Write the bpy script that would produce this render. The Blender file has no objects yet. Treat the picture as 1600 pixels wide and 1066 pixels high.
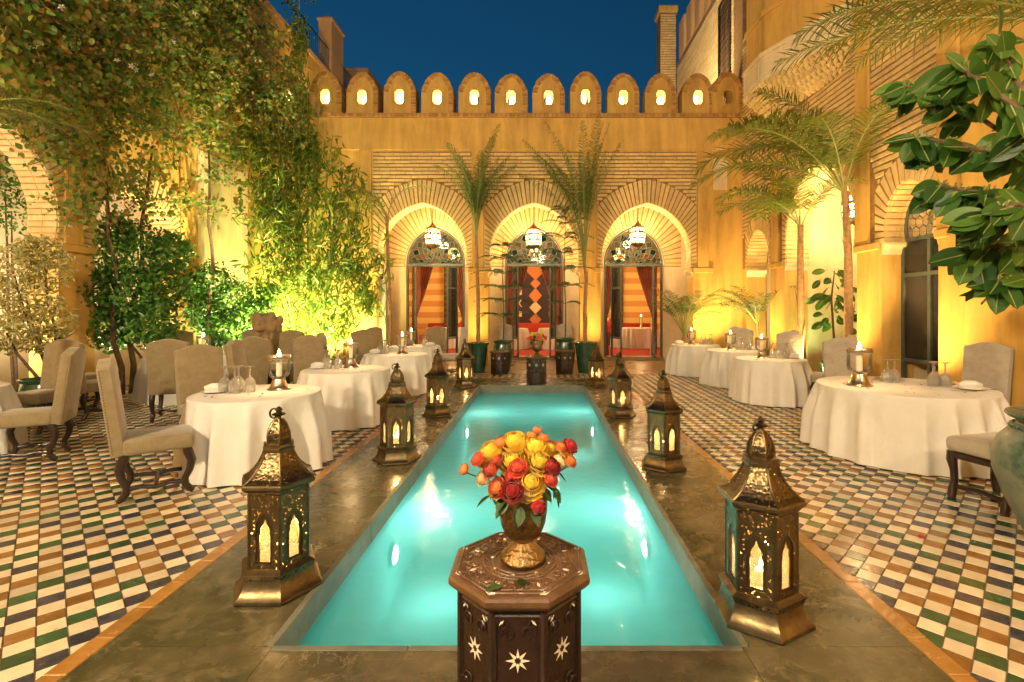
import bpy, bmesh, math, random
import numpy as np
from mathutils import Vector, Matrix, geometry

scene = bpy.context.scene
col = scene.collection
rng = random.Random(11)
nrg = np.random.default_rng(5)
PI = math.pi
R = math.radians

# ------------------------------------------------------------------ camera
CX, CY, FP, CAMH = 842.0, 486.5, 770.0, 1.6
cam_d = bpy.data.cameras.new('camera')
cam_d.sensor_width = 36.0
cam_d.lens = 36.0 * FP / 1600.0
cam_d.shift_x = -(CX - 800.0) / 1600.0
cam_d.shift_y = -(533.0 - CY) / 1600.0
cam_d.clip_start = 0.05
cam_d.clip_end = 500
cam = bpy.data.objects.new('camera', cam_d)
cam.location = (0, 0, CAMH)
cam.rotation_euler = (R(90), 0, 0)
col.objects.link(cam)
scene.camera = cam

# ------------------------------------------------------------------ dusk sky
world = bpy.data.worlds.new('World')
scene.world = world
world.use_nodes = True
wn = world.node_tree
bg = wn.nodes['Background']
sky = wn.nodes.new('ShaderNodeTexSky')
sky.sky_type = 'NISHITA'
sky.sun_disc = False
sky.sun_elevation = R(-1.0)
sky.sun_rotation = R(150)
sky.altitude = 400
sky.ozone_density = 3.0
tint = wn.nodes.new('ShaderNodeMix'); tint.data_type = 'RGBA'; tint.blend_type = 'MULTIPLY'     # white balance of the picture
tint.inputs[0].default_value = 1.0; tint.inputs[7].default_value = (.22, 1.0, .92, 1)
wn.links.new(sky.outputs[0], tint.inputs[6]); wn.links.new(tint.outputs[2], bg.inputs[0])
bg.inputs[1].default_value = SKY_STRENGTH = 0.165

# ------------------------------------------------------------------ render look
scene.view_settings.view_transform = 'Standard'
scene.view_settings.look = 'None'
scene.view_settings.exposure = 1.42
scene.view_settings.gamma = 1.0
scene.view_settings.use_curve_mapping = False
cy = scene.cycles
cy.use_denoising = True
try:
    cy.denoiser = 'OPENIMAGEDENOISE'
except Exception:
    pass
cy.max_bounces = 6
cy.diffuse_bounces = 3
cy.glossy_bounces = 3
cy.transmission_bounces = 4
cy.transparent_max_bounces = 16
cy.caustics_reflective = False
cy.caustics_refractive = False
cy.sample_clamp_indirect = 3.0
cy.sample_clamp_direct = 0.0
cy.use_adaptive_sampling = True
cy.adaptive_threshold = 0.03
cy.use_light_tree = True


def P(x, y, d):
    """world point seen at photograph pixel (x, y) at distance d in front of the camera"""
    return Vector(((x - CX) / FP * d, d, CAMH - (y - CY) / FP * d))


# ------------------------------------------------------------------ object helpers
def tag(o, label=None, cat=None, group=None, kind=None):
    if label: o['label'] = label
    if cat: o['category'] = cat
    if group: o['group'] = group
    if kind: o['kind'] = kind
    return o


def thing(name, label, cat, loc=(0, 0, 0), rz=0.0, group=None):
    o = bpy.data.objects.new(name, None)
    o.empty_display_size = 0.1
    col.objects.link(o)
    o.location = loc
    o.rotation_euler = (0, 0, rz)
    return tag(o, label, cat, group)


def link_mesh(name, me, parent=None, loc=(0, 0, 0), rot=(0, 0, 0), scale=(1, 1, 1)):
    o = bpy.data.objects.new(name, me)
    col.objects.link(o)
    o.parent = parent
    o.location = loc
    o.rotation_euler = rot
    o.scale = scale
    return o


def children_map():
    m = {}
    for o in bpy.data.objects:
        if o.parent: m.setdefault(o.parent.name, []).append(o)
    return m


def dup(root, loc, rz, label=None, group=None, scale=None, cmap=None):
    cm = cmap or children_map()
    r = root.copy(); col.objects.link(r)
    r.location = loc; r.rotation_euler = (0, 0, rz)
    if scale: r.scale = scale
    if label: r['label'] = label
    if group: r['group'] = group
    for ch in cm.get(root.name, []):
        c = ch.copy(); col.objects.link(c); c.parent = r
        for g in cm.get(ch.name, []):
            d = g.copy(); col.objects.link(d); d.parent = c
            for h in cm.get(g.name, []):
                e = h.copy(); col.objects.link(e); e.parent = d
    return r


class MB:
    def __init__(s):
        s.v = []; s.f = []; s.m = []

    def add(s, vs, fs, m=0):
        b = len(s.v)
        s.v.extend([tuple(x) for x in vs])
        for f in fs:
            s.f.append([i + b for i in f]); s.m.append(m)
        return s

    def hexa(s, a, b, m=0):
        """a: four corners, b: the four opposite ones"""
        return s.add(list(a) + list(b), [(3, 2, 1, 0), (4, 5, 6, 7), (0, 1, 5, 4), (1, 2, 6, 5), (2, 3, 7, 6), (3, 0, 4, 7)], m)

    def box(s, c, size, rot=None, m=0):
        x, y, z = (q / 2 for q in size)
        pts = [Vector(p) for p in ((-x, -y, -z), (x, -y, -z), (x, y, -z), (-x, y, -z), (-x, -y, z), (x, -y, z), (x, y, z), (-x, y, z))]
        if rot is not None:
            pts = [rot @ p for p in pts]
        c = Vector(c)
        pts = [p + c for p in pts]
        return s.hexa(pts[:4], pts[4:], m)

    def span(s, x0, x1, y0, y1, z0, z1, m=0):
        return s.box(((x0 + x1) / 2, (y0 + y1) / 2, (z0 + z1) / 2), (x1 - x0, y1 - y0, z1 - z0), None, m)

    def lathe(s, prof, seg=24, c=(0, 0, 0), m=0, phase=0.0, closed=True, capb=False, capt=False, fn=None):
        cx, cy_, cz = c
        vs = []; n = len(prof)
        for j in range(seg):
            a = 2 * PI * j / seg + phase
            ca, sa = math.cos(a), math.sin(a)
            for (r, z) in prof:
                rr = fn(r, z, a) if fn else r
                vs.append((cx + rr * ca, cy_ + rr * sa, cz + z))
        fs = []
        for j in range(seg):
            k = (j + 1) % seg
            for i in range(n - 1):
                fs.append((j * n + i, k * n + i, k * n + i + 1, j * n + i + 1))
        if capb: fs.append(tuple(j * n for j in reversed(range(seg))))
        if capt: fs.append(tuple(j * n + n - 1 for j in range(seg)))
        return s.add(vs, fs, m)

    def tube(s, pts, rad, seg=8, m=0, cap=True, flat=1.0):
        pts = [Vector(p) for p in pts]
        n = len(pts)
        if not hasattr(rad, '__len__'): rad = [rad] * n
        vs = []
        prev = None
        for i, p in enumerate(pts):
            t = (pts[min(i + 1, n - 1)] - pts[max(i - 1, 0)])
            if t.length < 1e-9: t = Vector((0, 0, 1))
            t.normalize()
            if prev is None:
                up = Vector((0, 0, 1)) if abs(t.z) < 0.9 else Vector((1, 0, 0))
                u = t.cross(up).normalized()
            else:
                u = (prev - t * prev.dot(t))
                u = u.normalized() if u.length > 1e-6 else t.orthogonal().normalized()
            prev = u
            w = t.cross(u)
            for k in range(seg):
                a = 2 * PI * k / seg
                vs.append(p + (u * math.cos(a) + w * math.sin(a) * flat) * rad[i])
        fs = []
        for i in range(n - 1):
            for k in range(seg):
                k2 = (k + 1) % seg
                fs.append((i * seg + k, i * seg + k2, (i + 1) * seg + k2, (i + 1) * seg + k))
        if cap:
            fs.append(tuple(reversed(range(seg))))
            fs.append(tuple((n - 1) * seg + k for k in range(seg)))
        return s.add(vs, fs, m)

    def extrude(s, loops, fn, t0, t1, m=0, back=True):
        """loops of (u, v) (first outer, then holes), fn(u, v, t) -> xyz; a solid between t0 and t1"""
        tris = geometry.tessellate_polygon([[Vector((u, v, 0)) for u, v in lp] for lp in loops])
        flat = [p for lp in loops for p in lp]
        n = len(flat)
        vs = [fn(u, v, t0) for u, v in flat] + [fn(u, v, t1) for u, v in flat]
        fs = [tuple(t) for t in tris]
        if back: fs += [tuple(i + n for i in reversed(t)) for t in tris]
        b = 0
        for lp in loops:
            k = len(lp)
            for i in range(k):
                j = (i + 1) % k
                fs.append((b + i, b + j, b + j + n, b + i + n))
            b += k
        return s.add(vs, fs, m)

    def mesh(s, name, mats=None, smooth=None, bevel=0.0, bseg=2, fix=True):
        me = bpy.data.meshes.new(name)
        me.from_pydata(s.v, [], s.f)
        if mats is not None:
            for mt in (mats if isinstance(mats, (list, tuple)) else [mats]):
                me.materials.append(mt)
        if any(s.m): me.polygons.foreach_set('material_index', s.m)
        if fix or bevel:
            bm = bmesh.new(); bm.from_mesh(me)
            if fix: bmesh.ops.recalc_face_normals(bm, faces=bm.faces)
            if bevel:
                ed = [e for e in bm.edges if len(e.link_faces) == 2 and e.calc_face_angle(0) > R(30)]
                bmesh.ops.bevel(bm, geom=ed, offset=bevel, segments=bseg, affect='EDGES', profile=0.5, clamp_overlap=True)
            bm.to_mesh(me); bm.free()
        if smooth is not None:
            me.polygons.foreach_set('use_smooth', [True] * len(me.polygons))
            if smooth < 180: me.set_sharp_from_angle(angle=R(smooth))
        me.update()
        return me

    def build(s, name, mats, parent=None, loc=(0, 0, 0), rot=(0, 0, 0), **kw):
        return link_mesh(name, s.mesh(name, mats, **kw), parent, loc, rot)


def np_mesh(name, V, F, mat, smooth=False):
    """big triangle / quad soups from numpy arrays"""
    V = np.asarray(V, dtype=np.float32).reshape(-1, 3); F = np.asarray(F, dtype=np.int32)
    me = bpy.data.meshes.new(name)
    k = F.shape[1]
    me.vertices.add(len(V)); me.vertices.foreach_set('co', V.ravel())
    me.loops.add(F.size); me.loops.foreach_set('vertex_index', F.ravel())
    me.polygons.add(len(F))
    me.polygons.foreach_set('loop_start', np.arange(0, F.size, k, dtype=np.int32))
    if smooth: me.polygons.foreach_set('use_smooth', np.ones(len(F), dtype=bool))
    for mt in (mat if isinstance(mat, (list, tuple)) else [mat]): me.materials.append(mt)
    me.update(calc_edges=True)
    me.validate()
    return me


# ------------------------------------------------------------------ materials
def new_mat(name):
    m = bpy.data.materials.new(name); m.use_nodes = True
    nt = m.node_tree
    return m, nt, nt.nodes, nt.links, nt.nodes['Principled BSDF']


def pbr(name, c1, c2=None, scale=4.0, rough=0.7, metal=0.0, bump=0.0, bscale=60.0, vary=0.0, island=False,
        coat=0.0, spec=0.5, sheen=0.0, rvar=0.0, detail=4.0, c3=None, s3=1.0, t3=(0.5, 0.7), bdist=0.01, world_tex=False, streak=0.0):
    m, nt, N, L, b = new_mat(name)
    tc = N.new('ShaderNodeTexCoord')
    co = tc.outputs['Object']
    if world_tex:
        g = N.new('ShaderNodeNewGeometry'); co = g.outputs['Position']
    no = N.new('ShaderNodeTexNoise'); no.inputs['Scale'].default_value = scale; no.inputs['Detail'].default_value = detail
    no.inputs['Roughness'].default_value = 0.62
    L.new(co, no.inputs['Vector'])
    mx = N.new('ShaderNodeMix'); mx.data_type = 'RGBA'
    rp = N.new('ShaderNodeMapRange'); rp.inputs[1].default_value = 0.32; rp.inputs[2].default_value = 0.68
    L.new(no.outputs['Fac'], rp.inputs[0]); L.new(rp.outputs[0], mx.inputs[0])
    mx.inputs[6].default_value = (*c1, 1); mx.inputs[7].default_value = (*(c2 or c1), 1)
    out = mx.outputs[2]
    if c3:
        n3 = N.new('ShaderNodeTexNoise'); n3.inputs['Scale'].default_value = s3; n3.inputs['Detail'].default_value = 5; n3.inputs['Roughness'].default_value = 0.7
        L.new(co, n3.inputs['Vector'])
        r3 = N.new('ShaderNodeMapRange'); r3.inputs[1].default_value = t3[0]; r3.inputs[2].default_value = t3[1]
        L.new(n3.outputs['Fac'], r3.inputs[0])
        m3 = N.new('ShaderNodeMix'); m3.data_type = 'RGBA'
        L.new(r3.outputs[0], m3.inputs[0]); L.new(out, m3.inputs[6]); m3.inputs[7].default_value = (*c3, 1)
        out = m3.outputs[2]
    if streak:      # rain streaks and old washes running down the plaster
        mp = N.new('ShaderNodeMapping'); mp.inputs['Scale'].default_value = (2.2, 2.2, .28); L.new(co, mp.inputs[0])
        ns = N.new('ShaderNodeTexNoise'); ns.inputs['Scale'].default_value = 1.6; ns.inputs['Detail'].default_value = 6; ns.inputs['Distortion'].default_value = .4; ns.inputs['Roughness'].default_value = .65
        L.new(mp.outputs[0], ns.inputs['Vector'])
        rs = N.new('ShaderNodeMapRange'); rs.inputs[1].default_value = .40; rs.inputs[2].default_value = .66; rs.inputs[3].default_value = 1 + streak * .35; rs.inputs[4].default_value = 1 - streak
        L.new(ns.outputs['Fac'], rs.inputs[0])
        h2 = N.new('ShaderNodeHueSaturation'); L.new(out, h2.inputs['Color']); L.new(rs.outputs[0], h2.inputs['Value']); out = h2.outputs[0]
    if vary:
        if island:
            g = N.new('ShaderNodeNewGeometry'); rnd = g.outputs['Random Per Island']
        else:
            g = N.new('ShaderNodeObjectInfo'); rnd = g.outputs['Random']
        mr = N.new('ShaderNodeMapRange'); mr.inputs[3].default_value = 1 - vary; mr.inputs[4].default_value = 1 + vary
        L.new(rnd, mr.inputs[0])
        hs = N.new('ShaderNodeHueSaturation'); L.new(out, hs.inputs['Color']); L.new(mr.outputs[0], hs.inputs['Value'])
        out = hs.outputs[0]
    L.new(out, b.inputs['Base Color'])
    b.inputs['Roughness'].default_value = rough
    if rvar:
        r2 = N.new('ShaderNodeMapRange'); r2.inputs[3].default_value = max(0.02, rough - rvar); r2.inputs[4].default_value = rough + rvar
        L.new(no.outputs['Fac'], r2.inputs[0]); L.new(r2.outputs[0], b.inputs['Roughness'])
    b.inputs['Metallic'].default_value = metal
    b.inputs['Specular IOR Level'].default_value = spec
    b.inputs['Coat Weight'].default_value = coat
    b.inputs['Coat Roughness'].default_value = 0.12
    b.inputs['Sheen Weight'].default_value = sheen
    if bump:
        n2 = N.new('ShaderNodeTexNoise'); n2.inputs['Scale'].default_value = bscale; n2.inputs['Detail'].default_value = 3
        L.new(co, n2.inputs['Vector'])
        bp = N.new('ShaderNodeBump'); bp.inputs['Strength'].default_value = bump; bp.inputs['Distance'].default_value = bdist
        L.new(n2.outputs['Fac'], bp.inputs['Height']); L.new(bp.outputs[0], b.inputs['Normal'])
    return m


def emit(name, c, s):
    m, nt, N, L, b = new_mat(name)
    b.inputs['Base Color'].default_value = (*c, 1)
    b.inputs['Emission Color'].default_value = (*c, 1)
    b.inputs['Emission Strength'].default_value = s
    return m


def clear(name, tint=(1, 1, 1), gloss=1.0, rough=0.03, haze_=0.0, hcol=(1, 1, 1), ior=1.45, bump=0.0, bscale=30.0):
    """thin glass: a clear pane with a mirror coat and, if asked, a little milkiness"""
    m, nt, N, L, b = new_mat(name)
    N.remove(b)
    out = N['Material Output']
    tr = N.new('ShaderNodeBsdfTransparent'); tr.inputs[0].default_value = (*tint, 1)
    gl = N.new('ShaderNodeBsdfGlossy'); gl.inputs['Roughness'].default_value = rough
    fr = N.new('ShaderNodeFresnel'); fr.inputs[0].default_value = ior
    if bump:
        tc = N.new('ShaderNodeTexCoord'); n2 = N.new('ShaderNodeTexNoise'); n2.inputs['Scale'].default_value = bscale
        L.new(tc.outputs['Object'], n2.inputs['Vector'])
        bp = N.new('ShaderNodeBump'); bp.inputs['Strength'].default_value = bump; bp.inputs['Distance'].default_value = 0.02
        L.new(n2.outputs['Fac'], bp.inputs['Height']); L.new(bp.outputs[0], gl.inputs['Normal']); L.new(bp.outputs[0], fr.inputs['Normal'])
    mu = N.new('ShaderNodeMath'); mu.operation = 'MULTIPLY'; mu.use_clamp = True; mu.inputs[1].default_value = gloss
    L.new(fr.outputs[0], mu.inputs[0])
    ms = N.new('ShaderNodeMixShader'); L.new(mu.outputs[0], ms.inputs[0]); L.new(tr.outputs[0], ms.inputs[1]); L.new(gl.outputs[0], ms.inputs[2])
    fin = ms.outputs[0]
    if haze_:
        df = N.new('ShaderNodeBsdfTranslucent'); df.inputs[0].default_value = (*hcol, 1)
        d2 = N.new('ShaderNodeBsdfDiffuse'); d2.inputs[0].default_value = (*hcol, 1)
        md = N.new('ShaderNodeMixShader'); L.new(df.outputs[0], md.inputs[1]); L.new(d2.outputs[0], md.inputs[2])
        m2 = N.new('ShaderNodeMixShader'); m2.inputs[0].default_value = haze_
        L.new(fin, m2.inputs[1]); L.new(md.outputs[0], m2.inputs[2]); fin = m2.outputs[0]
    L.new(fin, out.inputs['Surface'])
    return m


def leafmat(name, cols, rough=0.45, trans=0.35, island=True, spec=0.4):
    """leaf: each leaf picks one of several greens, and lets some light through"""
    m, nt, N, L, b = new_mat(name)
    if island:
        g = N.new('ShaderNodeNewGeometry'); rnd = g.outputs['Random Per Island']
    else:
        g = N.new('ShaderNodeObjectInfo'); rnd = g.outputs['Random']
    rp = N.new('ShaderNodeValToRGB'); L.new(rnd, rp.inputs[0])
    el = rp.color_ramp.elements
    while len(el) < len(cols): el.new(0.5)
    for i, c in enumerate(cols):
        el[i].position = i / max(1, len(cols) - 1); el[i].color = (*c, 1)
    L.new(rp.outputs[0], b.inputs['Base Color'])
    b.inputs['Roughness'].default_value = rough
    b.inputs['Specular IOR Level'].default_value = spec
    t = N.new('ShaderNodeBsdfTranslucent')
    hs = N.new('ShaderNodeHueSaturation'); hs.inputs['Value'].default_value = 1.5; L.new(rp.outputs[0], hs.inputs['Color']); L.new(hs.outputs[0], t.inputs[0])
    ms = N.new('ShaderNodeMixShader'); ms.inputs[0].default_value = trans
    L.new(b.outputs[0], ms.inputs[1]); L.new(t.outputs[0], ms.inputs[2])
    L.new(ms.outputs[0], N['Material Output'].inputs['Surface'])
    return m


M = {}
M['ochre'] = pbr('ochre_plaster', (.60, .35, .075), (.70, .43, .115), scale=1.2, rough=.85, bump=.25, bscale=25, c3=(.48, .255, .05), s3=.6, t3=(.5, .75), world_tex=True, streak=.22)
M['cream'] = pbr('cream_plaster', (.70, .54, .31), (.78, .63, .40), scale=1.3, rough=.85, bump=.2, bscale=25, c3=(.62, .45, .24), s3=.7, t3=(.55, .8), world_tex=True, streak=.14)
M['brick'] = pbr('pale_brick', (.62, .42, .16), (.72, .53, .25), scale=9, rough=.85, bump=.35, bscale=45, vary=.12, world_tex=True)
M['brick_s'] = pbr('pale_brick_field', (.62, .42, .16), (.72, .53, .25), scale=9, rough=.85, bump=.35, bscale=45, vary=.12, island=True, world_tex=True)
M['mortar'] = pbr('recessed_mortar', (.27, .145, .042), (.36, .21, .07), scale=12, rough=.95, bump=.4, bscale=60, world_tex=True)
M['edge'] = pbr('edging_brick', (.40, .19, .045), (.52, .28, .08), scale=9, rough=.85, bump=.35, bscale=45, vary=.25, island=True, world_tex=True)


def slate():
    m, nt, N, L, b = new_mat('veined_slate')
    g = N.new('ShaderNodeNewGeometry')

    def noise(sc, det, dist=0.0, rough=.6, stretch=None):
        n = N.new('ShaderNodeTexNoise'); n.inputs['Scale'].default_value = sc; n.inputs['Detail'].default_value = det; n.inputs['Distortion'].default_value = dist; n.inputs['Roughness'].default_value = rough
        src = g.outputs['Position']
        if stretch:
            mp = N.new('ShaderNodeMapping'); mp.inputs['Scale'].default_value = stretch; mp.inputs['Rotation'].default_value = (0, 0, .6); L.new(src, mp.inputs[0]); src = mp.outputs[0]
        L.new(src, n.inputs['Vector']); return n.outputs['Fac']

    def ramp(src, a, b_):
        r = N.new('ShaderNodeMapRange'); r.inputs[1].default_value = a; r.inputs[2].default_value = b_; L.new(src, r.inputs[0]); return r.outputs[0]

    def mix(f, c1, c2):
        x = N.new('ShaderNodeMix'); x.data_type = 'RGBA'; L.new(f, x.inputs[0])
        for k, c in ((6, c1), (7, c2)):
            if isinstance(c, tuple): x.inputs[k].default_value = (*c, 1)
            else: L.new(c, x.inputs[k])
        return x.outputs[2]
    c = mix(ramp(noise(1.3, 5, 1.2), .36, .64), (.034, .036, .016), (.120, .098, .048))
    c = mix(ramp(noise(9, 5, .8), .50, .80), c, (.20, .165, .09))
    c = mix(ramp(noise(3.0, 6, 2.5, .7, (1, 3.2, 1)), .60, .74), c, (.30, .235, .125))
    v = noise(2.1, 4, 1.8)
    ab = N.new('ShaderNodeMath'); ab.operation = 'SUBTRACT'; ab.inputs[1].default_value = .5; L.new(v, ab.inputs[0])
    a2 = N.new('ShaderNodeMath'); a2.operation = 'ABSOLUTE'; L.new(ab.outputs[0], a2.inputs[0])
    mk = ramp(noise(1.1, 2), .56, .66)
    mm_ = N.new('ShaderNodeMath'); mm_.operation = 'MULTIPLY'; L.new(ramp(a2.outputs[0], .012, .0), mm_.inputs[0]); L.new(mk, mm_.inputs[1])
    c = mix(mm_.outputs[0], c, (.32, .27, .16))
    L.new(c, b.inputs['Base Color'])
    rr = N.new('ShaderNodeMapRange'); rr.inputs[3].default_value = .12; rr.inputs[4].default_value = .42; L.new(noise(4, 4, .5), rr.inputs[0]); L.new(rr.outputs[0], b.inputs['Roughness'])
    bp = N.new('ShaderNodeBump'); bp.inputs['Strength'].default_value = .18; bp.inputs['Distance'].default_value = .01
    L.new(noise(11, 4), bp.inputs['Height']); L.new(bp.outputs[0], b.inputs['Normal'])
    return m


M['stone'] = slate()
M['terrace'] = pbr('terrace_stone', (.24, .16, .08), (.32, .23, .12), scale=2.0, rough=.30, bump=.10, bscale=12, rvar=.12, world_tex=True)
M['coping'] = pbr('coping_stone', (.13, .135, .095), (.20, .20, .15), scale=8, rough=.5, bump=.3, bscale=40, world_tex=True)
M['grout'] = pbr('floor_grout', (.17, .115, .06), (.25, .18, .10), scale=10, rough=.9, world_tex=True)


WORN = {'green': (.20, .18, .09), 'brown': (.42, .28, .12), 'navy': (.22, .17, .11), 'white': (.46, .33, .18)}


def tilemat(name, c1, c2, island):
    return pbr(name, c1, c2, c3=WORN.get(name.split('_')[-1]), s3=11, t3=(.63, .72), scale=9, rough=.22, bump=.35, bscale=22, vary=.22, island=island, rvar=.12, spec=.5, bdist=.006, world_tex=True)


TCOL = {'white': ((.62, .50, .33), (.74, .63, .45)), 'green': ((.022, .062, .026), (.045, .105, .042)),
        'brown': ((.19, .085, .020), (.29, .15, .045)), 'navy': ((.025, .028, .045), (.06, .06, .075))}
for k_, (a_, b_) in TCOL.items():
    M['t_' + k_] = tilemat('glazed_tile_' + k_, a_, b_, False)
    M['ts_' + k_] = tilemat('glazed_tiles_' + k_, a_, b_, True)
M['t_border'] = pbr('terracotta_border', (.29, .135, .028), (.39, .195, .05), scale=8, rough=.25, bump=.35, bscale=20, vary=.15, rvar=.1, world_tex=True)
M['cloth'] = pbr('table_linen', (.72, .70, .65), (.67, .65, .60), scale=6, rough=.9, bump=.40, bscale=7, sheen=.2, bdist=.03)
M['taupe'] = pbr('taupe_upholstery', (.215, .165, .085), (.26, .205, .115), scale=14, rough=.9, bump=.32, bscale=9, sheen=.35, bdist=.03, c3=(.17, .13, .065), s3=5, t3=(.5, .8))
M['darkwood'] = pbr('dark_turned_wood', (.018, .010, .007), (.035, .018, .011), scale=9, rough=.28, coat=.3, bump=.1)
M['nail'] = pbr('brass_nails', (.30, .19, .08), (.20, .12, .05), rough=.4, metal=1)
M['vase'] = pbr('engraved_brass', (.36, .24, .10), (.20, .125, .05), scale=30, rough=.36, metal=1, bump=.8, bscale=75)
M['brass'] = pbr('aged_brass', (.25, .185, .095), (.12, .088, .045), scale=12, rough=.40, metal=1, bump=.2, bscale=40, rvar=.14)
M['bronze'] = pbr('dark_brass', (.15, .11, .06), (.09, .065, .035), scale=14, rough=.42, metal=1, bump=.2, bscale=40)
M['pewter'] = pbr('pewter', (.62, .52, .40), (.48, .40, .30), scale=9, rough=.28, metal=1, bump=.1)
M['glass'] = clear('lamp_glass', (.99, .98, .96), .9, .03, .006)
M['pane'] = clear('lantern_pane', (.97, .93, .86), .8, .06, .10, (1, .93, .8))
M['crystal'] = clear('cut_crystal', (.93, .93, .92), 3.4, .05, .22, (1, .97, .92), 1.5, bump=1.0, bscale=85)
M['wax'] = pbr('candle_wax', (.88, .80, .62), rough=.5)
M['wax'].node_tree.nodes['Principled BSDF'].inputs['Subsurface Weight'].default_value = .0
M['flame'] = emit('candle_flame', (1.0, .66, .25), 40.0)
M['bulb'] = emit('warm_bulb', (1.0, .72, .34), 9.0)
M['poolbulb'] = emit('pool_bulb', (.85, 1.0, .92), 26.0)
M['potgreen'] = pbr('green_glaze', (.012, .045, .028), (.03, .085, .05), scale=6, rough=.2, coat=.5, bump=.2, bscale=18)
M['soil'] = pbr('soil', (.03, .02, .012), (.05, .035, .02), scale=30, rough=1)
M['urn'] = pbr('verdigris_urn', (.10, .16, .13), (.22, .24, .19), scale=5, rough=.38, bump=.3, bscale=16, c3=(.03, .08, .05), s3=2.2, t3=(.48, .62))
M['trunk'] = pbr('palm_trunk', (.26, .14, .06), (.42, .26, .12), scale=16, rough=.9, bump=.6, bscale=30)
M['bark'] = pbr('bark', (.09, .055, .03), (.16, .10, .055), scale=20, rough=.9, bump=.5, bscale=50)
M['culm'] = pbr('bamboo_cane', (.16, .21, .04), (.30, .29, .08), scale=8, rough=.5, bump=.1)
M['irongreen'] = pbr('green_iron', (.055, .075, .062), (.09, .11, .09), scale=10, rough=.45, bump=.1)
M['carved'] = pbr('carved_walnut', (.085, .040, .017), (.15, .075, .032), scale=16, rough=.42, bump=.35, bscale=70, coat=.15)
M['carved_d'] = pbr('walnut_panel', (.018, .008, .005), (.034, .014, .008), scale=14, rough=.36, bump=.35, bscale=60, coat=.2)
M['bone'] = pbr('bone_inlay', (.78, .66, .47), (.86, .76, .58), scale=40, rough=.4)
M['lion'] = pbr('weathered_stone', (.20, .13, .06), (.32, .22, .11), scale=9, rough=.9, bump=.6, bscale=25)
M['redcloth'] = pbr('red_cushion', (.42, .03, .012), (.33, .02, .01), scale=20, rough=.85, bump=.1)
M['carpet'] = pbr('red_carpet', (.36, .035, .015), (.25, .02, .01), scale=20, rough=1)
M['darkcloth'] = pbr('dark_cushion', (.06, .02, .015), (.09, .03, .02), rough=.9)
M['orange_far'] = pbr('far_wall_plaster', (.60, .34, .15), (.68, .41, .19), scale=1, rough=.9, bump=.1, bscale=10, world_tex=True)
M['pinkwall'] = pbr('pink_far_plaster', (.50, .30, .20), (.56, .35, .24), scale=1, rough=.9, world_tex=True)
M['plate'] = pbr('porcelain', (.82, .78, .70), rough=.18, coat=.4)
M['petal'] = pbr('rose_petal_red', (.38, .012, .02), (.50, .03, .03), scale=20, rough=.55, vary=.3)
M['petal_y'] = pbr('rose_petal_cream', (.75, .52, .18), (.8, .6, .3), scale=20, rough=.55, vary=.15)
# ================================================================== ground, deck, pool
PX0, PX1, PY0, PY1 = -1.27, 0.97, 2.35, 10.57      # pool opening
DX0, DX1, DYF = -2.08, 1.80, 11.70                  # stone deck

ground = MB()
for (x0, x1, y0, y1) in ((-60, PX0 - .3, -20, 60), (PX1 + .3, 60, -20, 60), (PX0 - .3, PX1 + .3, -20, PY0 - .3), (PX0 - .3, PX1 + .3, PY1 + .3, 60)):
    ground.add([(x0, y0, -.030), (x1, y0, -.030), (x1, y1, -.030), (x0, y1, -.030)], [(0, 1, 2, 3)])
tag(ground.build('ground', M['grout'], fix=False), 'bare ground bed under the courtyard paving', 'ground', kind='structure')

# ---- stone deck of big slabs, each its own piece
deck = MB()
for (x0, x1, y0, y1) in ((DX0 + .01, PX0 - .2, -3, DYF - .01), (PX1 + .2, DX1 - .01, -3, DYF - .01), (PX0 - .2, PX1 + .2, -3, PY0 - .2), (PX0 - .2, PX1 + .2, PY1 + .2, DYF - .01)):
    deck.span(x0, x1, y0, y1, -.028, -.022)
deck_o = tag(deck.build('pool_deck', M['stone']), 'dark veined stone deck framing the pool', 'deck', kind='structure')


def slab(x0, x1, y0, y1):
    b = MB(); b.span(-(x1 - x0) / 2 + .0015, (x1 - x0) / 2 - .0015, -(y1 - y0) / 2 + .0015, (y1 - y0) / 2 - .0015, -.02, 0)
    b.build('stone_slab', M['stone'], deck_o, ((x0 + x1) / 2, (y0 + y1) / 2, 0))


ys = [PY0, 3.72, 5.55, 7.35, 9.0, PY1]
slab(DX0, PX0, -3, PY0); slab(PX0, -.1, -3, PY0); slab(-.1, PX1, -3, PY0); slab(PX1, DX1, -3, PY0)
for a, b in zip(ys[:-1], ys[1:]):
    slab(DX0, PX0 - .035, a, b); slab(PX1 + .035, DX1, a + (.25 if a > PY0 else 0), b + (.25 if b < PY1 else 0))
for a, b in ((DX0, PX0 - .2), (PX0 - .2, -.15), (-.15, PX1 + .2), (PX1 + .2, DX1)):
    slab(a, b, PY1 + .035, DYF)

# ---- pool: basin, coping blocks, water, lamps
WZ, BZ = -.15, -.92
basin = MB()
basin.add([(PX0, PY0, 0), (PX1, PY0, 0), (PX1, PY1, 0), (PX0, PY1, 0), (PX0, PY0, BZ), (PX1, PY0, BZ), (PX1, PY1, BZ), (PX0, PY1, BZ)],
          [(4, 5, 6, 7), (0, 1, 5, 4), (1, 2, 6, 5), (2, 3, 7, 6), (3, 0, 4, 7)])
M['pool'] = pbr('pool_plaster', (.36, .75, .71), (.46, .82, .78), scale=1.2, rough=.6, bump=.1, bscale=12, world_tex=True)
for i_, (x, y, z) in enumerate(basin.v):
    if z == 0: basin.v[i_] = (x, y, -.132)
tag(basin.build('pool_basin', M['pool'], fix=False), 'turquoise plastered basin of the long narrow pool', 'pool', kind='structure')
cop = thing('pool_coping', 'grey green stone coping lining the pool edge', 'coping'); cop['kind'] = 'structure'


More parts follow.
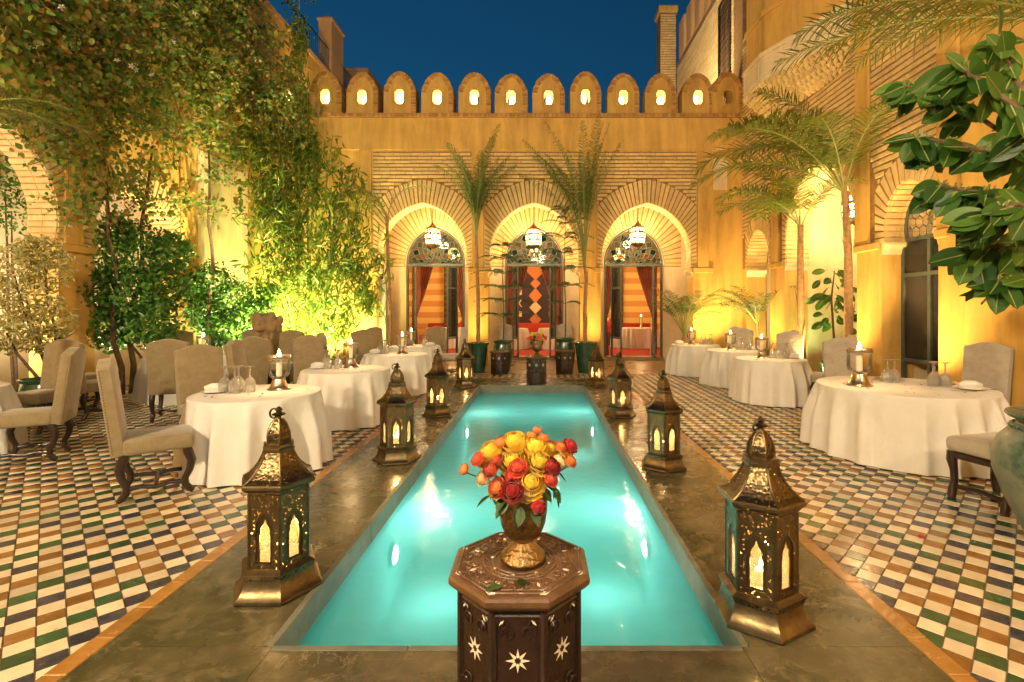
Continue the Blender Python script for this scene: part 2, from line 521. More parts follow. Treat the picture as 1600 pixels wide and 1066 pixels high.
def coping(x0, x1, y0, y1):
    b = MB(); b.span(x0, x1, y0, y1, -.21, .006)
    b.build('coping_stone', M['coping'], cop, bevel=.006, bseg=2)


for a, b in zip(ys[:-1], ys[1:]):
    coping(PX0 - .034, PX0 + .004, a + .002, b - .002); coping(PX1 - .004, PX1 + .034, a + .002, b - .002)
for a, b in ((PX0 - .034, -.62), (-.618, .1), (.102, PX1 + .034)):
    coping(a, b, PY1 - .004, PY1 + .034)
for a, b in ((PX0 + .006, -.62), (-.618, .1), (.102, PX1 - .006)):
    coping(a, b, PY0 - .03, PY0 + .004)

wm, nt, N, L, b_ = new_mat('pool_water')
N.remove(b_)
tr = N.new('ShaderNodeBsdfTransparent'); tr.inputs[0].default_value = (.62, .97, .93, 1)
gl = N.new('ShaderNodeBsdfGlossy'); gl.inputs['Roughness'].default_value = .05
fr = N.new('ShaderNodeFresnel'); fr.inputs[0].default_value = 1.33
geo = N.new('ShaderNodeNewGeometry'); n1 = N.new('ShaderNodeTexNoise'); n1.inputs['Scale'].default_value = 7.5; n1.inputs['Detail'].default_value = 6; n1.inputs['Distortion'].default_value = .6
L.new(geo.outputs['Position'], n1.inputs['Vector'])
bp = N.new('ShaderNodeBump'); bp.inputs['Strength'].default_value = .30; bp.inputs['Distance'].default_value = .03
L.new(n1.outputs['Fac'], bp.inputs['Height']); L.new(bp.outputs[0], gl.inputs['Normal']); L.new(bp.outputs[0], fr.inputs['Normal'])
ms = N.new('ShaderNodeMixShader'); L.new(fr.outputs[0], ms.inputs[0]); L.new(tr.outputs[0], ms.inputs[1]); L.new(gl.outputs[0], ms.inputs[2])
dfu = N.new('ShaderNodeBsdfTranslucent'); dfu.inputs[0].default_value = (.30, .84, .78, 1)
mw_ = N.new('ShaderNodeMixShader'); mw_.inputs[0].default_value = .62       # faint cloudiness of the water
L.new(tr.outputs[0], mw_.inputs[1]); L.new(dfu.outputs[0], mw_.inputs[2]); L.new(mw_.outputs[0], ms.inputs[1])
L.new(ms.outputs[0], N['Material Output'].inputs['Surface'])
w = MB(); w.add([(PX0 + .004, PY0 + .004, WZ), (PX1 - .004, PY0 + .004, WZ), (PX1 - .004, PY1 - .004, WZ), (PX0 + .004, PY1 - .004, WZ)], [(0, 1, 2, 3)])
tag(w.build('water', wm, fix=False), 'clear turquoise pool water lit from below', 'water', kind='structure')


def lamp_light(name, parent, loc, watts, color, radius=.05, spot=None, rot=None, blend=.6):
    ld = bpy.data.lights.new(name, 'SPOT' if spot else 'POINT')
    ld.energy = watts; ld.color = color; ld.shadow_soft_size = radius
    if spot:
        ld.spot_size = R(spot); ld.spot_blend = blend
    o = bpy.data.objects.new(name, ld); col.objects.link(o)
    o.parent = parent; o.location = loc
    if rot is not None: o.rotation_euler = rot
    return o


POOLW = 4.5
for (sx, y, lab) in ((-1, 4.25, 'round underwater lamp glowing on the near left pool wall'), (1, 4.37, 'round underwater lamp glowing on the near right pool wall'),
                     (-1, 8.5, 'round underwater lamp glowing on the far left pool wall'), (1, 8.6, 'round underwater lamp glowing on the far right pool wall')):
    t = thing('pool_lamp', lab, 'pool lamp', ((PX0 if sx < 0 else PX1) - sx * .012, y, -.50), PI if sx > 0 else 0, 'lamps in the pool walls')
    b = MB(); b.lathe([(.095, 0), (.098, .012), (.078, .02)], 20, capb=True); b.build('lamp_ring', M['pool'], t, rot=(0, R(90), 0), smooth=40)
    b = MB(); b.lathe([(.076, .012), (.06, .03), (.03, .038), (0.001, .04)], 20, capb=True); b.build('lamp_lens', M['poolbulb'], t, rot=(0, R(90), 0), smooth=60)
    lamp_light('pool_light', t, (.45, 0, -.18), POOLW, (.80, 1.0, .92), .28)

# ---- tiled floor: glazed square tiles set diagonally, terracotta border
TS = .113
S2 = math.sqrt(.5)


def tile_mesh(key, half, island=False):
    b = MB(); h = half; q = half - .0028
    b.add([(-h, -h, -.010), (h, -h, -.010), (h, h, -.010), (-h, h, -.010), (-q, -q, 0), (q, -q, 0), (q, q, 0), (-q, q, 0)],
          [(4, 5, 6, 7), (0, 1, 5, 4), (1, 2, 6, 5), (2, 3, 7, 6), (3, 0, 4, 7)])
    return b


def tile_colour(i, j, k):
    if (i + j) % 2: return 'white'
    h = (i * 73856093 ^ j * 19349663) & 1023
    ring = int(k) % 6
    base = ['navy', 'green', 'brown', 'navy', 'green', 'brown'][ring]
    if h < 260: base = ['brown', 'navy', 'green', 'brown'][(h + ring) % 4]
    return base


def tiled_floor(name, label, x0, x1, y0, y1, edge):
    base = MB(); base.span(x0, x1, y0, y1, -.02, -.007)
    fo = tag(base.build(name, M['grout']), label, 'floor', kind='structure')
    n = int(12 / TS)
    cand = []
    for i in range(-2 * n, 2 * n):
        for j in range(-2 * n, 2 * n):
            x = (i - j) * TS * S2; y = (i + j) * TS * S2 + .03
            if x0 - (.03 if edge == x0 else -.03) < x < x1 + (.03 if edge == x1 else -.03) and y0 + .03 < y < y1 - .03:
                k = abs(x - edge) / (TS * S2)
                cand.append((x, y, tile_colour(i, j, k / 2 if (i + j) % 2 == 0 else 0)))
    meshes = {c: tile_mesh(c, TS / 2 - .0014).mesh('tile', M['t_' + c], fix=False) for c in TCOL}
    vis = []
    for idx, (x, y, c) in enumerate(cand):
        if y < 1.0: continue
        px = CX + x / y * FP; py = CY + CAMH / y * FP
        if -30 < px < 1630 and py < 1090: vis.append((y * y + x * x * .3, idx))
    vis.sort()
    near = set(i for _, i in vis[:300])
    V, F, MI = [], [], []
    keys = list(TCOL)
    h = TS / 2 - .0014; q = h - .0028
    tmpl = [(-h, -h, -.010), (h, -h, -.010), (h, h, -.010), (-h, h, -.010), (-q, -q, 0), (q, -q, 0), (q, q, 0), (-q, q, 0)]
    tf = [(4, 5, 6, 7), (0, 1, 5, 4), (1, 2, 6, 5), (2, 3, 7, 6), (3, 0, 4, 7)]
    for idx, (x, y, c) in enumerate(cand):
        rx, ry, dz = rng.gauss(0, .007), rng.gauss(0, .007), rng.gauss(0, .0006)
        if idx in near:
            link_mesh('tile', meshes[c], fo, (x, y, dz), (rx, ry, R(45) + rng.gauss(0, .01)))
        else:
            b = len(V); ca = S2
            for (u, v, z) in tmpl:
                z2 = z + dz + v * rx - u * ry
                V.append((x + (u - v) * ca, y + (u + v) * ca, z2))
            F.extend([[b + a for a in f] for f in tf]); MI.extend([keys.index(c)] * 5)
    if not V: return fo
    me = np_mesh('tiles', V, F, [M['ts_' + c] for c in keys])
    me.polygons.foreach_set('material_index', MI)
    o = link_mesh('far_tiles', me, fo); o['kind'] = 'stuff'
    return fo


fl = tiled_floor('tiled_floor_left', 'checkered glazed tile floor on the left of the pool', -8.4, DX0 - .10, .6, 12.6, DX0 - .10)
fr_ = tiled_floor('tiled_floor_right', 'checkered glazed tile floor on the right of the pool', DX1 + .10, 5.87, .6, 12.6, DX1 + .10)
fb = tiled_floor('tiled_floor_back', 'narrow strip of checkered tile across the end of the pool deck', DX0 - .1, DX1 + .1, DYF + .12, 12.6, 0)

bme = MB(); bme.span(-.05, .05, -.122, .122, -.012, .003)
bmesh_me = bme.mesh('border_tile', M['t_border'], bevel=.004, bseg=1)
for (x, par) in ((DX0 - .05, fl), (DX1 + .05, fr_)):
    y = .8
    while y < DYF:
        link_mesh('border_tile', bmesh_me, par, (x, y, rng.gauss(0, .0004)), (rng.gauss(0, .004), rng.gauss(0, .006), 0)); y += .248
x = DX0 + .08
while x < DX1:
    link_mesh('border_tile', bmesh_me, fb, (x, DYF + .06, 0), (0, 0, R(90))); x += .248

# ---- terrace in front of and inside the arcade
tb = MB(); tb.span(-8.4, 5.87, 12.6, 16.1, -.02, .004)
terr = tag(tb.build('terrace', M['terrace']), 'polished tan stone terrace under the far arches', 'terrace', kind='structure')
sb = MB()
for c in (-3.37, -.15, 3.08): sb.span(c - .98, c + .98, 16.02, 16.4, .004, .12)
sb.build('door_step', M['terrace'], terr, bevel=.01)
# ================================================================== walls
def arch_pts(w, zs, za, e=.45, n=26):
    zc = zs + e
    c = ((za - zc) ** 2 - (zs - zc) ** 2 - w * w) / (2 * w)
    r = math.hypot(c, za - zc)
    a0 = math.atan2(zs - zc, w + c); a1 = math.atan2(za - zc, c)
    right = [(-c + r * math.cos(a0 + (a1 - a0) * i / n), zc + r * math.sin(a0 + (a1 - a0) * i / n)) for i in range(n + 1)]
    return [(-u, z) for u, z in right] + [p for p in reversed(right[:-1])]     # left spring .. apex .. right spring


def notch_wall(u0, u1, top, arches, bottom=0.0):
    """outline of a wall with arched openings standing on the ground; arches: (centre, half width, spring, apex, extra width below spring, e)"""
    pts = [(u0, bottom)]
    for (c, w, zs, za, ex, e) in arches:
        ap = [(c + u, z) for u, z in arch_pts(w, zs, za, e)]
        pts += [(c - w - ex, bottom), (c - w - ex, zs)] + ap + [(c + w + ex, zs), (c + w + ex, bottom)]
    pts += [(u1, bottom), (u1, top), (u0, top)]
    out = [pts[0]]
    for p in pts[1:]:
        if math.hypot(p[0] - out[-1][0], p[1] - out[-1][1]) > 1e-5: out.append(p)
    return out


def resample(pts, step):
    seg = [0]
    for a, b in zip(pts[:-1], pts[1:]): seg.append(seg[-1] + math.hypot(b[0] - a[0], b[1] - a[1]))
    n = max(2, int(round(seg[-1] / step)))
    out = []; k = 0
    for i in range(n + 1):
        s = seg[-1] * i / n
        while k < len(seg) - 2 and seg[k + 1] < s: k += 1
        f = (s - seg[k]) / max(1e-9, seg[k + 1] - seg[k])
        out.append((pts[k][0] + (pts[k + 1][0] - pts[k][0]) * f, pts[k][1] + (pts[k + 1][1] - pts[k][1]) * f))
    return out


def voussoir_polys(w, zs, za, e, ring, umax, zmax, step=.105, gap=.028, off=0.0):
    pts = resample(arch_pts(w, zs, za, e, 60), step)
    n = len(pts) - 1
    # radial directions: from a point below the apex on the axis, like fan-laid bricks
    res = []
    for i in range(n):
        quad = []
        for (p, q, s) in ((pts[i], pts[i + 1], gap / 2), (pts[i + 1], pts[i], gap / 2)):
            L_ = math.hypot(q[0] - p[0], q[1] - p[1]); t = ((q[0] - p[0]) / L_, (q[1] - p[1]) / L_)
            quad.append((p[0] + t[0] * s, p[1] + t[1] * s))
        outer = []
        for (x, z) in quad:
            dx, dz = x, z - (zs + .15)
            l = math.hypot(dx, dz); dx /= l; dz /= l
            if dz < 0: dz = 0; dx = math.copysign(1, x)
            tmax = ring
            if dx > 1e-6: tmax = min(tmax, (umax - x) / dx)
            elif dx < -1e-6: tmax = min(tmax, (-umax - x) / dx)
            if dz > 1e-6: tmax = min(tmax, (zmax - z) / dz)
            tmax = max(.03, tmax)
            outer.append((x + dx * tmax, z + dz * tmax))
        # keep the joint open at the outer end as well
        res.append([quad[0], quad[1], outer[1], outer[0]])
    return res


def in_arch(u, z, c, w, zs, za, e, grow):
    """inside the arch opening grown outwards by grow"""
    zc = zs + e
    cc = ((za - zc) ** 2 - (zs - zc) ** 2 - w * w) / (2 * w)
    r = math.hypot(cc, za - zc) + grow
    du = abs(u - c)
    if z < zs: return False
    return math.hypot(du + cc, z - zc) < r


def brick_boxes(u0, u1, v0, v1, skip, course=.107, length=.46, gap=.032):
    res = []
    nv = int((v1 - v0) / course)
    for r in range(nv):
        z0 = v0 + r * course + gap / 2; z1 = v0 + (r + 1) * course - gap / 2
        u = u0 - (length / 2 if r % 2 else 0) - rng.random() * .06
        while u < u1:
            l = length * (0.85 + .3 * rng.random())
            a, b = max(u + .004, u0), min(u + l - .004, u1)
            u += l
            if b - a < .04: continue
            # shorten against openings
            k = 10
            ok = [not skip(a + (b - a) * (i + .5) / k, (z0 + z1) / 2) for i in range(k)]
            i = 0
            while i < k:
                if ok[i]:
                    j = i
                    while j < k and ok[j]: j += 1
                    aa, bb = a + (b - a) * i / k, a + (b - a) * j / k
                    if bb - aa > .03: res.append((aa, bb, z0, z1))
                    i = j
                else: i += 1
    return res


def lay_bricks(parent, boxes, fn, near, depth=.020, name='brick', nmax=300):
    """bricks proud of the wall; the nmax that lie nearest become objects, the rest one part"""
    order = sorted(range(len(boxes)), key=lambda i: near(boxes[i]))
    single = set(order[:nmax])
    rest = MB()
    for i, (a, b, z0, z1) in enumerate(boxes):
        t = depth + rng.uniform(-.005, .005)
        dz = rng.uniform(-.004, .004)
        front = [fn(a + .004, z0 + .005 + dz, t), fn(b - .004, z0 + .005 + dz, t), fn(b - .004, z1 - .005 + dz, t), fn(a + .004, z1 - .005 + dz, t)]
        back = [fn(a, z0 + dz, 0.002), fn(b, z0 + dz, 0.002), fn(b, z1 + dz, 0.002), fn(a, z1 + dz, 0.002)]
        if i in single:
            c = Vector(fn((a + b) / 2, (z0 + z1) / 2, 0))
            m = MB(); m.hexa([Vector(p) - c for p in back], [Vector(p) - c for p in front])
            m.build(name, M['brick'], parent, c, fix=False)
        else:
            rest.hexa(back, front)
    if rest.v:
        o = rest.build('brickwork', M['brick_s'], parent, fix=False); o['kind'] = 'stuff'


def lay_voussoirs(parent, polys, fn, depth=.022, name='arch_brick', shared=None, loc=(0, 0, 0)):
    mes = shared or []
    out = []
    for i, q in enumerate(polys):
        if shared is None:
            t = depth + rng.uniform(-.004, .004)
            c = Vector(fn(sum(p[0] for p in q) / 4, sum(p[1] for p in q) / 4, 0))
            m = MB(); m.hexa([Vector(fn(u, z, .002)) - c for u, z in q], [Vector(fn(u, z, t)) - c for u, z in q])
            mes.append((m.mesh(name, M['brick'], fix=False), c))
        me, c = mes[i]
        link_mesh(name, me, parent, c + Vector(loc))
    return mes


# ------------------------------------------------------------------ the far arcade
FY = 14.2
ARC = [(-3.36, 1.23, 2.75, 4.73), (-.14, 1.23, 2.75, 4.73), (3.11, 1.23, 2.75, 4.73)]
arc = thing('arcade_wall', 'ochre arcade wall with three pointed brick arches and lit battlements', 'wall', (0, FY, 0))
body = MB(); body.extrude([notch_wall(-8.4, 5.87, 7.16, [(c, w, s, a, .10, .45) for c, w, s, a in ARC])], lambda u, v, t: (u, t, v), 0, .5)
body.build('wall', M['ochre'], arc)
band = MB(); band.span(-8.4, 5.87, -.035, -.002, 6.24, 7.16); band.build('plaster_band', M['ochre'], arc, bevel=.008)
# soldier course and ledge below the battlements
led = MB(); led.span(-8.4, 5.87, -.06, .5, 7.162, 7.29); led.build('ledge', M['mortar'], arc)
sol = MB()
x = -8.38
while x < 5.85:
    sol.span(x, x + .10, -.078 + rng.uniform(-.006, .006), -.058, 7.175, 7.278); x += .122
o = sol.build('soldier_course', M['edge'], arc, fix=False); o['kind'] = 'stuff'
fnF = lambda u, z, t: (u, -t, z)
vme = None
for ci, (c, w, zs, za) in enumerate(ARC):
    mp = MB(); mp.extrude([arch_pts(w, zs, za, .45) + [(1.415, zs), (1.415, 6.19), (-1.415, 6.19), (-1.415, zs)]], lambda u, v, t: (u + c, t, v), -.004, -.001)
    mp.build('mortar_bed', M['mortar'], arc, fix=False)
    vp = voussoir_polys(w, zs, za, .45, .66, 1.43, 6.2)
    fnc = lambda u, z, t: (u, -t, z)
    vme = lay_voussoirs(arc, vp, fnc, shared=vme, loc=(c, 0, 0))
    bx = brick_boxes(c - 1.43, c + 1.43, zs, 6.22, lambda u, z: in_arch(u, z, c, w, zs, za, .45, .69) or (z < zs + .5 and abs(u - c) < 1.45))
    bx = [b for b in bx if b[2] > zs + .3]
    lay_bricks(arc, bx, fnF, lambda b: -b[2], nmax=90)
    # soffit bricks of the arch
    sp = resample(arch_pts(w, zs, za, .45, 60), .105)
    so = MB()
    for p, q in zip(sp[:-1], sp[1:]):
        d = Vector((q[0] - p[0], 0, q[1] - p[1])).normalized(); nrm = Vector((-d.z, 0, d.x)) * -1
        a = Vector((c + p[0], 0, p[1])) + d * .008; b = Vector((c + q[0], 0, q[1])) - d * .008
        for (y0, y1) in ((.006, .245), (.252, .494)):
            off = nrm * .012
            so.hexa([a + Vector((0, y0, 0)), b + Vector((0, y0, 0)), b + Vector((0, y1, 0)), a + Vector((0, y1, 0))],
                    [a + off + Vector((0, y0, 0)), b + off + Vector((0, y0, 0)), b + off + Vector((0, y1, 0)), a + off + Vector((0, y1, 0))])
    o = so.build('soffit_bricks', M['brick_s'], arc, fix=False); o['kind'] = 'stuff'
for u in (-4.97, -1.75, 1.485, 4.72):
    s_ = MB(); s_.span(u - .165, u + .165, -.05, -.002, 2.86, 6.238); s_.build('pilaster', M['ochre'], arc, bevel=.006)
    s_ = MB(); s_.span(u - .30, u + .30, -.065, -.002, 2.70, 2.858); s_.build('impost', M['ochre'], arc, bevel=.02)
for (c, w, zs, za) in ARC:
    for sgn in (-1, 1):      # little curved brackets under the springing
        k = MB(); prof = [(0, 0), (.098, 0)] + [(.098 * (1 - math.sin(a)), -.18 * (1 - math.cos(a))) for a in (R(20), R(45), R(70), R(90))]
        prof = [(0, 0), (.098, 0), (.092, -.03), (.06, -.06), (.03, -.10), (.012, -.17), (0, -.18)]
        k.extrude([[(c + sgn * (w + .10 - px), zs + pz) for px, pz in prof]], lambda u, v, t: (u, t, v), .004, .496)
        k.build('arch_bracket', M['cream'], arc)
pn = MB(); pn.span(5.02, 5.42, -.03, -.002, 5.1, 6.0); pn.build('wall_panel', M['cream'], arc, bevel=.015)

# ---- battlements: merlons with octagonal lamp slots
mw, mh = .46, 1.20
outl = [(-mw, 0), (mw, 0), (mw, .62), (.43, .78), (.37, .86), (.35, .95), (.28, 1.04), (.20, 1.12), (.10, 1.18), (0, 1.20)]
outl += [(-u, z) for u, z in reversed(outl[2:-1])]
hole = [(-.125, .36), (-.125, .60), (-.07, .68), (.07, .68), (.125, .60), (.125, .36), (.07, .28), (-.07, .28)]


def octo(gx, gz):
    return [(u * gx, .48 + (z - .48) * gz) for u, z in hole]


mer = MB(); mer.extrude([outl, hole], lambda u, v, t: (u, t, v), 0, .42); mer_me = mer.mesh('merlon', M['ochre'])
fr1 = MB(); fr1.extrude([octo(1.62, 1.42), octo(1.34, 1.24)], lambda u, v, t: (u, t, v), -.03, -.001)
fr1.extrude([octo(1.22, 1.16), octo(1.0, 1.0)], lambda u, v, t: (u, t, v), -.018, -.001); fr_me = fr1.mesh('slot_frame', M['ochre'])
eb = MB()
path = resample(outl[1:], .085)
path = [p for p in path]
for p, q in zip(path[:-1], path[1:]):
    if p[1] < .02 and q[1] < .02: continue
    d = Vector((q[0] - p[0], q[1] - p[1])); d.normalize(); nn = Vector((-d.y, d.x))
    cpt = Vector((0, .5))
    if (Vector((p[0], p[1])) + nn * .1 - cpt).length > (Vector((p[0], p[1])) - cpt).length: nn = -nn
    a = Vector(p) + d * .013; b = Vector(q) - d * .013
    ln = .13
    eb.hexa([(a.x, -.001, a.y), (b.x, -.001, b.y), (b.x + nn.x * ln, -.001, b.y + nn.y * ln), (a.x + nn.x * ln, -.001, a.y + nn.y * ln)],
            [(a.x, -.025, a.y), (b.x, -.025, b.y), (b.x + nn.x * ln, -.025, b.y + nn.y * ln), (a.x + nn.x * ln, -.025, a.y + nn.y * ln)])
    # bricks along the thickness of the merlon
    oo = -nn * .014
    for (y0, y1) in ((.004, .20), (.215, .415)):
        eb.hexa([(a.x, y0, a.y), (b.x, y0, b.y), (b.x, y1, b.y), (a.x, y1, a.y)],
                [(a.x + oo.x, y0, a.y + oo.y), (b.x + oo.x, y0, b.y + oo.y), (b.x + oo.x, y1, b.y + oo.y), (a.x + oo.x, y1, a.y + oo.y)])
eb_me = eb.mesh('brick_edging', M['edge'], fix=False)
blb = MB(); blb.lathe([(0.001, -.19), (.05, -.18), (.075, -.13), (.08, 0), (.075, .10), (.05, .16), (.001, .18)], 14); blb_me = blb.mesh('slot_lamp', M['bulb'], smooth=60)
for k in range(13):
    X = -7.23 + 1.073 * k
    if k == 12: X = 5.44
    m = link_mesh('merlon', mer_me, arc, (X + rng.uniform(-.012, .012), rng.uniform(-.01, .01), 7.29), (0, rng.gauss(0, .007), rng.gauss(0, .012)), (rng.uniform(.97, 1.02), 1, rng.uniform(.965, 1.02)))
    link_mesh('slot_frame', fr_me, m); link_mesh('brick_edging', eb_me, m)
    if k < 12:
        link_mesh('slot_lamp', blb_me, m, (rng.uniform(-.06, .05), rng.uniform(.2, .32), .48 + rng.uniform(-.06, .06)), (0, 0, 0), (1, 1, rng.uniform(.8, 1.1)))
        lamp_light('slot_light', m, (0, .06, .48), 5.0, (1, .66, .28), .05)

# ------------------------------------------------------------------ door wall of the porch and the dining room behind
DY = 16.1
DOORS = [-3.37, -.15, 3.08]
dw = thing('porch_wall', 'cream wall behind the arches with three arched doorways and fanned brick', 'wall', (0, DY, 0))
body = MB(); body.extrude([notch_wall(-8.4, 5.87, 5.4, [(c, .95, 3.14, 4.35, 0, .05) for c in DOORS])], lambda u, v, t: (u, t, v), 0, .25)
body.build('wall', M['cream'], dw)
vme = None
for c in DOORS:
    mp = MB(); mp.extrude([arch_pts(1.0, 3.05, 4.40, .06) + [(1.56, 3.05), (1.56, 5.3), (-1.56, 5.3), (-1.56, 3.05)]], lambda u, v, t: (u + c, t, v), -.004, -.001)
    mp.build('mortar_bed', M['mortar'], dw, fix=False)
    vp = voussoir_polys(1.02, 3.06, 4.42, .06, 1.2, 1.55, 5.28, step=.115)
    vme = lay_voussoirs(dw, vp, lambda u, z, t: (u, -t, z), shared=vme, loc=(c, 0, 0))
pc = MB(); pc.span(-8.4, 5.87, -1.398, .0, 5.42, 5.55); pc.build('porch_ceiling', M['cream'], dw)
for (x0, x1) in ((-5.35, -5.15), (4.85, 5.05)):
    b = MB(); b.span(x0, x1, -1.395, -.005, .004, 5.42); b.build('porch_side_wall', M['cream'], dw)

room = thing('dining_room', 'warm dining room interior with striped orange and yellow wall hangings', 'room', (0, DY + .25, 0))
room['kind'] = 'structure'
rb = MB()
rb.span(-6.6, 6.4, .002, 6.4, .02, .118); rb.build('floor', M['carpet'], room)
sm, nt, N, L, b_ = new_mat('striped_textile')
geo = N.new('ShaderNodeNewGeometry'); sx = N.new('ShaderNodeSeparateXYZ'); L.new(geo.outputs['Position'], sx.inputs[0])
mu = N.new('ShaderNodeMath'); mu.operation = 'MULTIPLY'; mu.inputs[1].default_value = 1 / .52; L.new(sx.outputs[2], mu.inputs[0])
fc = N.new('ShaderNodeMath'); fc.operation = 'FRACT'; L.new(mu.outputs[0], fc.inputs[0])
gt = N.new('ShaderNodeMath'); gt.operation = 'GREATER_THAN'; gt.inputs[1].default_value = .5; L.new(fc.outputs[0], gt.inputs[0])
mx = N.new('ShaderNodeMix'); mx.data_type = 'RGBA'; mx.inputs[6].default_value = (.72, .50, .15, 1); mx.inputs[7].default_value = (.58, .27, .075, 1)
L.new(gt.outputs[0], mx.inputs[0]); L.new(mx.outputs[2], b_.inputs['Base Color']); b_.inputs['Roughness'].default_value = .9
b = MB(); b.span(-6.6, 6.4, 6.3, 6.5, .12, 4.8); b.build('back_wall', sm, room)
b = MB(); b.span(-6.8, -6.6, .002, 6.5, .02, 4.8); b.span(6.4, 6.6, .002, 6.5, .02, 4.8); b.build('side_wall', M['orange_far'], room)
b = MB(); b.span(-6.8, 6.6, .002, 6.5, 4.81, 4.95); b.build('ceiling', M['cream'], room)
# ------------------------------------------------------------------ glazed doors of the dining room
def bar(b, p, q, r=.02, m=0):
    b.tube([p, q], r, 4, m)


M['fan_a'] = clear('fan_glass_pale', (.50, .52, .45), 1.0, .05, .07, (.55, .55, .42))
M['fan_b'] = clear('fan_glass_teal', (.10, .22, .20), 1.2, .05, .25, (.03, .08, .07))
M['fan_c'] = clear('fan_glass_amber', (.75, .32, .10), 1.0, .05, .18, (.65, .26, .07))
M['doorglass'] = clear('door_glass', (.93, .94, .90), 1.0, .02, .02)


def make_door(c, label):
    t = thing('glazed_doorway', label, 'door', (c, DY, 0), 0, 'glazed doorways of the dining room')
    f = MB()
    for s in (-1, 1):
        f.span(s * .92 - .028, s * .92 + .028, -.06, .06, .12, 3.12)
        f.span(s * .70 - .02, s * .70 + .02, -.05, .05, .12, 3.06)
    f.span(-.94, .94, -.065, .065, 3.06, 3.15)
    ap = arch_pts(.925, 3.14, 4.32, .05, 18)
    f.tube([(u, 0, z) for u, z in ap], .032, 6)
    f.build('door_frame', M['irongreen'], t)
    # fan light: rings of kite shaped panes between lead cames
    lead = MB()
    cz = 3.15; rings = [.14, .36, .60, .84]
    nseg = 9

    def rr(a, k):      # stretch the ring to the pointed arch
        lim = .90 if abs(math.cos(a)) > .05 else 1.13
        s = 1.0 + .26 * math.sin(a) ** 3
        return rings[k] * s
    for k in range(3):
        for i in range(nseg):
            a0, a1 = PI * i / nseg, PI * (i + 1) / nseg
            am = (a0 + a1) / 2
            ro, ri = rr(am, k + 1), rr(am, k)
            if k % 2: mid0, mid1 = (ro + ri) / 2 * .99, (ro + ri) / 2 * 1.0
            else: mid0, mid1 = (ro + ri) / 2, (ro + ri) / 2
            kite = [(ri * math.cos(am), cz + ri * math.sin(am)), (mid0 * math.cos(a0 + .01), cz + mid0 * math.sin(a0 + .01)),
                    (ro * math.cos(am), cz + ro * math.sin(am)), (mid1 * math.cos(a1 - .01), cz + mid1 * math.sin(a1 - .01))]
            cc = Vector((sum(p[0] for p in kite) / 4, 0, sum(p[1] for p in kite) / 4))
            pm = MB(); pm.extrude([[(u - cc.x, z - cc.z) for u, z in kite]], lambda u, v, tt: (u, tt, v), -.004, .004)
            pm.build('pane', M[('fan_b', 'fan_a', 'fan_c')[(i + k) % 3] if k < 2 else ('fan_b' if i % 2 else 'fan_a')], t, cc, fix=False)
            for q in range(4):
                p0, p1 = kite[q], kite[(q + 1) % 4]
                lead.tube([(p0[0], 0, p0[1]), (p1[0], 0, p1[1])], .017, 4)
            # spoke from the kite tip to the ring above
            if k == 2:
                e = .97
                lead.tube([(ro * math.cos(am), 0, cz + ro * math.sin(am)), (ro * 1.08 * math.cos(am), 0, cz + ro * 1.08 * math.sin(am))], .012, 4)
    lead.build('fan_tracery', M['irongreen'], t, fix=False)
    gl = MB(); gl.extrude([[(u * .97, 3.15 + (z - 3.15) * .97) for u, z in ap]], lambda u, v, tt: (u, tt, v), .012, .016)
    gl.build('fan_glass', M['fan_a'], t, fix=False)
    # two leaves standing open towards the court
    for s in (-1, 1):
        leaf = MB(); W = .66
        bx = lambda a, b_, z0, z1: leaf.span(a, b_, -.022, .022, z0, z1)
        bx(0, .045, .13, 3.04); bx(W - .045, W, .13, 3.04)
        for z in (.13, .72, 2.32, 2.99): bx(.045, W - .045, z, z + .05)
        o = leaf.build('door_leaf', M['irongreen'], t, (s * .70, -.03, 0), (0, 0, R(-72) if s < 0 else R(180 + 72)))
        for (z0, z1) in ((.78, 2.32), (2.37, 2.99)):
            g = MB(); g.span(.045, W - .045, -.004, .004, z0, z1); g.build('pane', M['doorglass'], o, fix=False)
        h = MB(); h.tube([(W - .02, .03, 1.1), (W - .02, .07, 1.1), (W - .10, .07, 1.1)], .010, 6); h.build('handle', M['brass'], o)
    return t


make_door(DOORS[0], 'green iron glazed doorway with fanlight in the left arch')
make_door(DOORS[1], 'green iron glazed doorway with fanlight in the middle arch')
make_door(DOORS[2], 'green iron glazed doorway with fanlight in the right arch')

# ------------------------------------------------------------------ right hand building
RX = 5.87
RA = [(13.22, .62, 2.75, 3.80, .10, .25), (10.43, 1.24, 2.75, 4.73, .10, .45), (7.84, .50, 2.75, 3.72, .10, .25)]
rbld = thing('brick_building', 'tall pale brick building with pilasters and arches along the right side', 'building', (RX, 0, 0))
fnR = lambda u, z, t: (-t, u, z)
outline = notch_wall(-4.0, FY - .002, 9.4, sorted(RA))
body = MB(); body.extrude([outline], lambda u, v, t: (t, u, v), 0, .55); body.build('wall', M['ochre'], rbld)
upper = MB(); upper.span(.0, .5, FY + .002, 21, 5.5, 12.1); upper.build('upper_wall', M['mortar'], rbld)
strips = [(8.72, 9.08), (12.0, 12.38), (6.86, 7.22)]
ringof = {0: .42, 1: .66, 2: .42}


def skipR(u, z):
    for a, b in strips:
        if a - .01 < u < b + .01: return True
    for i, (c, w, zs, za, ex, e) in enumerate(RA):
        if in_arch(u, z, c, w, zs, za, e, ringof[i] + .02): return True
        if abs(u - c) < w + .16 and z < zs + .1: return True
    return False


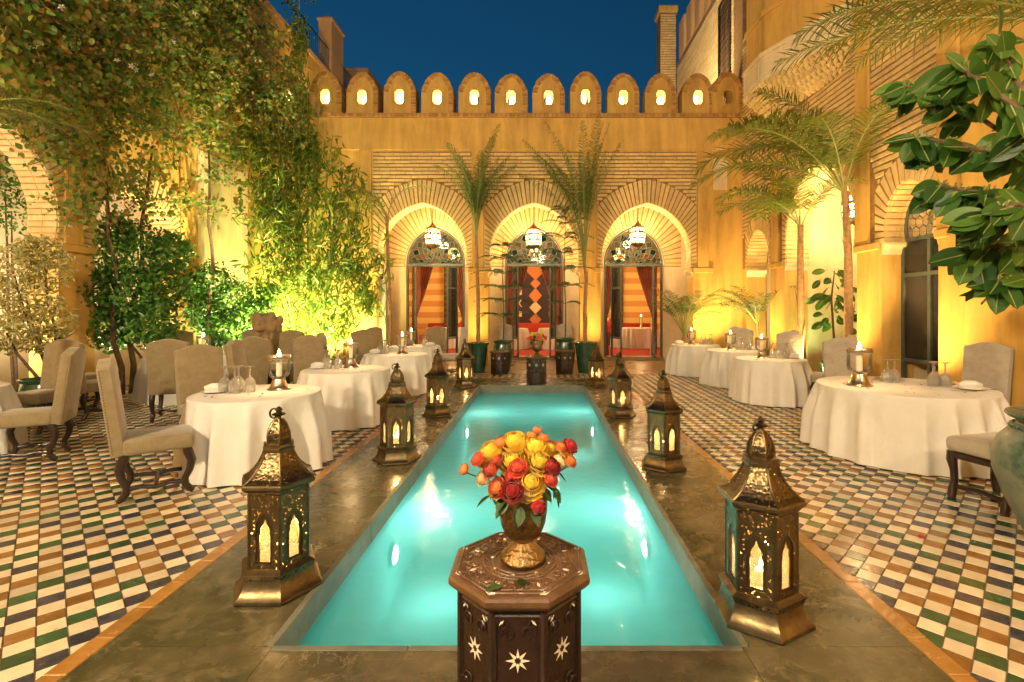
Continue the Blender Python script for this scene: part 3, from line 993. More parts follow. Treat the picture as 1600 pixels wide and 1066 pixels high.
mb = MB()
for (u0, u1) in ((7.22, 8.72), (9.08, 12.0), (12.38, FY - .01)):
    loops = [(u0, 2.80), (u1, 2.80), (u1, 9.3), (u0, 9.3)]
    cs = [(c, w, zs, za, ex, e) for (c, w, zs, za, ex, e) in RA if u0 < c < u1]
    c, w, zs, za, ex, e = cs[0]
    ap = [(c + u, z) for u, z in arch_pts(w, zs, za, e)]
    ap = [p for p in ap if p[1] > 2.80]
    loops = [(u0, 2.80)] + [(ap[0][0], 2.80)] + ap + [(ap[-1][0], 2.80)] + [(u1, 2.80), (u1, 9.3), (u0, 9.3)]
    mb.extrude([loops], lambda u, v, t: (-t, u, v), .001, .004)
mb.build('mortar_bed', M['mortar'], rbld, fix=False)
bx = []
for (u0, u1) in ((7.24, 8.70), (9.10, 11.98), (12.40, FY - .03)):
    bx += brick_boxes(u0, u1, 2.82, 9.2, skipR)
lay_bricks(rbld, bx, fnR, lambda b: (b[0] + b[2] * .8) if b[0] > 7.2 and (CY - (b[2] - 1.6) * FP / b[0]) > 0 else 99, nmax=300)
bx = brick_boxes(FY + .6, 20.9, 7.4, 12.0, lambda u, z: (15.05 < u < 15.95 and 7.6 < z < 11.4), course=.107, length=.6)
lay_bricks(rbld, bx, fnR, lambda b: 0, nmax=0)
for i, (c, w, zs, za, ex, e) in enumerate(RA):
    lay_voussoirs(rbld, voussoir_polys(w, zs, za, e, ringof[i], 1.42 if i == 1 else .74, 6.2), lambda u, z, t: (-t, u + c, z))
    sp = resample(arch_pts(w, zs, za, e, 60), .107)
    so = MB()
    for p, q in zip(sp[:-1], sp[1:]):
        d = Vector((0, q[0] - p[0], q[1] - p[1])).normalized(); nrm = Vector((0, d.z, -d.y))
        a = Vector((0, c + p[0], p[1])) + d * .010; b = Vector((0, c + q[0], q[1])) - d * .010
        for (x0, x1) in ((.006, .27), (.278, .544)):
            off = nrm * (.014 + rng.uniform(-.004, .004))
            if i == 2:
                cc = (a + b) / 2 + Vector(((x0 + x1) / 2, 0, 0)); s1 = MB()
                X0, X1 = Vector((x0, 0, 0)), Vector((x1, 0, 0))
                s1.hexa([a + X0 - cc, b + X0 - cc, b + X1 - cc, a + X1 - cc], [a + X0 + off - cc, b + X0 + off - cc, b + X1 + off - cc, a + X1 + off - cc])
                s1.build('soffit_brick', M['brick'], rbld, cc, fix=False)
            else:
                X0, X1 = Vector((x0, 0, 0)), Vector((x1, 0, 0))
                so.hexa([a + X0, b + X0, b + X1, a + X1], [a + X0 + off, b + X0 + off, b + X1 + off, a + X1 + off])
    if so.v:
        o = so.build('soffit_bricks', M['brick_s'], rbld, fix=False); o['kind'] = 'stuff'
    for sgn in (-1, 1):
        k = MB(); prof = [(0, 0), (.098, 0), (.092, -.03), (.06, -.06), (.03, -.10), (.012, -.17), (0, -.18)]
        k.extrude([[(c + sgn * (w + .10 - px), zs + pz) for px, pz in prof]], lambda u, v, t: (t, u, v), .004, .546)
        k.build('arch_bracket', M['cream'], rbld)
for a, b in strips:
    s_ = MB(); s_.span(-.055, -.002, a, b, 2.80, 9.35); s_.build('pilaster', M['ochre'], rbld, bevel=.008)
for (a, b) in ((8.46, 9.10), (11.78, 12.52), (7.02, 7.24)):
    s_ = MB(); s_.span(-.075, -.002, a, b, 2.66, 2.795); s_.build('impost', M['ochre'], rbld, bevel=.02)
# recesses behind the arches: back wall, ceiling and a bright niche
bk = MB(); bk.span(1.75, 1.9, 6.9, 14.0, 0, 5.2); bk.build('recess_back_wall', M['cream'], rbld)
bk = MB(); bk.span(.56, 1.75, 6.9, 14.0, 5.0, 5.15); bk.build('recess_ceiling', M['cream'], rbld)
for (a, b) in ((8.45, 8.60), (11.95, 12.1)):
    bk = MB(); bk.span(.56, 1.748, a, b, .004, 4.998); bk.build('recess_partition', M['cream'], rbld)
bk = MB(); bk.span(.56, 1.748, 6.75, 6.898, .004, 5.15); bk.span(.56, 1.9, 14.0, 14.15, .004, 5.15); bk.build('recess_end_wall', M['cream'], rbld)
fl2 = MB(); fl2.span(.002, 1.75, 6.9, 14.0, -.02, .006); fl2.build('recess_floor', M['terrace'], rbld)
# arched niche in the recess wall
nq = arch_pts(.42, 2.1, 2.75, .1, 12)
nf = MB(); nf.extrude([[(u * 1.25, 2.0 + (z - 2.0) * 1.18) for u, z in nq] + [(.53, 1.0), (-.53, 1.0)], nq + [(.42, 1.06), (-.42, 1.06)]], lambda u, v, t: (1.748 - t, 10.6 + u, v), .0, .05)
nf.build('niche_surround', M['brick'], rbld)
# glazed screen in the near narrow arch
gd = thing('garden_door', 'dark iron glazed door with leaded panes in the narrow right arch', 'door', (RX + .36, 7.84, 0))
f = MB()
for u in (-.57, 0, .57): f.span(-.03, .03, u - .028, u + .028, .01, 2.80)
for z in (.02, .75, 2.18, 2.77): f.span(-.028, .028, -.57, .57, z, z + .06)
ap = arch_pts(.49, 2.80, 3.68, .22, 14)
f.tube([(0, u, z) for u, z in ap], .03, 6)
f.build('door_frame', M['irongreen'], gd)
for (u0, u1) in ((-.545, -.026), (.026, .545)):
    for (z0, z1) in ((.81, 2.18), (2.24, 2.77)):
        g = MB(); g.span(-.004, .004, u0, u1, z0, z1); g.build('pane', M['doorglass'], gd, fix=False)
ld = MB()
for i in range(-3, 4):
    for j in range(0, 5):
        cu, cz_ = i * .15 + (.075 if j % 2 else 0), 2.90 + j * .16
        if not in_arch(cu, cz_, 0, .46, 2.80, 3.64, .22, -.04): continue
        hexp = [(cu + .085 * math.cos(R(90 + 60 * q)), cz_ + .1 * math.sin(R(90 + 60 * q))) for q in range(6)]
        pm = MB(); pm.extrude([[(a - cu, b - cz_) for a, b in hexp]], lambda u, v, t: (t, u, v), -.004, .004)
        pm.build('pane', M[('fan_a', 'fan_b', 'doorglass')[(i + j) % 3]], gd, (0, cu, cz_), fix=False)
        for q in range(6):
            a, b = hexp[q], hexp[(q + 1) % 6]; ld.tube([(0, a[0], a[1]), (0, b[0], b[1])], .010, 4)
ld.build('lead_tracery', M['irongreen'], gd, fix=False)

# ---- corbelled bay high on the right wall
bay = thing('corbelled_bay', 'projecting carved bay on stepped corbels high on the right wall', 'bay window', (0, 0, 0))
plan = [(5.862, 12.75), (5.05, 12.15), (5.05, 11.2), (5.862, 9.2)]


def bayp(z, s, thick=0):      # plan shrunk towards the wall by s
    return [(5.862 - (5.862 - x) * s, 11.0 + (y - 11.0) * (.86 + .14 * s), z) for x, y in plan]


def ringb(b, z0, s0, z1, s1):
    b.add(bayp(z0, s0) + bayp(z1, s1), [(0, 1, 2, 3), (7, 6, 5, 4), (0, 4, 5, 1), (1, 5, 6, 2), (2, 6, 7, 3), (3, 7, 4, 0)])


b = MB(); ringb(b, 6.8, 1.0, 7.36, 1.0); b.build('frieze', M['cream'], bay)
b = MB(); ringb(b, 7.362, 1.06, 7.46, 1.06); b.build('cornice', M['cream'], bay, bevel=.02)
b = MB(); ringb(b, 7.462, .92, 9.3, .92); b.build('parapet', M['ochre'], bay)
b = MB(); ringb(b, 8.3, 1.0, 8.42, 1.0); b.build('moulding', M['ochre'], bay, bevel=.02)
for seg_ in range(3):
    (xa, ya), (xb, yb) = plan[seg_], plan[seg_ + 1]
    L_ = math.hypot(xb - xa, yb - ya); nx, ny = (yb - ya) / L_, -(xb - xa) / L_
    if nx > 0: nx, ny = -nx, -ny
    npan = max(1, int(L_ / .75))
    for i in range(npan):
        f0, f1 = (i + .1) / npan, (i + .9) / npan
        p0 = Vector((xa + (xb - xa) * f0, ya + (yb - ya) * f0, 0)); p1 = Vector((xa + (xb - xa) * f1, ya + (yb - ya) * f1, 0)); nn = Vector((nx, ny, 0))
        m_ = MB(); m_.hexa([p0 + Vector((0, 0, 6.88)), p1 + Vector((0, 0, 6.88)), p1 + Vector((0, 0, 7.28)), p0 + Vector((0, 0, 7.28))],
                           [q + nn * .025 + Vector((0, 0, z)) for q, z in ((p0, 6.9), (p1, 6.9), (p1, 7.26), (p0, 7.26))])
        m_.build('frieze_panel', M['cream'], bay)
# muqarnas: rows of little wedge corbels stepping back to the wall
corb_me = None
rows = 6
for r in range(rows):
    s0 = 1.0 - r * .15; z1 = 6.798 - r * .10; z0 = z1 - .098
    pl = bayp(0, s0)
    core = MB(); ringb(core, z0, max(.05, s0 - .16), z1, s0 - .04); core.build('corbel_core', M['mortar'], bay)
    for k in range(3):
        a, b2 = Vector(pl[k][:2]), Vector(pl[k + 1][:2])
        L_ = (b2 - a).length; n = max(1, int(L_ / .13)); t_ = (b2 - a) / L_
        nv = Vector((t_.y, -t_.x))
        if nv.x > 0: nv = -nv
        for i in range(n):
            c = a + t_ * (L_ * (i + .5 + (.25 if r % 2 else -.1)) / n)
            if corb_me is None:
                cm_ = MB(); cm_.add([(-.052, .06, 0), (.052, .06, 0), (.045, -.05, .098), (-.045, -.05, .098), (-.052, .06, .098), (.052, .06, .098), (0, -.005, .0)],
                                    [(0, 6, 3, 4), (6, 1, 5, 2), (6, 2, 3), (3, 2, 5, 4), (0, 1, 6), (0, 4, 5, 1)])
                corb_me = cm_.mesh('corbel', M['brick'])
            link_mesh('corbel', corb_me, bay, (c.x, c.y, z0), (0, 0, math.atan2(nv.y, nv.x) + PI / 2))

# ---- upper storeys behind the arcade on the right: tower, battlements, iron window
tw = thing('brick_tower', 'slim square brick tower rising behind the right battlements', 'tower', (5.5, 21.3, 0))
b = MB(); b.span(-.33, .33, -.33, .33, 6, 14.3); b.build('shaft', M['mortar'], tw)
b = MB(); b.span(-.42, .42, -.42, .42, 14.3, 14.6); b.build('cap', M['ochre'], tw, bevel=.05)
bxs = brick_boxes(-.33, .33, 7.5, 14.25, lambda u, z: False, length=.33)
lay_bricks(tw, bxs, lambda u, z, t: (u, -.33 - t, z), lambda b: 0, nmax=0)
par = MB()
uy = 15.0
for i in range(6):
    m_ = MB(); m_.span(.02, .48, -.38, .38, 0, 1.7); m_.build('merlon', M['orange_far'], rbld, (0, 15.2 + i * 1.05, 12.1), bevel=.12, bseg=2)
gw = thing('iron_window_grille', 'black iron lattice window beside the upper right battlement', 'window', (RX - .03, 15.5, 7.6))
b = MB()
for i in range(9): b.tube([(0, -.42 + i * .105, 0), (0, -.42 + i * .105, 3.8)], .012, 4)
for i in range(20): b.tube([(0, -.44, i * .2), (0, .44, i * .2)], .010, 4)
b.build('lattice', M['darkwood'], gw, fix=False)
b = MB(); b.span(.034, .06, -.44, .44, 0, 3.8); b.build('dark_pane', M['darkwood'], gw)
b = MB(); b.span(-.03, .028, -.50, -.445, -.05, 3.85); b.span(-.03, .028, .445, .5, -.05, 3.85); b.span(-.03, .028, -.44, .44, 3.81, 3.87); b.build('window_frame', M['darkwood'], gw)

# ------------------------------------------------------------------ left hand garden wall
LX = -8.4
LA = [(7.2, 1.34, 2.75, 4.75, .08, .45), (10.35, .95, 2.75, 4.1, .08, .4)]
lw = thing('garden_wall', 'high ochre wall with brick arches on the left behind the planting', 'wall', (LX, 0, 0))
body = MB(); body.extrude([notch_wall(-4, 24.0, 11.0, LA)], lambda u, v, t: (-t, u, v), 0, .52); body.build('wall', M['ochre'], lw)
b = MB(); b.span(-.56, .05, 11, 24, 11.0, 11.2); b.build('wall_coping', M['orange_far'], lw, bevel=.03)
for i, (c, w, zs, za, ex, e) in enumerate(LA):
    lay_voussoirs(lw, voussoir_polys(w, zs, za, e, .5, 1.36 + .25, 6.2), lambda u, z, t: (t, u + c, z))
    sp = resample(arch_pts(w, zs, za, e, 60), .107)
    for p, q in zip(sp[:-1], sp[1:]):
        d = Vector((0, q[0] - p[0], q[1] - p[1])).normalized(); nrm = Vector((0, d.z, -d.y))
        a = Vector((0, c + p[0], p[1])) + d * .010; b = Vector((0, c + q[0], q[1])) - d * .010
        for (x0, x1) in ((-.25, -.006), (-.514, -.258)):
            off = nrm * (.014 + rng.uniform(-.004, .004)); cc = (a + b) / 2 + Vector(((x0 + x1) / 2, 0, 0)); s1 = MB()
            X0, X1 = Vector((x0, 0, 0)), Vector((x1, 0, 0))
            s1.hexa([a + X0 - cc, b + X0 - cc, b + X1 - cc, a + X1 - cc], [a + X0 + off - cc, b + X0 + off - cc, b + X1 + off - cc, a + X1 + off - cc])
            s1.build('soffit_brick', M['brick'], lw, cc, fix=False)
for (a, b_) in ((8.70, 9.05), (11.5, 11.8)):
    s_ = MB(); s_.span(.002, .05, a, b_, 2.80, 9); s_.build('pilaster', M['ochre'], lw, bevel=.008)
for (a, b_) in ((8.56, 9.40), (11.32, 12.1)):
    s_ = MB(); s_.span(.002, .07, a, b_, 2.66, 2.795); s_.build('impost', M['ochre'], lw, bevel=.02)
b = MB(); b.span(.002, .014, 12.12, FY - .01, .004, 5.6); b.build('cream_panel', M['cream'], lw)
b = MB(); b.span(-2.2, -2.05, 4, 12.2, 0, 6); b.build('passage_back_wall', M['cream'], lw)
b = MB(); b.span(-2.05, -.53, 4, 4.15, 0, 6); b.span(-2.05, -.53, 12.0, 12.15, 0, 6); b.build('passage_end_wall', M['cream'], lw)
b = MB(); b.span(-2.05, -.53, 4.0, 12.1, -.02, .006); b.build('passage_floor', M['terrace'], lw)
b = MB(); b.span(-2.05, -.53, 4.0, 12.1, 5.4, 5.5); b.build('passage_ceiling', M['cream'], lw)

pil = thing('parapet_pillar', 'square plastered pillar with a sloping cap on the left roof terrace', 'pillar', (-8.68, 20.6, 11.2))
b = MB(); b.span(-.27, .27, -.6, .6, 0, 2.2); b.build('shaft', M['orange_far'], pil)
b = MB(); b.span(-.33, .33, -.66, .66, 2.2, 2.32); b.build('cap', M['orange_far'], pil, bevel=.03)
b = MB(); b.add([(-.27, -.6, 2.322), (.27, -.6, 2.322), (.27, .6, 2.322), (-.27, .6, 2.322), (0, -.3, 2.6), (0, .3, 2.6)], [(0, 1, 4), (1, 2, 5, 4), (2, 3, 5), (3, 0, 4, 5), (3, 2, 1, 0)])
b.build('peak', M['orange_far'], pil)
for (y0, y1, lab) in ((17.3, 19.9, 'thin grey railing on the left roof edge before the pillar'), (21.3, 24.0, 'thin grey railing on the left roof edge beyond the pillar')):
    rl = thing('roof_railing', lab, 'railing', (-8.5, y0, 11.2), 0, 'railings on the left roof edge')
    b = MB(); b.tube([(0, 0, 1.0), (0, y1 - y0, 1.0)], .025, 6); b.tube([(0, 0, .08), (0, y1 - y0, .08)], .02, 6); b.build('rail', M['pewter'], rl)
    n = int((y1 - y0) / .16)
    bm_ = MB(); bm_.tube([(0, 0, .08), (0, 0, 1.0)], .011, 5); bme_ = bm_.mesh('baluster', M['pewter'])
    for i in range(n + 1): link_mesh('baluster', bme_, rl, (0, (y1 - y0) * i / n, 0))
fh = thing('roof_house', 'pinkish plaster roof house behind the left railing', 'building', (-9.5, 25.5, 0))
b = MB(); b.span(-1.2, 1.1, -1.3, 5.5, 8, 13.4); b.build('wall', M['pinkwall'], fh)
b = MB(); b.span(-1.25, 1.15, -1.35, 5.55, 13.4, 13.55); b.build('roof_edge', M['pinkwall'], fh, bevel=.03)
# ================================================================== lamps
WARM = (1.0, .60, .25)
CANDLE = 9.0


def perforated(name, c1, c2, scale, size):
    m, nt, N, L, b = new_mat(name)
    tc = N.new('ShaderNodeTexCoord')
    no = N.new('ShaderNodeTexNoise'); no.inputs['Scale'].default_value = 12; L.new(tc.outputs['Object'], no.inputs['Vector'])
    mx = N.new('ShaderNodeMix'); mx.data_type = 'RGBA'; mx.inputs[6].default_value = (*c1, 1); mx.inputs[7].default_value = (*c2, 1)
    L.new(no.outputs['Fac'], mx.inputs[0]); L.new(mx.outputs[2], b.inputs['Base Color'])
    b.inputs['Metallic'].default_value = 1; b.inputs['Roughness'].default_value = .36
    vo = N.new('ShaderNodeTexVoronoi'); vo.inputs['Scale'].default_value = scale; L.new(tc.outputs['Object'], vo.inputs['Vector'])
    lt = N.new('ShaderNodeMath'); lt.operation = 'LESS_THAN'; lt.inputs[1].default_value = size; L.new(vo.outputs['Distance'], lt.inputs[0])
    bp = N.new('ShaderNodeBump'); bp.inputs['Strength'].default_value = .6; bp.inputs['Distance'].default_value = .004
    L.new(vo.outputs['Distance'], bp.inputs['Height']); L.new(bp.outputs[0], b.inputs['Normal'])
    tr = N.new('ShaderNodeBsdfTransparent')
    ms = N.new('ShaderNodeMixShader'); L.new(lt.outputs[0], ms.inputs[0]); L.new(b.outputs[0], ms.inputs[1]); L.new(tr.outputs[0], ms.inputs[2])
    L.new(ms.outputs[0], N['Material Output'].inputs['Surface'])
    return m


M['perf'] = perforated('pierced_brass', (.25, .185, .095), (.13, .095, .048), 62, .36)
M['perf_roof'] = perforated('pierced_dark_brass', (.17, .125, .065), (.095, .068, .034), 58, .27)


M['liner'] = clear('glow_liner', (.95, .88, .72), .4, .2, .03, (1, .80, .50))  # sheet added inside the lanterns to catch candlelight behind the piercings


def hexring(b, prof, m=0, capb=False, capt=False):
    b.lathe(prof, 6, m=m, capb=capb, capt=capt)


def lobed(hw, z0, z1, z2):
    """pointed, lobed little window outline"""
    r = [(hw, z0), (hw, z1), (hw * .82, z1 + .014), (hw * .92, z1 + .030), (hw * .62, z1 + .052), (hw * .30, z2 - .03), (0, z2)]
    return r + [(-u, z) for u, z in reversed(r[:-1])]


def pointed(hw, z0, z1, z2):
    r = [(hw, z0), (hw, z1), (hw * .93, z1 + (z2 - z1) * .3), (hw * .70, z1 + (z2 - z1) * .58), (hw * .36, z1 + (z2 - z1) * .83), (0, z2)]
    return r + [(-u, z) for u, z in reversed(r[:-1])]


def flame_mesh():
    b = MB(); b.lathe([(.001, -.006), (.006, .0), (.009, .010), (.008, .020), (.004, .032), (.001, .042)], 10)
    return b.mesh('flame', M['flame'], smooth=60)


FLAME = flame_mesh()


def make_lantern():
    t = thing('floor_lantern', 'lantern', 'lantern')
    b = MB()
    hexring(b, [(.25, 0), (.255, .008), (.252, .02), (.232, .032), (.212, .06), (.200, .095), (.197, .112)], capb=True)
    b.build('base', M['brass'], t, smooth=25)
    b = MB(); hexring(b, [(.192, .112), (.206, .118), (.206, .140)]); b.build('base_band', M['perf'], t)
    b = MB(); hexring(b, [(.212, .139), (.214, .150), (.196, .158), (.182, .166)], capt=True); b.build('base_ledge', M['brass'], t, smooth=25)
    r = .171; ap_ = r * math.cos(R(30))
    z0, z1 = .165, .575
    hw = r / 2
    pl = MB(); pl.extrude([[(-hw + .008, z0), (hw - .008, z0), (hw - .008, z1), (-hw + .008, z1)], pointed(.050, .195, .395, .475)], lambda u, v, s: (u, s, v), -.004, 0)
    pl_me = pl.mesh('panel', M['perf'])
    fr0 = MB(); fr0.extrude([pointed(.052, .193, .396, .478), lobed(.030, .205, .350, .445)], lambda u, v, s: (u, s, v), .002, .008)
    fr_me2 = fr0.mesh('window_frame', M['bronze'])
    pa = MB(); pa.extrude([lobed(.032, .203, .352, .448)], lambda u, v, s: (u, s, v), .009, .012); pa_me = pa.mesh('pane', M['pane'])
    po = MB(); po.tube([(0, 0, z0), (0, 0, z1)], .012, 6); po_me = po.mesh('corner_post', M['brass'])
    for k in range(6):
        a = R(30 + 60 * k)
        o = link_mesh('panel', pl_me, t, (ap_ * math.cos(a), ap_ * math.sin(a), 0), (0, 0, a + PI / 2))
        link_mesh('window_frame', fr_me2, o); link_mesh('pane', pa_me, o)
        c = R(60 * k); link_mesh('corner_post', po_me, t, (r * .985 * math.cos(c), r * .985 * math.sin(c), 0))
    b = MB(); hexring(b, [(.140, .17), (.140, .57)]); b.build('added_liner', M['liner'], t, fix=False)  # added so the pierced holes look lit from inside
    b = MB(); hexring(b, [(.168, .572), (.176, .58), (.178, .592)]); b.build('frieze', M['perf'], t)
    b = MB(); hexring(b, [(.178, .590), (.198, .600), (.212, .612), (.214, .628), (.205, .636)], capb=False); b.build('eave', M['brass'], t, smooth=25)
    b = MB(); hexring(b, [(.205, .636), (.170, .655), (.142, .682), (.116, .715), (.096, .752), (.082, .790)])
    b.build('roof', M['perf_roof'], t)
    rb_ = MB()
    for k in range(6):
        c = R(60 * k)
        rb_.tube([(q * math.cos(c), q * math.sin(c), z) for q, z in ((.207, .637), (.172, .656), (.144, .683), (.118, .716), (.098, .753), (.084, .790))], .006, 5)
        rb_.tube([(q * math.cos(c), q * math.sin(c), z) for q, z in ((.067, .838), (.069, .862), (.064, .895), (.048, .935), (.024, .968))], .0045, 5)
    rb_.build('roof_ribs', M['brass'], t, smooth=60, fix=False)
    b = MB(); hexring(b, [(.082, .788), (.092, .792), (.094, .806), (.086, .812), (.086, .826), (.090, .832), (.068, .838)], capt=True, capb=True)
    b.build('collar', M['brass'], t, smooth=25)
    b = MB(); hexring(b, [(.065, .838), (.067, .862), (.062, .895), (.046, .935), (.022, .968)], capt=True); b.build('dome', M['perf_roof'], t)
    b = MB(); b.lathe([(.030, .958), (.014, .972), (.012, .984), (.034, .990), (.038, .996), (.030, 1.002), (.014, 1.006), (.018, 1.016), (.020, 1.024), (.012, 1.034), (.004, 1.040)], 14, capb=True, capt=True)
    b.build('finial', M['bronze'], t, smooth=50)
    b = MB(); b.tube([(.022 * math.cos(q), 0, .030 * math.sin(q)) for q in [2 * PI * i / 18 for i in range(19)]], .006, 6, cap=False)
    b.build('hanging_ring', M['bronze'], t, (-.030, 0, 1.000), (R(12), R(25), 0), smooth=60, fix=False)
    b = MB(); b.lathe([(.026, .168), (.026, .235), (.006, .238)], 14, capb=True, capt=True); cd = b.build('candle', M['wax'], t, smooth=40)
    link_mesh('flame', FLAME, cd, (0, 0, .248), (0, 0, 0), (1.2, 1.2, 1.2))
    lamp_light('candle_light', cd, (0, 0, .275), 7.0, WARM, .02)
    return t


lan = make_lantern()
LN = [(-1.52, 2.88, R(0), 1, 'tall pierced brass lantern nearest the camera on the left of the pool'),
      (1.17, 2.60, R(28), 1, 'tall pierced brass lantern nearest the camera on the right of the pool'),
      (-1.53, 5.32, R(12), 1, 'second brass lantern from the camera on the left of the pool'),
      (1.29, 5.10, R(20), .95, 'second brass lantern from the camera on the right of the pool'),
      (-1.565, 7.63, R(33), .98, 'third brass lantern from the camera on the left of the pool'),
      (1.25, 7.58, R(5), .93, 'third brass lantern from the camera on the right of the pool'),
      (-1.57, 10.5, R(20), .97, 'farthest brass lantern on the left beside the pool corner'),
      (1.247, 10.67, R(15), .90, 'farthest brass lantern on the right beside the pool corner')]
cm = children_map()
for i, (x, y, rz, s, lab) in enumerate(LN):
    o = lan if i == 0 else dup(lan, (x, y, .004), rz, cmap=cm)
    o.location = (x, y, .004); o.rotation_euler = (0, 0, rz); o.scale = (1, 1, s); tag(o, lab, 'lantern', 'brass lanterns along the pool')


def make_hanging():
    t = thing('hanging_lantern', 'lamp', 'hanging lamp')
    b = MB()
    for i in range(9):
        b.tube([(.018 * math.cos(q) * (1 if i % 2 else .3), .018 * math.cos(q) * (.3 if i % 2 else 1), .62 + i * .055 + .034 * math.sin(q)) for q in [2 * PI * k / 8 for k in range(9)]], .006, 4, cap=False)
    b.build('chain', M['bronze'], t, fix=False)
    b = MB(); b.lathe([(.02, .60), (.03, .57), (.05, .545), (.10, .50), (.125, .455), (.13, .44)], 16, capt=False); b.build('cap', M['brass'], t, smooth=40)
    f = MB()
    for z in (.0, .14, .28, .42):
        f.lathe([(.232 if z in (.14, .28) else .20, z - .008), (.244 if z in (.14, .28) else .212, z + .012), (.232 if z in (.14, .28) else .20, z + .034)], 12)
    for k in range(12):
        a = 2 * PI * k / 12
        f.tube([(.20 * math.cos(a), .20 * math.sin(a), 0), (.236 * math.cos(a), .236 * math.sin(a), .14), (.236 * math.cos(a), .236 * math.sin(a), .29), (.20 * math.cos(a), .20 * math.sin(a), .43)], .013, 4)
    f.lathe([(.2, 0), (.12, -.05), (.03, -.075), (.001, -.10)], 12)
    f.build('cage', M['brass'], t, fix=False)
    for z0_, z1_, r0, r1 in ((.02, .14, .198, .23), (.165, .28, .23, .23), (.305, .42, .23, .198)):
        for k in range(12):
            a0, a1 = 2 * PI * (k + .04) / 12, 2 * PI * (k + .96) / 12
            g = MB(); g.add([(r0 * math.cos(a0), r0 * math.sin(a0), z0_), (r0 * math.cos(a1), r0 * math.sin(a1), z0_), (r1 * math.cos(a1), r1 * math.sin(a1), z1_), (r1 * math.cos(a0), r1 * math.sin(a0), z1_)], [(0, 1, 2, 3)])
            g.build('pane', M['lampglass'], t, fix=False)
    b = MB(); b.lathe([(.001, .10), (.03, .11), (.055, .16), (.06, .22), (.04, .28), (.02, .31), (.018, .36)], 14, capt=True); b.build('bulb', M['bulb2'], t, smooth=60)
    lamp_light('lamp_light', t, (0, 0, .21), 1.0, (1, .70, .36), .14)
    return t


M['lampglass'] = clear('lamp_frosted_glass', (.95, .92, .85), .6, .15, .05, (1, .95, .85))
M['bulb2'] = emit('bright_bulb', (1.0, .80, .50), 30.0)
hang = make_hanging()
cm = children_map()
HL = [((-3.28, 15.2, 3.62), 190, 'glass and brass lantern hanging in the left arch'),
      ((-.16, 15.2, 3.60), 190, 'glass and brass lantern hanging in the middle arch'),
      ((3.05, 15.2, 3.66), 190, 'glass and brass lantern hanging in the right arch'),
      ((6.75, 10.55, 3.55), 120, 'glass and brass lantern glimpsed through the wide arch in the right wall')]
for i, (loc, wt, lab) in enumerate(HL):
    o = hang if i == 0 else dup(hang, loc, 0, cmap=cm)
    o.location = loc; o.scale = (1, 1, 1.22); tag(o, lab, 'hanging lamp', 'glass lanterns hanging in the arches')
for o in bpy.data.objects:
    if o.type == 'LIGHT' and o.name.startswith('lamp_light'):
        o.data = o.data.copy(); o.data.energy = 120 if o.parent and o.parent.location.x > 5 else 190

# ================================================================== chairs
def make_chair(mat):
    t = thing('dining_chair', 'chair', 'chair')
    s = MB(); s.span(-.25, .25, -.22, .27, .40, .535); s.build('seat', mat, t, bevel=.035, bseg=3, smooth=60)
    # camel-backed backrest
    w, h = .245, .80
    top = [(w, h - .075), (w * .93, h - .055), (w * .72, h - .045), (w * .50, h - .025), (w * .25, h - .006), (0, h)]
    out = [(-w + .01, 0), (w - .01, 0)] + top + [(-u, z) for u, z in reversed(top[:-1])]
    bk = MB(); bk.extrude([out], lambda u, v, q: (u, q, v), -.045, .045)
    br = bk.build('backrest', mat, t, (0, -.245, .405), (R(7), 0, 0), bevel=.022, bseg=3, smooth=60)
    nb = MB()
    for sd in (-1, 1):
        for yy in (-.030, ):
            for i in range(30):
                z = .03 + i * .0235
                c = Vector((sd * (w + .0005 - (.01 * (1 - z / .72) if z < .72 else 0)), yy, z))
                nb.add([c + Vector((0, .007, 0)), c + Vector((0, 0, .007)), c + Vector((0, -.007, 0)), c + Vector((0, 0, -.007)), c + Vector((sd * .006, 0, 0))], [(0, 1, 4), (1, 2, 4), (2, 3, 4), (3, 0, 4)])
    nb.build('nail_trim', M['nail'], br, fix=False)['kind'] = 'stuff'
    # sheep-bone legs and curved stretchers
    def leg(x, y, sy):
        b = MB()
        pts = [(x, y, .41), (x, y + sy * .012, .36), (x, y + sy * .035, .29), (x, y + sy * .020, .21), (x, y - sy * .012, .14), (x, y - sy * .010, .085), (x, y + sy * .018, .045), (x, y + sy * .045, .022)]
        b.tube(pts, [.036, .037, .034, .029, .027, .029, .030, .020], 8)
        b.build('leg', M['darkwood'], t, smooth=60)
    for x in (-.205, .205):
        leg(x, .215, 1); leg(x, -.205, -1)
        b = MB(); b.tube([(x, -.20, .115), (x, -.1, .125), (x, 0, .105), (x, .1, .125), (x, .205, .115)], [.020, .017, .021, .017, .020], 8); b.build('stretcher', M['darkwood'], t, smooth=60)
    b = MB(); b.tube([(-.205, 0, .112), (-.1, 0, .13), (0, 0, .108), (.1, 0, .13), (.205, 0, .112)], [.018, .015, .02, .015, .018], 8); b.build('stretcher', M['darkwood'], t, smooth=60)
    return t


M['greychair'] = pbr('grey_upholstery', (.36, .32, .26), (.42, .38, .31), scale=14, rough=.9, bump=.32, bscale=9, sheen=.3, bdist=.03, c3=(.29, .25, .20), s3=5, t3=(.5, .8))
chL = make_chair(M['taupe']); chR = make_chair(M['greychair'])
cm = children_map()


def face(x, y, tx, ty):       # chair at x, y looks at tx, ty
    return math.atan2(ty - y, tx - x) - PI / 2


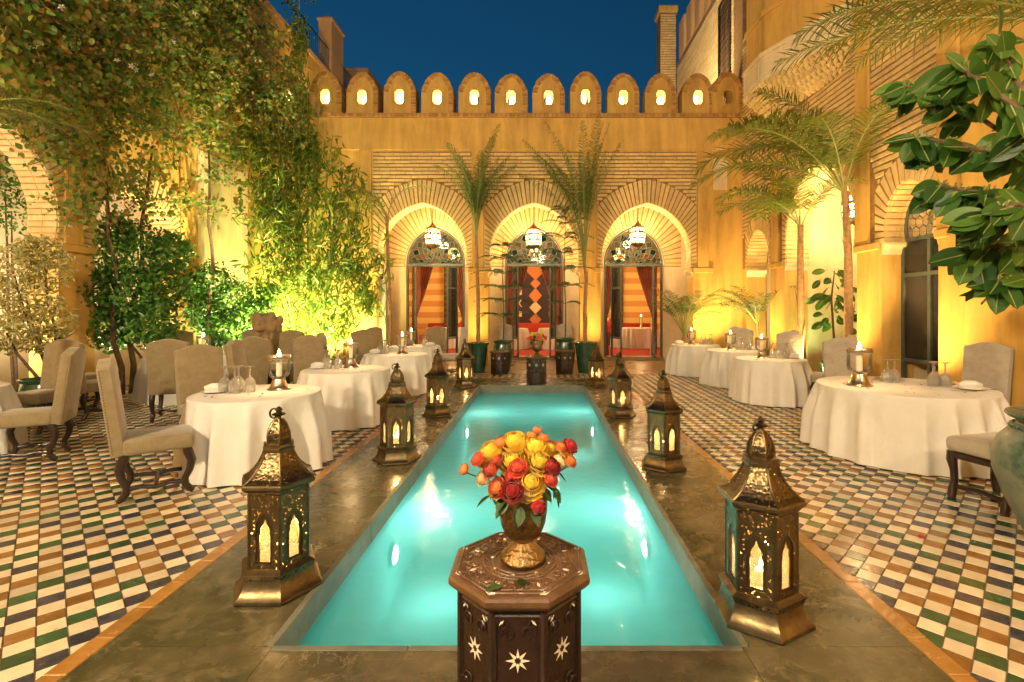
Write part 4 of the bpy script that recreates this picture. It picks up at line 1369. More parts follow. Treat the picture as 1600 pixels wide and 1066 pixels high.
TAB = {'L1': (-2.93, 5.13, .60), 'L2': (-2.81, 7.2, .60), 'L3': (-2.82, 9.75, .60), 'L4': (-3.02, 12.0, .60), 'L5': (-6.35, 9.3, .90), 'L0': (-6.62, 5.35, .6),
       'R1': (4.12, 5.6, .84), 'R2': (4.14, 8.8, .58), 'R3': (4.26, 10.7, .58), 'R4': (3.97, 12.5, .58)}
CH = [  # (x, y, target or angle, label, side)
    (-3.38, 4.36, R(36 - 90), 'taupe chair with its side to the camera, drawn up to the nearest left table', 'L'),
    (-3.80, 5.72, 'L1', 'taupe chair facing us beyond the nearest left table', 'L'),
    (-5.45, 7.35, 'L5', 'taupe chair seen from behind at the large round table on the left', 'L'),
    (-6.78, 7.45, 'L5', 'taupe chair at the big left table, nearest the orange pillar', 'L'),
    (-7.62, 8.35, 'L5', 'taupe chair between the orange pillar and the big left table', 'L'),
    (-7.40, 10.25, 'L5', 'taupe chair beyond the big left table under the shrub', 'L'),
    (-4.75, 7.95, 'L5', 'taupe chair right of the big left table, left of the stone lion', 'L'),
    (-6.35, 10.65, 'L5', 'taupe chair at the far edge of the big left table beside the lion', 'L'),
    (-3.92, 6.95, 'L2', 'narrow side view of a taupe chair left of the second left table', 'L'),
    (-3.62, 8.00, 'L2', 'grey taupe chair behind the second left table', 'L'),
    (-5.25, 10.15, R(180), 'taupe chair just right of the stone lion', 'L'),
    (-3.70, 9.20, 'L3', 'taupe chair at the left edge of the third left table', 'L'),
    (-3.62, 10.55, 'L3', 'grey chair behind the third left table below the bamboo', 'L'),
    (-3.95, 12.5, 'L4', 'grey chair by the lit wall at the farthest left table', 'L'),
    (-2.75, 13.0, R(180), 'grey chair behind the farthest left table', 'L'),
    (-2.20, 12.25, 'L4', 'pale grey chair seen from its side near the left arch', 'R'),
    (-5.42, 5.28, R(208 - 90), 'taupe chair facing left at the left edge, its nailed back to us', 'L'),
    (-6.62, 6.55, 'L0', 'taupe chair facing us at the very left edge', 'L'),
    (4.47, 7.10, 'R1', 'grey chair behind the largest right table beside its candle', 'R'),
    (5.42, 6.15, 'R1', 'grey chair against the yellow wall at the largest right table', 'R'),
    (4.93, 8.40, 'R2', 'grey chair right of the second right table', 'R'),
    (4.78, 9.55, 'R2', 'slim side view of a grey chair behind the second right table', 'R'),
    (5.12, 10.55, 'R3', 'grey chair by the palm trunk at the third right table', 'R'),
    (4.75, 11.60, 'R3', 'grey chair behind the third right table under the small palm', 'R'),
    (4.82, 12.75, 'R4', 'grey chair at the farthest right table', 'R'),
    (-1.08, 15.35, R(180), 'grey chair in the porch left of the middle doorway', 'R'),
    (.80, 15.35, R(180), 'grey chair in the porch right of the middle doorway', 'R')]
first = {'L': True, 'R': True}
for (x, y, tg, lab, sd) in CH:
    rz = face(x, y, *TAB[tg][:2]) if isinstance(tg, str) else tg
    src = chL if sd == 'L' else chR
    if first[sd]: o = src; first[sd] = False
    else: o = dup(src, (0, 0, 0), 0, cmap=cm)
    o.location = (x, y, .003); o.rotation_euler = (0, 0, rz)
    tag(o, lab, 'chair', 'upholstered dining chairs')
st = thing('stool', 'low grey upholstered stool on dark carved legs beside the big urn', 'stool', (3.86, 4.12, 0), R(15))
b = MB(); b.span(-.30, .30, -.24, .24, .40, .53); b.build('seat', M['greychair'], st, bevel=.045, bseg=3, smooth=60)
b = MB(); b.span(-.28, .28, -.22, .22, .345, .398); b.build('apron', M['darkwood'], st, bevel=.008)
for sx in (-1, 1):
    for sy in (-1, 1):
        b = MB(); x, y = sx * .255, sy * .195
        b.tube([(x, y, .40), (x + sx * .012, y, .33), (x - sx * .012, y, .24), (x - sx * .02, y, .15), (x, y, .07), (x + sx * .014, y, .0)], [.042, .040, .030, .028, .034, .030], 8)
        b.build('leg', M['darkwood'], st, smooth=60)
    b = MB(); b.tube([(sx * .25, -.19, .10), (sx * .25, 0, .12), (sx * .25, .19, .10)], .020, 8); b.build('stretcher', M['darkwood'], st, smooth=60)

# ================================================================== tables
def cloth_mesh(r, h, nf, seed, drop=.012):
    rr = random.Random(seed)
    seg = nf * 9
    ph = [rr.uniform(0, 2 * PI) for _ in range(6)]
    prof = [0, .25, .5, .75, .92, .985, 1.0]
    zs = [0.0, .012, .03, .06, .12, .22, .34, .46, .58, .68, 1.0]
    vs, fs = [], []
    rows = len(prof) + len(zs)
    for j in range(seg):
        a = 2 * PI * j / seg
        fold = math.sin(nf * a + .9 * math.sin(3 * a + ph[0]) + .5 * math.sin(5 * a + ph[1]))
        fold = 1.15 * math.exp(1.1 * (fold - 1)) * 1.6 - .75
        amp = .6 + .4 * math.sin(2 * a + ph[2]) + .25 * math.sin(7 * a + ph[3])
        for q in prof: vs.append((r * q * math.cos(a), r * q * math.sin(a), h + .0015 * math.sin(3 * q + a * 2)))
        for i, f in enumerate(zs):
            g = f if i < len(zs) - 1 else 1.0
            z = h - .006 - (h - drop - .006) * g
            flare = .06 * g ** .8
            k = min(1, g * 2.0) ** .9
            rad = r + .006 + flare + amp * fold * .11 * k
            if i == len(zs) - 1: z += .012 * fold * amp
            vs.append((rad * math.cos(a), rad * math.sin(a), z))
    for j in range(seg):
        k = (j + 1) % seg
        for i in range(rows - 1):
            fs.append((j * rows + i, k * rows + i, k * rows + i + 1, j * rows + i + 1))
    b = MB(); b.add(vs, fs)
    me = b.mesh('tablecloth', M['cloth'], smooth=180, fix=False)
    return me


TLAB = {'L1': 'round table in white cloth nearest the camera on the left, petals scattered on it', 'L2': 'second white clothed round table on the left',
        'L3': 'third white clothed round table on the left', 'L4': 'farthest white clothed round table on the left, before the left arch',
        'L5': 'large white clothed round table by the left shrubs, ringed by chairs', 'L0': 'white clothed table cut off by the left edge of the picture',
        'R1': 'largest white clothed round table on the right, nearest the camera', 'R2': 'second white clothed round table on the right',
        'R3': 'third white clothed round table on the right', 'R4': 'farthest white clothed round table on the right'}
for i, (k, (x, y, r)) in enumerate(TAB.items()):
    t = thing('round_table', TLAB[k], 'table', (x, y, 0), 0, 'white clothed round tables in the court')
    link_mesh('tablecloth', cloth_mesh(r, .755, max(15, int(2 * PI * r / .24)), i), t)
    b = MB(); b.lathe([(.001, .72), (r - .01, .722), (r - .004, .735), (r - .01, .748), (.001, .750)], 40); b.build('tabletop', M['darkwood'], t)
    b = MB(); b.lathe([(.28, 0), (.27, .03), (.10, .06), (.055, .12), (.05, .6), (.10, .72)], 16, capb=True, capt=True); b.build('pedestal', M['darkwood'], t, smooth=40)


def make_hurricane(tall=True):
    t = thing('candle_lamp', 'lamp', 'candle lamp')
    b = MB(); b.lathe([(.088, 0), (.090, .006), (.078, .014), (.060, .045), (.050, .085), (.046, .098), (.052, .104)], 24, capb=True, capt=True); b.build('base', M['pewter'], t, smooth=40)
    g = MB(); g.lathe([(.03, .106), (.06, .114), (.078, .135), (.084, .17), (.084, .30), (.086, .312)], 24); g.build('glass_cup', M['glass'], t, smooth=60, fix=False)
    g = MB(); g.lathe([(.0845, .278), (.0875, .283), (.0875, .309), (.0845, .314)], 24); g.build('rim_band', M['pewter'], t, smooth=60, fix=False)
    c = MB(); c.lathe([(.022, .106), (.022, .285), (.008, .288)], 14, capb=True, capt=True); cd = c.build('candle', M['wax'], t, smooth=40)
    link_mesh('flame', FLAME, cd, (0, 0, .305), (0, 0, 0), (1.4, 1.4, 1.5))
    lamp_light('candle_light', cd, (0, 0, .345), CANDLE, WARM, .025)
    return t


hur = make_hurricane()
cm = children_map()
HUR = [('L1', (.12, .20), 'glass candle lamp on the nearest left table'), ('L2', (-.02, .22), 'glass candle lamp on the second left table'),
       ('L3', (.12, .0), 'glass candle lamp on the third left table'), ('L4', (-.1, .05), 'glass candle lamp on the farthest left table'),
       ('L5', (-.05, .1), 'glass candle lamp on the big left table'), ('R1', (-.48, .0), 'glass candle lamp on the largest right table'),
       ('R2', (-.12, .1), 'glass candle lamp on the second right table'), ('R3', (-.1, .0), 'glass candle lamp on the third right table'),
       ('R4', (-.12, -.05), 'glass candle lamp on the farthest right table'), ('L0', (0, 0), 'glass candle lamp on the table cut off at left')]
for i, (k, (dx, dy), lab) in enumerate(HUR):
    x, y, r = TAB[k]
    o = hur if i == 0 else dup(hur, (0, 0, 0), 0, cmap=cm)
    sc_ = 1.5 if k == 'R1' else 1.3
    o.location = (x + dx, y + dy, .758); o.scale = (sc_, sc_, sc_ * .9); tag(o, lab, 'candle lamp', 'candle lamps on the tables')

# wine glasses turned upside down, plates with napkins, petals
wg = MB(); wg.lathe([(.040, 0), (.043, .03), (.044, .065), (.036, .095), (.018, .115), (.007, .125), (.006, .19), (.010, .200), (.036, .206), (.038, .209), (.010, .211), (.001, .211)], 18)
wg_me = wg.mesh('wine_glass', M['crystal'], smooth=50, fix=False)
GL = {'L1': [(-.33, -.02), (-.23, .06), (-.20, -.06), (-.09, .02)], 'L2': [(-.28, .02), (-.18, .12), (-.12, 0), (-.36, .12)], 'L3': [(-.34, .05), (-.24, .12), (-.22, -.02), (-.30, .2)],
      'L4': [(-.3, 0), (-.2, .1), (.22, .05), (.28, -.03)], 'L5': [(-.42, 0), (-.32, .1), (-.3, -.1), (.25, .0), (.33, .1)],
      'R1': [(.02, .25), (.10, .25), (.32, -.05), (.40, .03), (.43, -.08)], 'R2': [(.06, .05), (.14, .0), (.26, .0), (.32, .06)], 'R3': [(.10, .05), (.18, .02), (.30, .0), (.36, .06)],
      'R4': [(.16, .0), (.28, .05), (.35, -.02), (.42, .05)]}
WHERE = {'L1': 'nearest left table', 'L2': 'second left table', 'L3': 'third left table', 'L4': 'farthest left table', 'L5': 'big left table', 'R1': 'largest right table',
         'R2': 'second right table', 'R3': 'third right table', 'R4': 'farthest right table'}
for k, pts in GL.items():
    x, y, r = TAB[k]
    pts = sorted(pts, key=lambda p: (x + p[0]) / (y + p[1]))
    num = {4: 'four', 5: 'five'}[len(pts)]
    for i, (dx, dy) in enumerate(pts):
        o = link_mesh('wine_glass', wg_me, None, (x + dx, y + dy, .758), (0, 0, rng.uniform(0, 6)), (1.28, 1.28, 1.28))
        wh = 'leftmost' if i == 0 else 'rightmost' if i == len(pts) - 1 else ('second', 'third', 'fourth')[i - 1] + ' from left'
        tag(o, 'upturned crystal wine glass, ' + wh + ' of ' + num + ' on the ' + WHERE[k], 'wine glass', 'upturned glasses on the ' + WHERE[k])
pl = MB(); pl.lathe([(.001, .006), (.09, .006), (.10, .010), (.135, .018), (.137, .021), (.10, .014), (.09, .0085), (.001, .0085)], 28); pl_me = pl.mesh('plate', M['plate'], smooth=40, fix=False)
nk = MB()
for i in range(4):
    nk.span(-.075 + i * .004, .075 - i * .006, -.045 + i * .003, .045 - i * .004, .0 + i * .0105, .0095 + i * .0105)
nk.tube([(-.08, 0, .028), (-.03, .012, .044), (.03, -.01, .046), (.08, 0, .034)], [.022, .03, .03, .02], 8)
nk_me = nk.mesh('napkin', M['cloth'], bevel=.003, bseg=1, smooth=50)
PLT = {'L1': [(-.42, -.02, 20)], 'L2': [(-.44, .05, 0)], 'L3': [(-.42, 0, 10)], 'R1': [(.20, .50, 30), (.60, .16, 80), (.52, -.30, -15)], 'R2': [(.42, .05, 0)], 'R3': [(.44, 0, 10)], 'L4': [(.40, -.1, 10)], 'R4': [(-.38, .1, 0)], 'L5': [(.55, .1, 20)]}
PW = {'R1': ['at the back of the largest right table', 'at the right of the largest right table', 'at the near side of the largest right table']}
for k, pts in PLT.items():
    x, y, r = TAB[k]
    for i, (dx, dy, a) in enumerate(pts):
        w_ = PW.get(k, ['on the ' + WHERE.get(k, '')])[i]
        tag(link_mesh('plate', pl_me, None, (x + dx, y + dy, .757)), 'white china plate under a napkin ' + w_, 'plate', 'plates on the tables')
        tag(link_mesh('napkin', nk_me, None, (x + dx, y + dy, .7665), (0, 0, R(a)), (1.25, 1.25, 1.2)), 'folded white napkin on a plate ' + w_, 'napkin', 'napkins on the tables')
cu = MB(); cu.span(-.11, .03, -.006, .006, 0, .004); cu.tube([(.02, 0, .003), (.07, 0, .004), (.11, 0, .003)], [.005, .008, .010], 6, flat=.4); cu_me = cu.mesh('knife', M['pewter'])
for (k, dx, dy, a) in (('R1', .36, -.40, -20), ('R1', .69, -.28, -30), ('L1', -.32, .12, 40)):
    x, y, r = TAB[k]; tag(link_mesh('knife', cu_me, None, (x + dx, y + dy, .758), (0, 0, R(a))), 'silver knife lying beside a plate on the ' + WHERE[k], 'knife', 'knives on the ' + WHERE[k])
pt = MB(); pt.add([(-.018, 0, .004), (-.008, -.013, 0), (.012, -.012, .003), (.02, .002, .008), (.008, .014, .002), (-.010, .012, .001), (0, 0, -.001)], [(0, 1, 6), (1, 2, 6), (2, 3, 6), (3, 4, 6), (4, 5, 6), (5, 0, 6)])
pt_r = pt.mesh('rose_petal', M['petal'], fix=False); pt_y = MB(); pt_y.v, pt_y.f, pt_y.m = pt.v, pt.f, pt.m; pt_y = pt_y.mesh('rose_petal', M['petal_y'], fix=False)
for k, n in (('L1', 16), ('R1', 18), ('L2', 9), ('L3', 8), ('R2', 8), ('R3', 7), ('R4', 5), ('L4', 5)):
    x, y, r = TAB[k]
    for i in range(n):
        a = rng.uniform(0, 2 * PI); q = r * .8 * math.sqrt(rng.random())
        red = rng.random() < .72
        o = link_mesh('rose_petal', pt_r if red else pt_y, None, (x + q * math.cos(a), y + q * math.sin(a), .759), (0, 0, rng.uniform(0, 6)))
        tag(o, ('red' if red else 'pale yellow') + ' rose petal scattered on the ' + WHERE[k], 'petal', ('red' if red else 'pale') + ' petals on the ' + WHERE[k])
for (px, py) in ((523, 768), (1440, 842), (1290, 771), (1180, 645)):
    d = CAMH * FP / (py - CY); o = link_mesh('rose_petal', pt_r, None, ((px - CX) / FP * d, d, .009), (0, 0, rng.uniform(0, 6)), (1.4, 1.4, 1.4))
    tag(o, 'red rose petal fallen on the courtyard floor', 'petal', 'petals on the floor')
# ================================================================== plants
def leaf_cloud(name, pts, size, mat, parent, aspect=.45, up=.3, out=None, droop=0.0, seed=1):
    g = np.random.default_rng(seed)
    pts = np.asarray(pts, float); n = len(pts)
    size = np.asarray(size, float) * np.ones(n)
    t = g.normal(size=(n, 3)); t[:, 2] -= droop
    t /= np.linalg.norm(t, axis=1, keepdims=True)
    nr = g.normal(size=(n, 3)); nr[:, 2] += up
    if out is not None: nr += np.asarray(out)
    nr -= t * np.sum(nr * t, axis=1, keepdims=True)
    nr /= np.linalg.norm(nr, axis=1, keepdims=True) + 1e-9
    b = np.cross(nr, t)
    s = size[:, None]
    fold = nr * s * .10
    V = np.empty((n, 6, 3))
    V[:, 0] = pts - t * s * .5
    V[:, 1] = pts - t * s * .12 + b * s * aspect * .5 + fold
    V[:, 2] = pts + t * s * .18 + b * s * aspect * .42 + fold
    V[:, 3] = pts + t * s * .5 - nr * s * .06
    V[:, 4] = pts + t * s * .18 - b * s * aspect * .42 + fold
    V[:, 5] = pts - t * s * .12 - b * s * aspect * .5 + fold
    i = np.arange(n)[:, None] * 6
    F = np.concatenate([i + np.array([[0, 1, 2, 3]]), i + np.array([[0, 3, 4, 5]])], axis=0)
    o = link_mesh(name, np_mesh(name, V, F, mat), parent)
    o['kind'] = 'stuff'
    return o


def in_poly(x, y, poly):
    c = False; j = len(poly) - 1
    for i in range(len(poly)):
        xi, yi = poly[i]; xj, yj = poly[j]
        if (yi > y) != (yj > y) and x < (xj - xi) * (y - yi) / (yj - yi) + xi: c = not c
        j = i
    return c


def blob_pts(blobs, n, seed, shell=.55):
    """points in ellipsoids (x, y, z, rx, ry, rz), thicker towards the outside"""
    g = np.random.default_rng(seed)
    vol = np.array([b[3] * b[4] * b[5] for b in blobs]); vol = vol ** .75
    idx = g.choice(len(blobs), size=n, p=vol / vol.sum())
    B = np.array(blobs)[idx]
    d = g.normal(size=(n, 3)); d /= np.linalg.norm(d, axis=1, keepdims=True)
    r = (shell + (1 - shell) * g.random(n))[:, None] * (.85 + .3 * g.random(n))[:, None]
    return B[:, :3] + d * r * B[:, 3:], d


M['lf_vine'] = leafmat('vine_leaves', [(.05, .125, .02), (.11, .20, .03), (.19, .24, .04), (.28, .25, .045), (.33, .18, .045)], .5, .4)
M['lf_ficus'] = leafmat('shrub_leaves', [(.035, .11, .018), (.06, .16, .026), (.10, .22, .035), (.15, .28, .045)], .3, .3)
M['lf_var'] = leafmat('variegated_leaves', [(.40, .36, .12), (.55, .48, .20), (.20, .22, .05), (.62, .56, .27)], .45, .3)
M['lf_bam'] = leafmat('bamboo_leaves', [(.09, .17, .018), (.14, .23, .025), (.20, .28, .03), (.27, .31, .045)], .45, .4)
M['lf_palm'] = leafmat('palm_leaves', [(.095, .145, .018), (.145, .19, .022), (.23, .245, .03)], .5, .4)
M['lf_palmd'] = leafmat('dark_palm_leaves', [(.05, .085, .016), (.08, .12, .02), (.13, .16, .025)], .5, .3)
M['lf_rub'] = leafmat('rubber_leaves', [(.02, .065, .012), (.035, .10, .015), (.055, .13, .018), (.09, .18, .024)], .40, .35, island=False, spec=.35)
M['lf_nor'] = leafmat('pine_needles', [(.03, .075, .018), (.05, .10, .022), (.06, .12, .03)], .6, .2)
M['blossom'] = pbr('white_blossom', (.85, .78, .68), (.9, .84, .76), rough=.6)

# ---- climbing vine over the left wall
vine = thing('climbing_vine', 'dense climbing vine with small white blossoms covering the left wall', 'vine', (-8.2, 9.3, 0))
VP_ = [(-60, -60), (392, -60), (404, 0), (428, 52), (455, 105), (462, 150), (478, 215), (470, 275), (430, 315), (368, 335), (300, 325), (255, 345), (180, 330), (130, 345), (104, 312), (96, 262), (58, 215), (20, 190), (-60, 170)]
g = np.random.default_rng(3)
pts = []; sz = []; tw_ = MB(); ncl = 0
while ncl < 2600:
    px, py = g.uniform(-60, 485), g.uniform(-60, 348)
    if not in_poly(px, py, VP_): continue
    low = 170 + .36 * px if px < 400 else 314          # the lower fringe thins out
    if py > low - 60 and g.random() < .72: continue
    if math.sin(px * .045 + math.sin(py * .05) * 1.7) * math.cos(py * .06 + px * .02) < -.5 and g.random() < .85: continue
    dw_ = min(8.15 * FP / (CX - px), 13.75)
    d = dw_ - g.random() ** 1.5 * (1.8 if py < 200 else 1.2)
    p = P(px, py, d) - Vector((-8.2, 9.3, 0))
    # a drooping shoot with leaves in two ranks, larger at its base
    L_ = g.uniform(.30, .75); a = g.uniform(0, 2 * PI)
    dr = Vector((math.cos(a) * .6 + .25, math.sin(a) * .6 - .25, g.uniform(-1.3, .25))).normalized()
    base = g.uniform(.075, .155); n = int(L_ / (base * .42))
    q0 = p; side = dr.cross(Vector((0, 0, 1)))
    side = side.normalized() if side.length > .1 else Vector((1, 0, 0))
    for i in range(n):
        f = i / n
        q = p + dr * (L_ * f) + Vector((0, 0, -.18 * L_ * f * f)) + side * (base * .42 * (1 if i % 2 else -1)) + Vector(g.normal(size=3) * .022)
        pts.append(tuple(q)); sz.append(base * (1.1 - .55 * f) * g.uniform(.8, 1.15))
    if ncl % 3 == 0: tw_.tube([p - dr * .15, p + dr * L_ * .5 + Vector((0, 0, -.04 * L_)), p + dr * L_ + Vector((0, 0, -.18 * L_))], [.008, .006, .003], 4)
    ncl += 1
leaf_cloud('foliage', pts, sz, M['lf_vine'], vine, aspect=.72, up=.2, out=(.8, -.9, .1), droop=.6, seed=4)
b = MB()
for (x0, y0, tx, ty, tz) in ((.15, .15, .25, -.3, 4.6), (.22, .3, .3, .8, 5.0), (.3, 2.6, .5, 2.2, 5.6)):
    n = 9
    b.tube([(x0 + (tx - x0) * (i / n) ** 1.4 + .05 * math.sin(i * 1.9), y0 + (ty - y0) * (i / n) ** 1.4 + .06 * math.cos(i * 1.3), tz * i / n) for i in range(n + 1)], [.055 - .004 * i for i in range(n + 1)], 7)
b.build('stem', M['bark'], vine, smooth=60)
o = tw_.build('twigs', M['bark'], vine, fix=False); o['kind'] = 'stuff'
bl = MB()
for k in range(5):
    a = 2 * PI * k / 5
    bl.add([(0, 0, 0), (.03 * math.cos(a - .5), .03 * math.sin(a - .5), .012), (.05 * math.cos(a), .05 * math.sin(a), .006), (.03 * math.cos(a + .5), .03 * math.sin(a + .5), .012)], [(0, 1, 2, 3)])
bl_me = bl.mesh('blossom', M['blossom'], fix=False)
for (px, py) in ((97, 12), (273, 10), (304, 20), (257, 45), (270, 66), (248, 73), (183, 95), (205, 103), (214, 110), (328, 118), (341, 120), (237, 118), (350, 156), (224, 176), (317, 172), (57, 74), (188, 327), (305, 190), (345, 198), (120, 60), (160, 30), (400, 95)):
    d = min(8.15 * FP / (CX - px), 13.7) - 1.75
    p = P(px, py, d) - Vector((-8.2, 9.3, 0))
    link_mesh('blossom', bl_me, vine, p, (R(70) + rng.gauss(0, .4), rng.gauss(0, .4), rng.gauss(.5, .5)), (1.1, 1.1, 1.1))

# ---- shrubs along the left wall
def shrub(name, label, base, blobs, n, size, mat, stems, seed, aspect=.55, group=None):
    t = thing(name, label, 'shrub', base, 0, group)
    bl_ = [(x - base[0], y - base[1], z, rx, ry, rz) for x, y, z, rx, ry, rz in blobs]
    p, d = blob_pts(bl_, n, seed)
    leaf_cloud('foliage', p, size * (.7 + .6 * np.random.default_rng(seed).random(n)), mat, t, aspect=aspect, up=.3, out=d * .8, droop=.3, seed=seed)
    for i in range(stems):
        b = MB(); bb = bl_[i % len(bl_)]
        x0, y0 = rng.uniform(-.15, .15), rng.uniform(-.12, .12)
        b.tube([(x0, y0, 0), (x0 + bb[0] * .3 + rng.uniform(-.08, .08), y0 + bb[1] * .3, bb[2] * .35), (bb[0] * .8, bb[1] * .8, bb[2] * .75), (bb[0], bb[1], bb[2])], [.028, .024, .018, .010], 6)
        b.build('stem', M['bark'], t, smooth=60)
    return t


def bl3(px, py, d, r, rz=None):
    p = P(px, py, d); return (p.x, p.y, p.z, r, r, rz or r)


shrub('shrub', 'big dark green shrub between the orange pillar and the wall', (-7.55, 9.9, 0),
      [bl3(160, 400, 9.6, .55), bl3(215, 395, 9.7, .6), bl3(150, 455, 9.5, .55), bl3(205, 460, 9.6, .6), bl3(255, 450, 9.8, .5), bl3(265, 395, 10, .45), bl3(170, 510, 9.6, .5), bl3(235, 505, 9.7, .5), bl3(185, 365, 9.9, .4)],
      6800, .105, M['lf_ficus'], 5, 21)
shrub('shrub', 'bright green shrub lit from below behind the big left table', (-6.9, 12.2, 0),
      [bl3(330, 440, 12.0, .5), bl3(365, 470, 12.2, .55), bl3(320, 490, 12, .5), bl3(390, 500, 12.3, .5), bl3(350, 515, 12, .5), bl3(415, 460, 12.6, .35), bl3(300, 450, 11.8, .35)],
      5200, .105, M['lf_ficus'], 4, 22)
shrub('variegated_shrub', 'pale yellow variegated shrub at the left edge', (-7.4, 7.6, 0),
      [bl3(20, 420, 7.4, .42), bl3(70, 415, 7.5, .38), bl3(40, 460, 7.3, .42), bl3(85, 500, 7.4, .30), bl3(10, 520, 7.3, .35), bl3(60, 395, 7.6, .3), bl3(70, 530, 7.4, .25)],
      2300, .105, M['lf_var'], 5, 23, aspect=.30)
shrub('low_shrub', 'low yellow green bush at the foot of the bamboo', (-4.9, 12.6, 0),
      [bl3(478, 515, 12.5, .38), bl3(510, 525, 12.5, .32), bl3(455, 520, 12.6, .3)], 1300, .075, M['lf_bam'], 3, 24, aspect=.4)
shrub('wall_creeper', 'thin green creeper hanging on the cream wall at the left edge', (-10.0, 9.4, 0),
      [bl3(8, 300, 9.4, .35, .6), bl3(18, 330, 9.4, .3, .5), bl3(2, 270, 9.4, .4)], 500, .085, M['lf_ficus'], 2, 25)

# ---- bamboo
bam = thing('bamboo_clump', 'tall yellow green bamboo clump left of the far arches', 'bamboo', (-5.1, 12.7, 0))
tops = []
for i, (px, py, bx_, d, tx) in enumerate(((425, 175, 430, 12.6, 400), (440, 140, 447, 12.8, 432), (455, 60, 462, 13.0, 470), (470, -30, 466, 13.2, 468), (448, 260, 470, 12.4, 420), (500, 210, 480, 12.8, 520),
                                       (520, 260, 490, 12.6, 548), (540, 330, 500, 12.5, 565), (480, 150, 476, 13.0, 500), (505, 300, 495, 12.4, 530), (465, 300, 455, 12.5, 440), (550, 400, 508, 12.6, 590), (490, 120, 484, 13.1, 480))):
    base = P(bx_, 545, d); base.z = 0
    mid = P((bx_ + tx) / 2, (py + 545) / 2, d); top = P(tx, py, d)
    mid += Vector((rng.uniform(-.08, .08), rng.uniform(-.1, .1), 0))
    b = MB(); n = 16; pp = []
    for k in range(n + 1):
        f = k / n; pp.append(base * (1 - f) ** 2 + mid * 2 * f * (1 - f) + top * f * f)
    loc = Vector((-5.1, 12.7, 0))
    b.tube([p - loc for p in pp], [(.030 - .021 * k / n) * (1.18 if k % 2 else 1.0) for k in range(n + 1)], 6)
    b.build('cane', M['culm'], bam, smooth=60)
    tops.append([p - loc for p in pp])
g = np.random.default_rng(8)
pts = []
for pp in tops:
    for k in range(5, len(pp)):
        p = np.array(pp[k]); f = k / len(pp)
        for c in range(6):
            cc = p + g.normal(size=3) * np.array([.33, .26, .22]) * (1.15 - .5 * f)
            cc[2] -= .1
            wp = cc + np.array([-5.1, 12.7, 0]); sx_, sy_ = CX + wp[0] / wp[1] * FP, CY - (wp[2] - CAMH) / wp[1] * FP
            if sx_ > 482 and sy_ < 225: continue
            for _ in range(5): pts.append(cc + g.normal(size=3) * .10)
pts = np.array(pts)
leaf_cloud('foliage', pts, .20 + .13 * g.random(len(pts)), M['lf_bam'], bam, aspect=.14, up=.5, droop=1.1, seed=9)
p, dd = blob_pts([tuple(P(550, 420, 12.6) - Vector((-5.1, 12.7, 0))) + (.45, .35, .6), tuple(P(575, 470, 12.5) - Vector((-5.1, 12.7, 0))) + (.3, .3, .5),
                  tuple(P(480, 230, 12.9) - Vector((-5.1, 12.7, 0))) + (.6, .4, .7), tuple(P(430, 330, 12.6) - Vector((-5.1, 12.7, 0))) + (.55, .4, .6), tuple(P(468, 60, 13.3) - Vector((-5.1, 12.7, 0))) + (.22, .3, .8)], 1300, 12, shell=.2)
leaf_cloud('foliage', p, .16 + .1 * g.random(len(p)), M['lf_bam'], bam, aspect=.16, up=.5, droop=.9, seed=10)


# ---- palms
def frond_mesh(L, rise, droop, nl, ll, lw, mat, seed, twist=.0, start=.18, petiole=.012, rc=None, sag_=(.15, .65), spread=1.0):
    """a feather frond growing along +X from the origin, lifting by rise and then arching down"""
    rr = random.Random(seed)
    b = MB()
    N_ = 14
    pts = []
    for i in range(N_ + 1):
        f = i / N_
        ang = rise - droop * f ** 1.3
        if not pts: pts.append(Vector((0, 0, 0)))
        else: pts.append(pts[-1] + Vector((math.cos(ang), twist * f, math.sin(ang))) * (L / N_))
    b.tube(pts, [petiole * (1 - .8 * i / N_) + .002 for i in range(N_ + 1)], 5, m=1)
    for i in range(nl):
        f = start + (1 - start) * (i + .5) / nl
        k = f * N_; i0 = min(int(k), N_ - 1); p = pts[i0].lerp(pts[i0 + 1], k - i0)
        t = (pts[i0 + 1] - pts[i0]).normalized()
        side0 = t.cross(Vector((0, 0, 1)))
        side0 = side0.normalized() if side0.length > 1e-4 else Vector((0, 1, 0))
        upv = side0.cross(t)
        prof = math.sin(PI * min(1, .12 + .88 * ((f - start) / (1 - start)) ** .8)) ** .5 * .9 + .15
        for s in (-1, 1):
            l = ll * prof * rr.uniform(.85, 1.12)
            d = (side0 * s * rr.uniform(.75, 1.0) * spread + t * rr.uniform(.45, .85) + upv * rr.uniform(.1, .55)).normalized()
            sag = Vector((0, 0, -rr.uniform(*sag_) * l))
            w = lw * rr.uniform(.8, 1.15)
            wv = d.cross(upv).normalized() * w * .5 if d.cross(upv).length > 1e-4 else side0 * w * .5
            m1 = p + d * l * .55 + sag * .35; tip = p + d * l * .96 + sag
            b.add([p - wv * .6, p + wv * .6, m1 + wv, m1 - wv, tip], [(0, 1, 2, 3), (3, 2, 4)])
    return b.mesh('frond', [mat, M['culm'] if rc is None else rc], fix=False)


